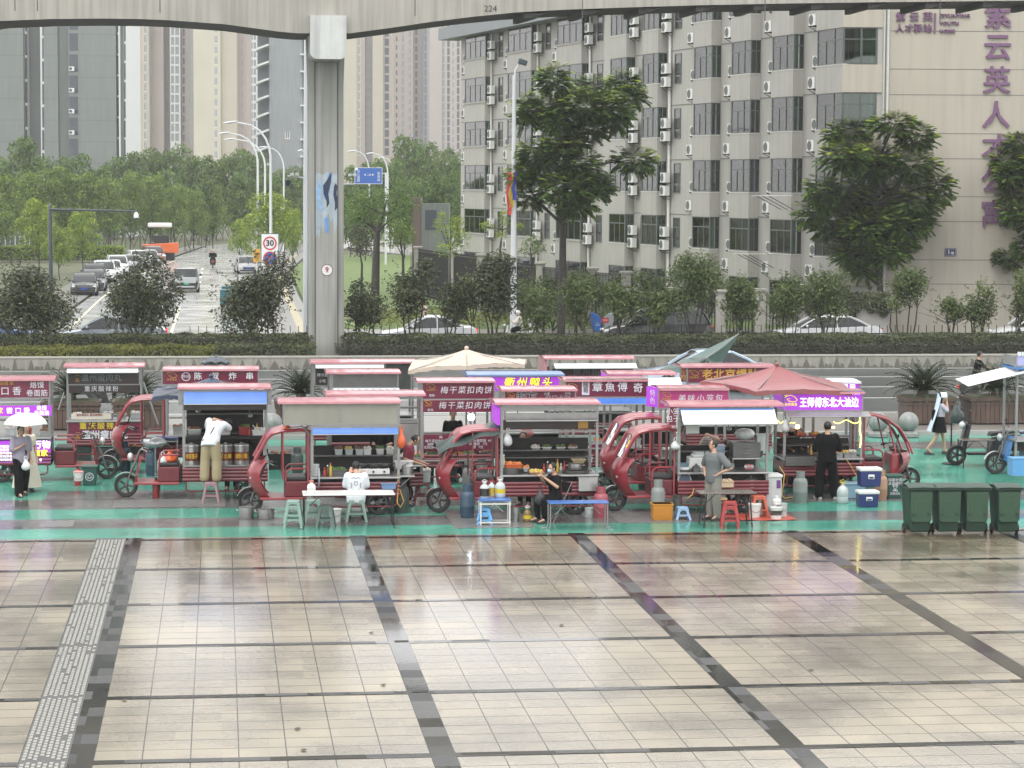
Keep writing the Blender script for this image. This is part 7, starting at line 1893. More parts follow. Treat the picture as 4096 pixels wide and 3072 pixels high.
sack('orange plastic bag hanging on the post of the plexiglass cart',(B.t.location.x+B.X(1604),B.Y-.02,B.Z(1795)),(.10,.08,.20),m_bag,5)
sack('clear white bag hanging inside the stainless cart',(C_.t.location.x+C_.X(2032),C_.Y+.1,C_.Z(1786)),(.12,.09,.16),m_bagw,6)
sack('clear white bag hanging under the glowing purple sign',(E_.t.location.x+E_.X(3137),E_.Y-.02,E_.Z(1728)),(.11,.09,.15),m_bagw,7)
sack('white bag of dough on the awning cart counter',(D.t.location.x+D.X(2748),D.Y+.25,D.zc),(.17,.12,.05),m_bagw,8,handles=False)
sack('white bag hanging on the awning cart post',(D.t.location.x+D.X(2700),D.Y+.05,D.Z(1800)),(.12,.1,.11),m_bagw,9)
sack('orange bag on the maroon pancake cart counter',(Lc.t.location.x+Lc.X(1675),Lc.Y-.02,Lc.zc),(.16,.12,.13),m_bag,10)
sack('pink bag held behind the stainless cart',(C_.t.location.x+C_.X(2150),C_.Y+2.0,1.5),(.16,.12,.16),plastic('pink_bag',(.40,.12,.13)),11)
ORDN=('first','second','third','fourth')
def put(c,px,y,z):return(c.t.location.x+c.X(px),c.Y+y,z)
def tray(label,loc,w,d,h,m,fill=None,name='tray',cat='tray',taper=.9):
 t=thing(name,label,cat,loc);mb=MB();mb.taper(-w/2,w/2,-d/2,d/2,0,h,taper);mb.build('tub',m,t,bevel=.006)
 mb=MB();mb.box(-w/2-.012,w/2+.012,-d/2-.012,d/2+.012,h-.012,h+.004);mb.build('rim',m,t)
 if fill:
  mb=MB();r=random.Random(int(w*1000)+int(loc[0]*77))
  for _ in range(26):mb.sphere((r.uniform(-.42,.42)*w,r.uniform(-.4,.4)*d,h+r.uniform(-.01,.03)),r.uniform(.015,.035)*(1+w),7,5)
  mb.build('food',fill,t,smooth=60)
 return t
f_or,f_gr,f_br,f_ye,f_wh=[mat('food_'+n_,c,.5,vs=20,var=.5)for n_,c in(('orange',(.50,.16,.04)),('green',(.07,.14,.03)),('brown',(.14,.06,.025)),('yellow',(.50,.36,.08)),('white',(.55,.52,.46)))]
ZB=B.zc
sh_=B.Z(1836)
for k,(px,m,f,nm)in enumerate(((1362,p_clear,f_br,'chilli'),(1404,p_clear,f_ye,'peanut'),(1446,p_clear,f_br,'pickle'),(1478,p_white,f_wh,'noodle'),(1530,m_steel,f_gr,'greens'),(1570,m_steel,f_wh,'tofu'))):
 tray(f'clear tub of {nm} on the shelf of the plexiglass cart',put(B,px,.9,sh_),.17,.2,.13,m,f)
for k,(px,nm)in enumerate(((1450,'first'),(1498,'middle'),(1540,'last'))):
 t=thing('wok',f'{nm} of three black frying pans on the white gas stove','frying pan',put(B,px,.42,ZB+.17),R(20))
 mb=MB();mb.lathe([(.06,0),(.12,.02),(.145,.06),(.14,.065),(.115,.03)],(0,0,0),16,caps=False);mb.build('pan',m_steel_d,t,smooth=50);mb=MB();mb.tube([(.05,-.14,.05),(.10,-.34,.10)],.014,6);mb.build('handle',m_blk,t)
t=thing('gas_stove','white gas stove under the three frying pans','stove',put(B,1496,.42,ZB));mb=MB();mb.box(-.36,.36,-.2,.2,.02,.14);mb.build('housing',p_white,t,bevel=.01);mb=MB();[mb.lathe([(.10,.14),(.11,.16)],(x,0,0),12)for x in(-.24,0,.24)];mb.build('burner',m_blk,t);mb=MB();[mb.lathe([(.025,-.2),(.02,-.23)],(x,0,.08),8,'y')for x in(-.24,0,.24)];mb.build('knob',m_blk,t)
tray('pile of dark greens on the counter of the plexiglass cart',put(B,1352,.35,ZB),.42,.3,.12,m_steel_d,f_gr)
tray('blue basin hanging under the counter of the plexiglass cart',put(B,1554,.0,B.Z(1956)),.34,.26,.13,plastic('basin_blue',(.18,.30,.52)),None,'basin','basin',.85)
jug('white pitcher with pink lid on the end of the white table',1246,1976,p_white,.74,.09,.24,plastic('pink',(.55,.22,.20)))
t=thing('tray','large round grey tray leaning at the plexiglass cart','tray',put(B,1274,-.18,.85));mb=MB();mb.lathe([(.21,-.01),(.22,0),(.21,.012)],(0,0,0),20,'x');o=mb.build('disc',plastic('tray_grey',(.26,.28,.32)),t);mb=MB();mb.lathe([(.225,-.012),(.225,.016),(.2,.016)],(0,0,0),20,'x',caps=False);mb.build('rim',plastic('tray_grey',(.26,.28,.32)),t)
t=thing('cup_stack','tall stack of white cups on the plexiglass cart','cups',put(B,1266,.3,ZB));mb=MB();mb.lathe([(.06,0),(.075,.24),(.08,.25)],(0,0,0),12);mb.build('stack',p_white,t,smooth=50);mb=MB();[mb.lathe([(.078,.06+.05*k),(.078,.065+.05*k)],(0,0,0),12)for k in range(4)];mb.build('cup_rim',p_clear,t)
pot('steel pot with lid on the side table of the plexiglass cart',1634,0,B.Z(1906),.13,.17,lid=True,y_at=B.Y+.35)
tray('covered white box behind the steel pot',put(B,1624,.75,B.Z(1890)),.40,.26,.16,p_white)
tray('clear food tub with dark lid clips on the maroon stool',(G(1694,2014).x,G(1694,2014).y+.19,.475),.34,.30,.27,p_clear,f_wh,'food_tub','tub',.9)
ZC=C_.zc
tray('orange basket of fried food on the stainless cart',put(C_,2056,.25,ZC+.12),.38,.28,.09,plastic('basket_orange',(.50,.11,.03)),f_or,'basket','basket')
pot('wide dark wok pan under the orange basket',2048,0,ZC,.22,.13,m_steel_d,y_at=C_.Y+.28)
tray('bowl of orange snacks beside the basket',put(C_,2108,.3,ZC+.03),.13,.13,.09,p_clear,f_or,'bowl','bowl',.6)
tray('brown cutting board with food in front of the seated man',put(C_,2146,.1,ZC),.30,.22,.05,m_pine,f_ye,'cutting_board','board')
pot('broad steel griddle at the right end of the stainless cart',2318,0,ZC,.30,.06,m_steel_d,y_at=C_.Y+.25)
pot('steel pan with yellowish bowl upon the griddle',2315,0,ZC+.08,.15,.12,m_steel,y_at=C_.Y+.25)
tray('glass bowl topping the stacked pans',put(C_,2318,.25,ZC+.22),.30,.26,.09,plastic('amber_glass',(.36,.28,.16),.1),None,'bowl','bowl',.7)
for k,(px,f,nm)in enumerate(((2160,f_wh,'white buns'),(2205,f_gr,'leafy vegetables'),(2262,f_gr,'cucumber'),(2310,f_br,'sausages'))):
 tray(f'shelf tray of {nm} in the stainless cart',put(C_,px,.9,C_.Z(1815)),.20,.22,.06,m_steel,f)
tray('steel cabinet box hanging under the stainless cart counter',put(C_,2346,.05,C_.Z(1962)),.42,.5,.30,m_steel,None,'cabinet','cabinet',1)
t=thing('tall_jar','tall cream jar at the left post of the stainless cart','jar',put(C_,2012,.2,ZC));mb=MB();mb.lathe([(.06,0),(.065,.30),(.05,.36),(.055,.40)],(0,0,0),12);mb.build('glass',plastic('cream',(.48,.44,.36)),t,smooth=40);mb=MB();mb.lathe([(.058,.40),(.058,.43)],(0,0,0),12);mb.build('lid',p_white,t)
ZD=D.zc
t=thing('canister','big white square canister on the awning cart','canister',put(D,2805,.4,ZD));mb=MB();mb.box(-.24,.24,-.2,.2,0,.30);mb.box(-.16,.16,-.15,.15,.30,.36);mb.build('tank',p_white,t,bevel=.04);mb=MB();mb.lathe([(.13,.36),(.13,.42)],(0,0,0),14);mb.build('lid',p_clear,t)
tray('teal tray at the left of the awning cart counter',put(D,2752,.45,ZD+.02),.44,.3,.13,plastic('tray_teal',(.16,.26,.32)),None)
t=thing('round_lid','green round lid standing on the awning cart','lid',put(D,2724,.55,ZD+.2));mb=MB();mb.lathe([(.18,-.01),(.19,.0),(.17,.02)],(0,0,0),18,'x');mb.build('disc',plastic('lid_green',(.14,.32,.25)),t);mb=MB();mb.lathe([(.04,.02),(.04,.05)],(0,0,0),10,'x');mb.build('knob',p_white,t)
pot('small dark pot in front of the white canister',2806,0,ZD,.09,.09,m_steel_d,True,y_at=D.Y+.1)
pot('shiny steel jar with lid right of the man in grey',2900,0,ZD,.09,.20,m_steel,True,y_at=D.Y+.15)
for k in range(4):tray(('lowest','second','third','topmost')[k]+' of the stacked pale blue trays behind the man in grey',put(D,2896,.75,ZD+.05+.12*k),.28,.3,.11,plastic('tray_paleblue',(.34,.44,.54)),None)
t=thing('steam_oven','boxy steel oven with handles at the right of the awning cart','oven',put(D,2996,.55,D.Z(1838)));mb=MB();mb.box(-.31,.31,-.25,.25,0,.34);mb.build('cabinet',m_steel_d,t,bevel=.01);mb=MB();mb.tube([(-.08,-.27,.10),(.08,-.27,.10)],.010,5);mb.tube([(-.08,-.27,.22),(.08,-.27,.22)],.010,5);mb.build('handle',m_steel,t);mb=MB();mb.box(-.33,.33,-.28,.28,-.03,0);mb.build('tray_base',m_steel,t)
sack('white wrapped bundle on top of the steel oven',put(D,2996,.55,D.Z(1772)),(.22,.2,.14),m_bagw,14,'bundle','bundle',False)
tray('glass show case box at the right post of the awning cart',put(D,3062,.5,D.Z(1812)),.26,.3,.36,p_clear,None,'show_case','case',1)
pot('tall steel soup pot hanging low under the awning cart counter',3028,0,D.Z(1978),.15,.30,m_steel,True,y_at=D.Y+.1)
tray('white egg trays stacked below the awning cart counter',put(D,2906,.0,D.Z(1948)),.27,.2,.13,mat('egg_shell',(.50,.38,.26),.6),mat('egg_shell',(.50,.38,.26),.6),'egg_tray','eggs',1)
t=thing('fan_cover','dark blue round fan cover under the awning cart counter','fan',put(D,2737,.0,D.Z(1926)));mb=MB();mb.lathe([(.15,0),(.15,.03),(.12,.05)],(0,0,0),20,'y');mb.build('guard',plastic('fan_blue',(.06,.08,.12)),t);mb=MB();mb.tube([(.145*math.cos(a),-.01,.20*math.sin(a))for a in[2*math.pi*i/20 for i in range(20)]],.01,4,closed=True);mb.build('ring',p_clear,t)
t=thing('notice_card','white notice sheet hanging inside the awning cart','notice',put(D,2774,.2,D.Z(1737)));mb=MB();mb.box(-.15,.15,0,.01,0,.20);mb.build('sheet',p_white,t);mb=MB();mb.tube([(-.12,0,.2),(-.12,0,.3)],.004,4);mb.tube([(.12,0,.2),(.12,0,.3)],.004,4);mb.build('string',m_blk,t)
t=thing('freezer','pale chest freezer standing right of the awning cart','freezer',put(D,3098,.3,.12));mb=MB();mb.box(-.18,.18,-.2,.25,0,.66);mb.build('cabinet',mat('freezer_white',(.45,.48,.48),.4),t,bevel=.02);mb=MB();mb.box(-.2,.2,-.22,.27,.66,.72);mb.build('lid',p_white,t,bevel=.01);mb=MB();mb.box(.06,.15,-.21,-.2,.42,.6);mb.build('sticker',plastic('sticker_purple',(.12,.03,.16)),t)
ZE=E_.zc
t=thing('griddle','steel griddle box on the purple sign cart','griddle',put(E_,3195,.15,ZE-.17));mb=MB();mb.box(-.36,.36,-.26,.3,0,.22);mb.build('body',m_steel_d,t,bevel=.01);mb=MB();mb.box(-.34,.34,-.24,.28,.22,.235);mb.build('plate',m_blk,t)
for k,(px,f,nm)in enumerate(((3360,f_or,'fried dough'),(3390,f_ye,'corn'),(3415,f_wh,'buns'))):tray(f'tray of {nm} at the right of the purple sign cart',put(E_,px,.2,ZE),.16,.26,.12,m_steel,f)
for k,(px,f,nm)in enumerate(((3160,f_br,'dark snacks'),(3235,f_or,'orange snacks'),(3290,f_ye,'golden snacks'),(3340,f_gr,'green packs'))):tray(f'row tray of {nm} on the back shelf of the purple sign cart',put(E_,px,.9,E_.Z(1760)),.24,.24,.05,p_red,f)
m_btl=[plastic('sauce_'+n_,c,.25)for n_,c in(('red',(.30,.03,.02)),('brown',(.07,.03,.015)),('yellow',(.45,.30,.04)),('clear2',(.40,.42,.40)))]
for c,nm,xs,y in((A,'barrel cart work table',(1000,1015,1030,1046),.55),(B,'plexiglass cart counter',(1300,1312,1324,1405,1418),.2),(C_,'stainless cart counter',(2185,2200,2240,2254,2268),.45),(D,'awning cart counter',(2850,2925,2940,2955),.7),(E_,'purple sign cart counter',(3150,3250,3262,3345,3356),.5)):
 for k,px in enumerate(xs):
  z=getattr(c,'zc',None)or c.Z(1752);h=.16+.05*((k*7)%3)
  t=thing('bottle',f"{('red', 'brown', 'yellow', 'clear')[k % 4]} sauce bottle{(', the one further along,' if k > 3 else '')} on the {nm}",'bottle',put(c,px,y,z));mb=MB();mb.lathe([(.034,0),(.036,h*.65),(.014,h*.85),(.014,h)],(0,0,0),10);mb.build('bottle_body',m_btl[k%4],t,smooth=40);mb=MB();mb.lathe([(.018,h),(.016,h+.03)],(0,0,0),8);mb.build('cap',p_white if k%2 else p_red,t)
for c,nm,xs in((A,'barrel cart',(762,790,1000,1030)),(B,'plexiglass cart',(1290,1320,1560)),(C_,'stainless cart',(2080,2290,2350)),(D,'awning cart',(2740,2930,2960)),(E_,'purple sign cart',(3210,3275,3400))):
 for k,px in enumerate(xs):
  q=put(c,px,.55,c.zr-.14);L=.35+.12*(k%3)
  t=thing('ladle',f'{ORDN[k]} steel ladle hanging from the roof of the {nm}','ladle',q);mb=MB();mb.tube([(0,0,0),(0,0,-L)],.012,5);mb.build('handle',m_steel_d,t);mb=MB();mb.sphere((.02,0,-L-.04),(.06,.06,.045),8,6);mb.build('bowl',m_steel,t,smooth=60)
GOOD=(('steel pot','pot'),('clear tub','tub'),('white tub','tub'),('red tray','tray'),('steel tray','tray'))
rg=random.Random(91)
ORD=('first','second','third','fourth','fifth','sixth','seventh')
for c,nm,n_ in((Fc,'lit menu panel cart',4),(Gc,'noodle board cart',5),(Hc,'fried skewer cart',5),(Kc,'long pink roof cart',5),(Lc,'meat pancake cart',5),(Pc,'octopus cart',6),(Rc,'magenta bun cart',4),(Jc,'striped awning cart',3),(A,'barrel cart',5)):
 for k in range(n_):
  px=0;f=(k+.6+rg.uniform(-.2,.2))/n_
  x=c.a+(c.b-c.a)*f;z=getattr(c,'zc',None)or c.Z(1752)
  loc=(c.t.location.x+x,c.Y+rg.uniform(.15,.6)+(.4 if c is A else 0),z)
  kind,cat=GOOD[rg.randrange(5)]
  lb=f'{ORD[k]} item on the {nm} counter from its left, a {kind}'
  if cat=='pot':
   t=pot(lb,0,0,loc[2],rg.uniform(.09,.14),rg.uniform(.12,.2),m_steel,True,y_at=50);t.location=loc
  else:tray(lb,loc,rg.uniform(.2,.32),.24,rg.uniform(.07,.2),{'clear tub':p_clear,'white tub':p_white,'red tray':p_red,'steel tray':m_steel}[kind],rg.choice((f_or,f_gr,f_br,f_wh)))
for k,(px,py,kd,lb)in enumerate(((1340,1935,'crate','dark crate under the plexiglass cart'),(1480,1940,'gas','dark cylinder under the plexiglass cart'),(1690,1930,'crate','black crate below the pancake menu board'),(1790,1925,'tubb','grey tub below the pancake menu board'),(1930,1950,'gas','dark cylinder behind the green covered cab'),(2100,1985,'crate','dark crate under the stainless cart'),(2290,1980,'tubb','grey tub under the stainless cart'),(2580,1960,'gas','dark cylinder behind the twin red cabs'),(2680,1950,'crate','black crate behind the twin red cabs'),(2830,1960,'crate','dark crate under the awning cart'),(2950,1965,'tubb','grey tub under the awning cart'),(1120,1880,'crate','black crate right of the barrel cart'),(1190,1900,'gas','dark cylinder right of the barrel cart'),(330,1840,'tubb','steel tub below the noodle board cart'),(420,1845,'tubb','pale tub below the noodle board cart'),(540,1850,'crate','dark crate below the noodle board cart'),(700,1930,'crate','black crate under the navy table'),(1530,1900,'crate','dark crate far under the long pink roof'),(3180,1950,'crate','black crate under the purple sign cart'),(3270,1948,'tubb','grey tub under the purple sign cart'))):
 q=G(px,py)
 if kd=='gas':gas(lb,px,py,MATS['cylinder_dark'],.15,.55)
 elif kd=='crate':tray(lb,(q.x,q.y+.25,0),.58,.42,.40,p_black,f_br,'crate','crate',.95)
 else:tray(lb,(q.x,q.y+.2,0),.50,.40,.34,m_steel_d,None,'tub','tub',.85)
tray('sky blue box standing on the edge tricycle',(AT(4075,1780,56.2).x,56.2,.40),.42,.4,.42,p_sky,None,'box','box',.95)
def extinguisher(label,px,py,z=0):
 q=G(px,py,z);t=thing('fire_extinguisher',label,'fire extinguisher',(q.x,q.y,z));mb=MB();mb.lathe([(.075,0),(.08,.02),(.08,.34),(.05,.40),(.02,.42)],(0,0,0),14);mb.build('cylinder',p_red,t,smooth=40)
 mb=MB();mb.box(-.03,.03,-.05,.02,.42,.47);mb.tube([(.02,-.03,.44),(.09,-.05,.38),(.09,-.04,.15)],.012,5);mb.build('valve',m_blk,t)
extinguisher('red fire extinguisher beside the small green bin',310,1942);extinguisher('red fire extinguisher on the floor of the open tricycle',624,1990)
def boxbin(label,px,py,w=.42,h=.52,mk=None):
 q=G(px,py);t=thing('bin',label,'bin',(q.x,q.y+w/2,0));mb=MB();mb.taper(-w/2,w/2,-w/2,w/2,0,h,.84);mb.build('bin_body',plastic('bin_teal',(.015,.07,.055)),t,bevel=.02);mb=MB();mb.box(-w/2-.02,w/2+.02,-w/2-.02,w/2+.02,h,h+.05);mb.build('lid',plastic('bin_teal',(.015,.07,.055)),t,bevel=.015)
 if mk=='ring':mb=MB();mb.lathe([(.10,-w/2-.004),(.085,-w/2-.005)],(0,0,h*.5),18,'y',caps=False);mb.build('emblem',m_let,t);text('♻',.12,m_let,t,(0,-w/2-.006,h*.5),name='emblem_mark')
 else:text('垃圾分类\n从我做起',.085,m_let,t,(0,-w/2-.004,h*.78));text('⌛',.19,m_let,t,(0,-w/2-.004,h*.46),name='hourglass_mark');text('其他垃圾',.06,m_let,t,(0,-w/2-.0,h*.22))
 return t
boxbin('small dark green bin with round emblem by the open front wheel',358,1942,.36,.42,'ring');boxbin('dark green bin with white hourglass mark behind the coolers',3580,1994,.38,.50)
WB=thing('wheelie_bin','first dark green wheelie bin in the row, beside the open paving','wheelie bin',(0,0,0),0,'row of wheelie bins at the paving edge')
mb=MB();mb.taper(-.26,.26,-.32,.32,.06,.94,.80);mb.build('bin_body',p_dgreen,WB,bevel=.03)
mb=MB();mb.box(-.30,.30,-.36,.34,.94,.99);mb.build('rim',p_dgreen,WB,bevel=.015)
mb=MB();mb.grid(lambda u,v:(-.29+.58*u,-.38+.74*v,.995+.05*math.sin(math.pi*v)+.012*math.sin(math.pi*u)),4,6);mb.build('lid',p_dgreen,WB,smooth=60)
ol_=[(-.235,.90),(-.22,.32),(-.17,.27),(.17,.27),(.22,.32),(.235,.90)]
mb=MB();mb.prism(ol_,-.345,-.27);mb.build('front_panel',plastic('bin_green_worn',(.018,.055,.028)),WB,bevel=.015)
mb=MB();
for x0,x1,z0,z1 in((-.12,.12,.70,.712),(-.12,-.108,.50,.70),(.108,.12,.50,.70),(-.10,.10,.425,.437)):mb.box(x0,x1,-.352,-.344,z0,z1)
mb.build('embossed_frame',plastic('bin_green_pale',(.03,.08,.04)),WB)
mb=MB();mb.box(-.20,-.13,-.36,-.30,.40,.47);mb.box(.13,.20,-.36,-.30,.40,.47);mb.build('lift_lug',p_dgreen,WB)
for s in(-1,1):wheel(WB,(s*.27,.0,.11),.11,.05).rotation_euler=(0,0,R(90))
mb=MB();mb.tube([(-.27,.0,.11),(.27,.0,.11)],.015,6);mb.build('axle',m_steel_d,WB)
for k,px in enumerate((3682,3798,3908,4034)):
 q=G(px,2140);L_=(q.x,q.y+.30,0)
 if k==0:WB.location=L_
 else:dup(WB,L_,rnd.uniform(-.05,.05),(None,'second dark green wheelie bin in the row','third dark green wheelie bin in the row','last dark green wheelie bin cut by the picture edge')[k])
m_ball=mat('ball_granite',(.23,.24,.23),.4,vs=16,var=.35,streak=.6)
for lb,px,py in(('stone ball bollard seen through the red bowed cab frame',3523,1752),('stone ball bollard between cab and walking woman',3645,1752),('stone ball bollard behind the blue awning cart',1090,1758),('stone ball bollard behind the open front wheel',418,1762)):
 q=G(px,py);t=thing('stone_ball',lb,'bollard',(q.x,q.y+.3,.02));mb=MB();mb.sphere((0,0,.42),.29,24,16);mb.build('ball',m_ball,t,smooth=80);mb=MB();mb.lathe([(.30,0),(.30,.09),(.22,.14),(.2,.16)],(0,0,0),24);mb.build('plinth',m_ball,t,smooth=40)
q=G(3803,1856);t=thing('pole_stand','black pole on round base draped with a dark backpack','stand',(q.x,q.y,0));mb=MB();mb.lathe([(.24,0),(.24,.025),(.06,.05)],(0,0,0),20);mb.build('base',m_blk,t);mb=MB();mb.tube([(0,0,.03),(0,0,1.55)],.022,8);mb.build('pole',m_blk,t)
sack('dark folded parasol bag draped over the black pole',(q.x+.12,q.y-.05,1.06),(.20,.14,.26),mat('bag_dark',(.03,.045,.045),.4,vs=6,var=.4,bump=.6,bs=8),21,'draped_bag','bag')
a_,b_=G(2960,2080),G(3182,2078);mb=MB();mb.grid(lambda u,v:(a_.x+(b_.x-a_.x)*u,a_.y-.15+1.0*v+.05*math.sin(u*9),.012+.008*math.sin(u*14+v*5)),16,4);tag(mb.build('ground_mat',plastic('mat_red',(.42,.07,.04),.4),smooth=60),'orange red plastic mat on the ground under the white buckets','mat')
def hose(label,pts,m,r=.012):
 t=MB();t.tube(pts,r,6);tag(t.build('hose',m,smooth=60),label,'hose')
m_hose=plastic('hose_yellow',(.48,.30,.06))
q=B.t.location;hose('yellow gas hose looping down at the end of the plexiglass cart',[(q.x+B.X(1590),B.Y-.03,B.Z(1898)),(q.x+B.X(1592),B.Y-.05,B.Z(1950)),(q.x+B.X(1588),B.Y-.06,B.Z(2010)),(q.x+B.X(1600),B.Y-.08,B.Z(2030)),(q.x+B.X(1614),B.Y-.08,B.Z(2005)),(q.x+B.X(1598),B.Y-.05,B.Z(1958))],m_hose)
q=E_.t.location;hose('yellow hose hanging from the chest freezer to the ground',[(q.x+E_.X(3092),E_.Y-.6,E_.Z(1852)),(q.x+E_.X(3106),E_.Y-.8,E_.Z(1880)),(q.x+E_.X(3092),E_.Y-.9,E_.Z(1960)),(q.x+E_.X(3102),E_.Y-.95,.03),(q.x+E_.X(3190),E_.Y-.4,.02)],m_hose)
hose('yellow hose from counter to cooler on the purple sign cart',[(q.x+E_.X(3376),E_.Y-.09,ZE),(q.x+E_.X(3395),E_.Y-.12,E_.Z(1860)),(q.x+E_.X(3420),E_.Y-.15,E_.Z(1905)),(q.x+E_.X(3444),E_.Y-.2,E_.Z(1930))],m_hose,.010)
q=D.t.location;hose('yellow hose under the awning cart counter',[(q.x+D.X(2772),D.Y-.06,D.Z(1950)),(q.x+D.X(2766),D.Y-.08,D.Z(1975)),(q.x+D.X(2745),D.Y-.1,D.Z(1990))],m_hose)
rl=random.Random(8)
for k,(px,py,lb)in enumerate(((1533,2742,'curled brown leaf on the paving below the long white table'),(1190,2918,'folded leaf and twig near the bottom edge of the paving'),(1215,3003,'dark torn leaf lowest on the paving'),(498,2803,'small black leaf beside the dark band and tactile strip'),(1485,2533,'tiny dark leaf left of the pale paving band'),(3245,2682,'small dark leaf between two diagonal bands'),(2246,2503,'thin dark leaf in the middle of the paving'))):
 q=G(px,py);mb=MB();mb.grid(lambda u,v:(q.x+(u-.5)*.085,q.y+(v-.5)*.06*math.sin(math.pi*max(.05,min(.95,u)))*2,.010+.006*abs(v-.5)+.006*u),5,4);tag(mb.build('fallen_leaf',mat('dead_leaf',(.05,.03,.02),.6,vs=20,var=.5),smooth=60),lb,'leaf')
# parasols and canopies
def canopy(label,corners,peak,Y,m,name='parasol',dip=.10,valance=.10,pole=True,px_off=0):
 """four or more sided fabric roof; corners are (px, py, depth offset)"""
 pk=AT(peak[0],peak[1],Y);t=thing(name,label,'parasol',(pk.x,pk.y,0))
 C=[AT(a,b,Y+d)-Vector((pk.x,pk.y,0))for a,b,d in corners];P_=Vector((0,0,pk.z));mb=MB();n=len(C)
 for i in range(n):
  a,b=C[i],C[(i+1)%n]
  def fn(u,v):
   e=a.lerp(b,v);p=P_.lerp(e,u);p.z-=dip*math.sin(math.pi*u)*(.6+.4*math.sin(math.pi*v));p.z+=.05*math.sin(math.pi*v)*u+.012*math.sin(v*17+u*6)*u
   return tuple(p)
  mb.grid(fn,8,8)
 mb.build('canopy',m,t,smooth=35)
 mb=MB()
 for i in range(n):
  a,b=C[i],C[(i+1)%n];mb.grid(lambda u,v:tuple(a.lerp(b,u)+Vector((0,0,.05*math.sin(math.pi*u)-valance*v*(1+.15*math.sin(u*25))))),12,1)
 mb.build('valance',m,t,smooth=60)
 mb=MB()
 for c in C:mb.tube([tuple(P_-Vector((0,0,.06))),tuple(c-Vector((0,0,.02)))],.012,4)
 mb.build('rib',m_alu,t)
 if pole:mb=MB();mb.tube([(0,0,0),(0,0,pk.z)],.025,8);mb.build('pole',m_alu,t);mb=MB();mb.sphere((0,0,pk.z+.03),(.06,.06,.05),8,6);mb.build('finial',m,t)
 return t
canopy('large beige parasol rising behind the pancake boards',((1632,1482,-1.2),(1868,1464,-1.6),(2098,1458,-.8),(2108,1440,1.2),(1860,1432,1.9),(1660,1440,1.4)),(1866,1396),63.5,mat('canvas_beige',(.50,.41,.34),.7,vs=2,var=.12,bump=.2,bs=6),dip=.12)
canopy('wide red parasol with wet folds over the gold lettered cart',((2800,1526,-.2),(3020,1566,-1.3),(3408,1568,-.9),(3340,1520,1.4),(3000,1500,1.6)),(3108,1462),57.0,mat('canvas_red',(.24,.075,.08),.35,vs=2,var=.2,bump=.35,bs=7),dip=.10)
canopy('dark blue awning sheet stretched behind the barrel cart',((608,1590,-.6),(740,1588,-1.0),(1000,1556,-.8),(992,1536,.9),(720,1545,1.2),(618,1560,.8)),(846,1508),59.0,mat('canvas_navy',(.035,.05,.09),.3,vs=2,var=.3,bump=.4,bs=6),name='awning_sheet',dip=.12)
canopy('dark dome umbrella passing on the road beyond the skewer cart',tuple((862+62*math.cos(a),1458+6*math.sin(a),.9*math.sin(a))for a in[2*math.pi*i/8 for i in range(8)]),(866,1430),78,mat('canvas_grey',(.07,.085,.10),.5),name='umbrella',dip=-.10,valance=.01)
pk=AT(2830,1440,66.0);t=thing('parasol','green parasol tipped steeply on its side behind the gold lettered cart','parasol',(pk.x,66.0,0))
pg=[AT(a,b,66.0+d)-Vector((pk.x,66.0,0))for a,b,d in((2612,1486,-.6),(2756,1432,.1),(2956,1334,.9),(2890,1448,.5),(2862,1490,-.2),(2720,1492,-.8))]
hub=AT(2826,1432,65.3)-Vector((pk.x,66.0,0));m_gc=mat('canvas_green',(.07,.115,.105),.5,vs=2,var=.25,bump=.3,bs=6)
mb=MB()
for i in range(6):
 a,b=pg[i],pg[(i+1)%6];mb.grid(lambda u,v:tuple(hub.lerp(a.lerp(b,v),u)-Vector((0,0,.05*math.sin(math.pi*u)))),5,4)
mb.build('canopy',m_gc,t,smooth=40)
mb=MB();[mb.tube([tuple(hub),tuple(c)],.012,4)for c in pg];mb.build('rib',m_alu,t)
mb=MB();mb.tube([tuple(hub),(hub.x-.3,hub.y+.6,.0)],.025,6);mb.build('pole',m_alu,t)
# the people
q=G(86,1984);ptn=cloth('patterned_lilac',(.24,.22,.28));
figure('woman with patterned blouse and black trousers under a white umbrella, carrying a bag',(q.x,q.y,0),R(25),pose(wra=(-.06,-.22,1.22),ela=(-.24,-.06,1.10),anb=(.13,.22,.13),knb=(.11,.02,.50),tob=(.14,.08,.04),ana=(-.12,-.16,.09),toa=(-.13,-.34,.035),kna=(-.11,-.12,.50)),ptn,.9,c_black,hair='tail',loose=.02,flare=.03,scale=.97)
sack('clear bag of takeaway food in the hand of the umbrella woman',(q.x+.12,q.y-.25,.62),(.11,.08,.13),m_bagw,31)
u_=thing('umbrella','white umbrella held over two women at the left carts','umbrella',(AT(103,1700,q.y-.1).x,q.y-.1,0));zt=AT(103,1650,q.y).z;zr=AT(103,1703,q.y).z
mb=MB();n=8
mb.grid(lambda u,v:(.50*math.sin(u*1.45)/math.sin(1.45)*math.cos(v*2*math.pi)*(1-.05*abs(math.sin(v*8*math.pi))*u),.50*math.sin(u*1.45)/math.sin(1.45)*math.sin(v*2*math.pi),zr+(zt-zr)*math.cos(u*1.45)+.03*u*abs(math.sin(v*4*2*math.pi/2*1))),8,32);cn=mb.build('canopy',mat('umbrella_white',(.60,.66,.60),.5,vs=2,var=.05),u_,smooth=60);cn.rotation_euler=(0,0,0)
mb=MB();mb.tube([(0,0,zt+.04),(0,0,zr-.55)],.010,6);mb.build('shaft',m_steel,u_);mb=MB();mb.tube([(0,0,zr-.55),(0,0,zr-.66)],.02,6);mb.build('grip',m_blk,u_)
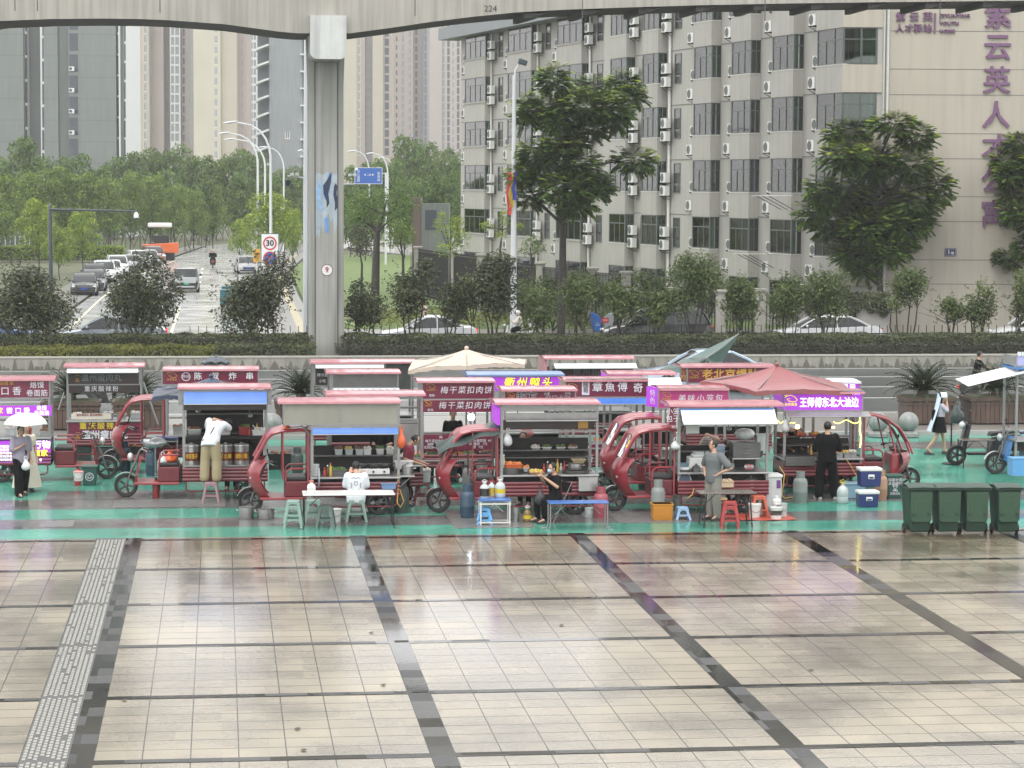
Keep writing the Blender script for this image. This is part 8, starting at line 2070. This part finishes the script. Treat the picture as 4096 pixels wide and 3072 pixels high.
q2=G(108,1966);figure('woman in a long cream dress sharing the white umbrella',(q2.x,q2.y,0),R(20),pose(),cloth('cream_dress',(.52,.49,.40)),.7,None,skirt=(MATS['cloth_cream_dress'],.12,.34),hair='long',scale=.95)
q=G(844,2012);fA=figure('man in white T-shirt and khaki trousers leaning into the barrel cart from a stool',(q.x,q.y+.19,.47),R(168),pose(bend=24,side=-13,ela=(-.38,-.36,1.16),wra=(-.26,-.66,1.12),elb=(.16,-.40,1.18),wrb=(.06,-.68,1.14),hd=(-.15,-.34,1.50),kna=(-.13,-.015,.49),ana=(-.14,.02,.09),toa=(-.16,-.14,.035),knb=(.13,-.015,.49),anb=(.14,.02,.09),tob=(.16,-.14,.035)),c_white,.7,c_khaki,loose=.025,flare=.035,scale=1.0)
S=MB();J_=pose(bend=24,side=-13);S.tube([tuple(J_['sha']+Vector((0,.02,.06))),tuple(J_['ch']+Vector((0,.155,0))),tuple(J_['wa']+Vector((.05,.15,-.02))),tuple(J_['pel']+Vector((.17,.10,.02)))],.016,5);S.build('sling_strap',c_black,fA)
q=AT(925,1800,A.Y+1.7);figure('vendor in white top at the back of the barrel cart',(q.x,A.Y+1.7,0),0,pose(bend=14,wra=(-.15,-.35,1.05),wrb=(.12,-.38,1.05)),c_white,.8,c_black)
q=G(1426,2088);fB=figure('man in white printed T-shirt sitting with his back to us at the white table',(q.x,q.y+.2,0),R(176),sit(wra=(-.16,-.42,.98),wrb=(.14,-.42,.98),hd=(0,-.13,1.14)),c_white,.8,cloth('shorts_dark',(.03,.03,.035)),leg=.5,loose=.025)
pr=MB()
for pp in([(-.10,.92),(-.05,.955),(0,.93),(.05,.955),(.10,.925)],[(-.03,.86),(-.035,.80),(.0,.775),(.035,.80),(.03,.86),(-.03,.86)],[(-.11,.84),(-.09,.78),(-.11,.73)],[(.11,.84),(.085,.79),(.11,.73)],[(-.10,.67),(-.05,.69),(-.06,.65),(0,.68),(.02,.65),(.06,.685),(.11,.66)],[(-.11,.64),(.0,.645),(.11,.63)]):
 pr.tube([(x,.118-.05*abs(x)-.0*z,z)for x,z in pp],.006,4)
pr.build('shirt_print',m_letk,fB)
q=AT(1532,1760,B.Y+1.9);figure('vendor in black top and white shorts behind the plexiglass cart',(q.x,B.Y+1.9,.30),0,pose(wra=(-.22,-.36,1.08),wrb=(.0,-.38,1.05)),c_black,.9,c_white,leg=.42,loose=.03)
q=AT(1626,1800,B.Y+1.6);figure('woman in maroon top working at the pancake cart',(q.x,B.Y+1.6,0),R(75),pose(bend=10,wra=(-.15,-.38,.98),wrb=(.12,-.40,.98),hd=(0,-.12,1.54)),cloth('maroon_top',(.20,.025,.05)),.7,c_black,hair='bun',scale=.98)
q=AT(2098,1790,C_.Y+1.6);figure('vendor in black apron standing inside the stainless cart',(q.x,C_.Y+1.6,0),R(-25),pose(bend=6,wra=(-.18,-.30,.98),wrb=(.16,-.32,.98)),cloth('tan_sleeve',(.30,.20,.15)),.5,c_black,hair='bob',apron=c_black)
q=AT(1812,1700,Lc.Y+1.5);figure('person in dark clothes behind the pancake boards',(q.x,Lc.Y+1.5,0),0,pose(),c_black,.8,c_black)
q=G(2226,2090);fC=figure('man in black wearing a face mask, seated on a folding chair and reading',(q.x,q.y+.15,0),R(-65),sit(wra=(-.05,-.36,.98),wrb=(.07,-.34,.98),ela=(-.24,-.12,.78),elb=(.24,-.12,.78),hd=(0,-.10,1.15)),c_black,.7,c_black)
mb=MB();J_=sit(hd=(0,-.10,1.15));mb.sphere(tuple(J_['hd']+Vector((0,-.065,-.04))),(.055,.045,.045),10,7);mb.build('face_mask',mat('mask_blue',(.30,.48,.60),.7),fC,smooth=60)
t=thing('folding_chair','black folding chair under the masked man','chair',(q.x+.05,q.y+.2,0),R(-65))
mb=MB();mb.box(-.2,.2,-.2,.2,.42,.45);mb.build('seat',m_blk,t,bevel=.01);mb=MB();mb.box(-.2,.2,.22,.24,.62,.84);mb.build('backrest',m_blk,t,bevel=.01)
for s in(-1,1):mb=MB();mb.tube([(s*.2,-.24,0),(s*.2,.24,.86)],.014,6);mb.tube([(s*.19,.26,0),(s*.19,-.2,.44)],.014,6);mb.build('leg',m_steel_d,t)
sack('black shoulder bag hanging beside the folding chair',(q.x-.38,q.y-.1,.38),(.14,.10,.17),mat('bag_black',(.02,.02,.022),.5,bump=.4,bs=8),33)
q=AT(2818,1790,D.Y+1.45);st_m=cloth('striped',(.48,.42,.36));
nn,ll=st_m.node_tree.nodes,st_m.node_tree.links;wv=nn.new('ShaderNodeTexWave');wv.bands_direction='Z';wv.inputs['Scale'].default_value=8.5;tcn=nn.new('ShaderNodeTexCoord');ll.new(tcn.outputs['Object'],wv.inputs['Vector']);mxn=nn.new('ShaderNodeMix');mxn.data_type='RGBA';mxn.inputs[6].default_value=(.12,.08,.07,1);mxn.inputs[7].default_value=(.58,.54,.48,1);ll.new(wv.outputs[0],mxn.inputs[0]);ll.new(mxn.outputs[2],nn['Principled BSDF'].inputs['Base Color'])
figure('woman in striped top bending over inside the awning cart',(q.x,D.Y+1.45,.18),R(40),pose(bend=24,hd=(.05,-.40,1.46),wra=(-.2,-.5,.95),wrb=(.16,-.5,.95)),st_m,.8,c_black,hair='bun',loose=.03)
q=G(2852,2079);figure('man in grey polo shirt and grey trousers, hand on hip, looking up',(q.x,q.y,0),R(-55),pose(elb=(.40,.10,1.12),wrb=(.19,-.04,1.0),ela=(-.36,.08,1.12),wra=(-.19,-.06,1.0),hd=(-.03,-.0,1.57)),cloth('polo_grey',(.115,.125,.13)),.8,cloth('trouser_grey',(.20,.19,.165)),loose=.02,face=Vector((-.5,-.8,.25)),scale=1.03)
q=AT(3178,1780,E_.Y+.75);figure('vendor with black hair and dark apron under the purple sign',(q.x,E_.Y+1.35,0),R(15),pose(bend=16,hd=(.02,-.30,1.46),wra=(-.16,-.42,.98),wrb=(.12,-.42,.98)),cloth('orange_sleeve',(.36,.20,.10)),.6,c_black,hair='bob',apron=c_black)
q=G(3306,1994);figure('man in black shirt and wide black trousers with his back to us',(q.x,q.y,0),R(183),pose(wra=(-.20,-.24,.98),wrb=(.20,-.24,.98),ela=(-.28,.0,1.10),elb=(.28,.0,1.10),hpa=(-.10,0,.90),kna=(-.15,-.015,.49),ana=(-.18,.02,.09),toa=(-.21,-.14,.035),hpb=(.10,0,.90),knb=(.15,-.015,.49),anb=(.18,.02,.09),tob=(.21,-.14,.035)),c_black,1.0,c_black,loose=.02,flare=.025,shoes=mat('shoe_pale',(.35,.35,.34),.6),scale=1.06)
q=G(3756,1817);fW=figure('woman walking with a white cloth over her head, black skirt and sandals',(q.x,q.y,0),R(88),pose(bend=5,wra=(-.05,-.18,1.47),ela=(-.22,-.16,1.22),wrb=(.05,-.18,1.45),elb=(.22,-.18,1.22),ana=(-.08,.36,.16),kna=(-.09,.10,.50),toa=(-.08,.22,.03),anb=(.08,-.18,.09),knb=(.09,-.13,.49),tob=(.08,-.36,.035)),cloth('pale_lilac',(.38,.35,.42)),.9,None,skirt=(c_black,.62,.24),hair='long',scale=.98)
mb=MB();hd=Vector((0,-.07,1.57))
mb.grid(lambda u,v:(hd.x+(.135+.06*u)*math.cos(math.pi*v),hd.y+.06-.0+(.02+.30*u**1.5)+.06*math.sin(math.pi*v)*(1-u),hd.z+.14*math.sin(math.pi*v)*(1-u*.8)-.95*u**1.2+.02*math.sin(v*20)),12,14);mb.grid(lambda u,v:(hd.x+.135*math.cos(math.pi*v),hd.y-.10+.17*u,hd.z+.02+.135*math.sin(math.pi*v)),4,14);mb.build('head_cloth',mat('head_cloth',(.52,.60,.70),.6,vs=3,var=.08,bump=.3,bs=8),fW,smooth=70)
mb=MB();mb.box(-.10,.10,.10,.22,.82,1.25);mb.build('vest_back',c_black,fW,bevel=.05)
q=AT(1700,1300,119);figure('dark haired person seen over the roof of the white sedan',(q.x,119,-.06),R(90),pose(),cloth('pale_pink',(.5,.40,.36)),.7,c_black,hair='short')
q=AT(3995,1300,120.5);figure('woman in white print top and black skirt by the beige wall',(q.x,121.5,-.06),R(30),pose(wra=(-.06,-.20,1.35),ela=(-.26,-.10,1.2)),c_white,.6,None,skirt=(c_black,.45,.25),hair=None,hat=mat('cap_yellow',(.45,.36,.08),.6))
q=AT(4032,1300,120.5);figure('dark dressed woman holding a white folder by the beige wall',(q.x,121.5,-.06),R(-10),pose(wra=(-.10,-.24,1.0),wrb=(.08,-.24,1.0)),cloth('charcoal',(.06,.055,.06)),.9,None,skirt=(c_black,.45,.24),hair='long')
t=thing('folder','white folder held by the dark dressed woman','folder',(q.x-.05,121.2,.80));mb=MB();mb.box(-.22,.22,0,.03,0,.28);mb.build('cover',p_white,t);mb=MB();mb.box(-.22,.22,.03,.035,0,.28);mb.build('back_cover',p_clear,t)
# wet air
hz=bpy.data.materials.new('haze');hz.use_nodes=True
hn,hl_=hz.node_tree.nodes,hz.node_tree.links
hn.remove(hn['Principled BSDF'])
pv=hn.new('ShaderNodeVolumePrincipled');pv.inputs['Color'].default_value=(.94,.95,.95,1);pv.inputs['Density'].default_value=0.00028;pv.inputs['Anisotropy'].default_value=.0
hl_.new(pv.outputs[0],hn['Material Output'].inputs['Volume'])
mb=MB();mb.box(-900,900,-40,1250,-1.3,140)
o=mb.build('haze',hz);o['kind']='stuff';o['label']='thin rainy haze filling the air'
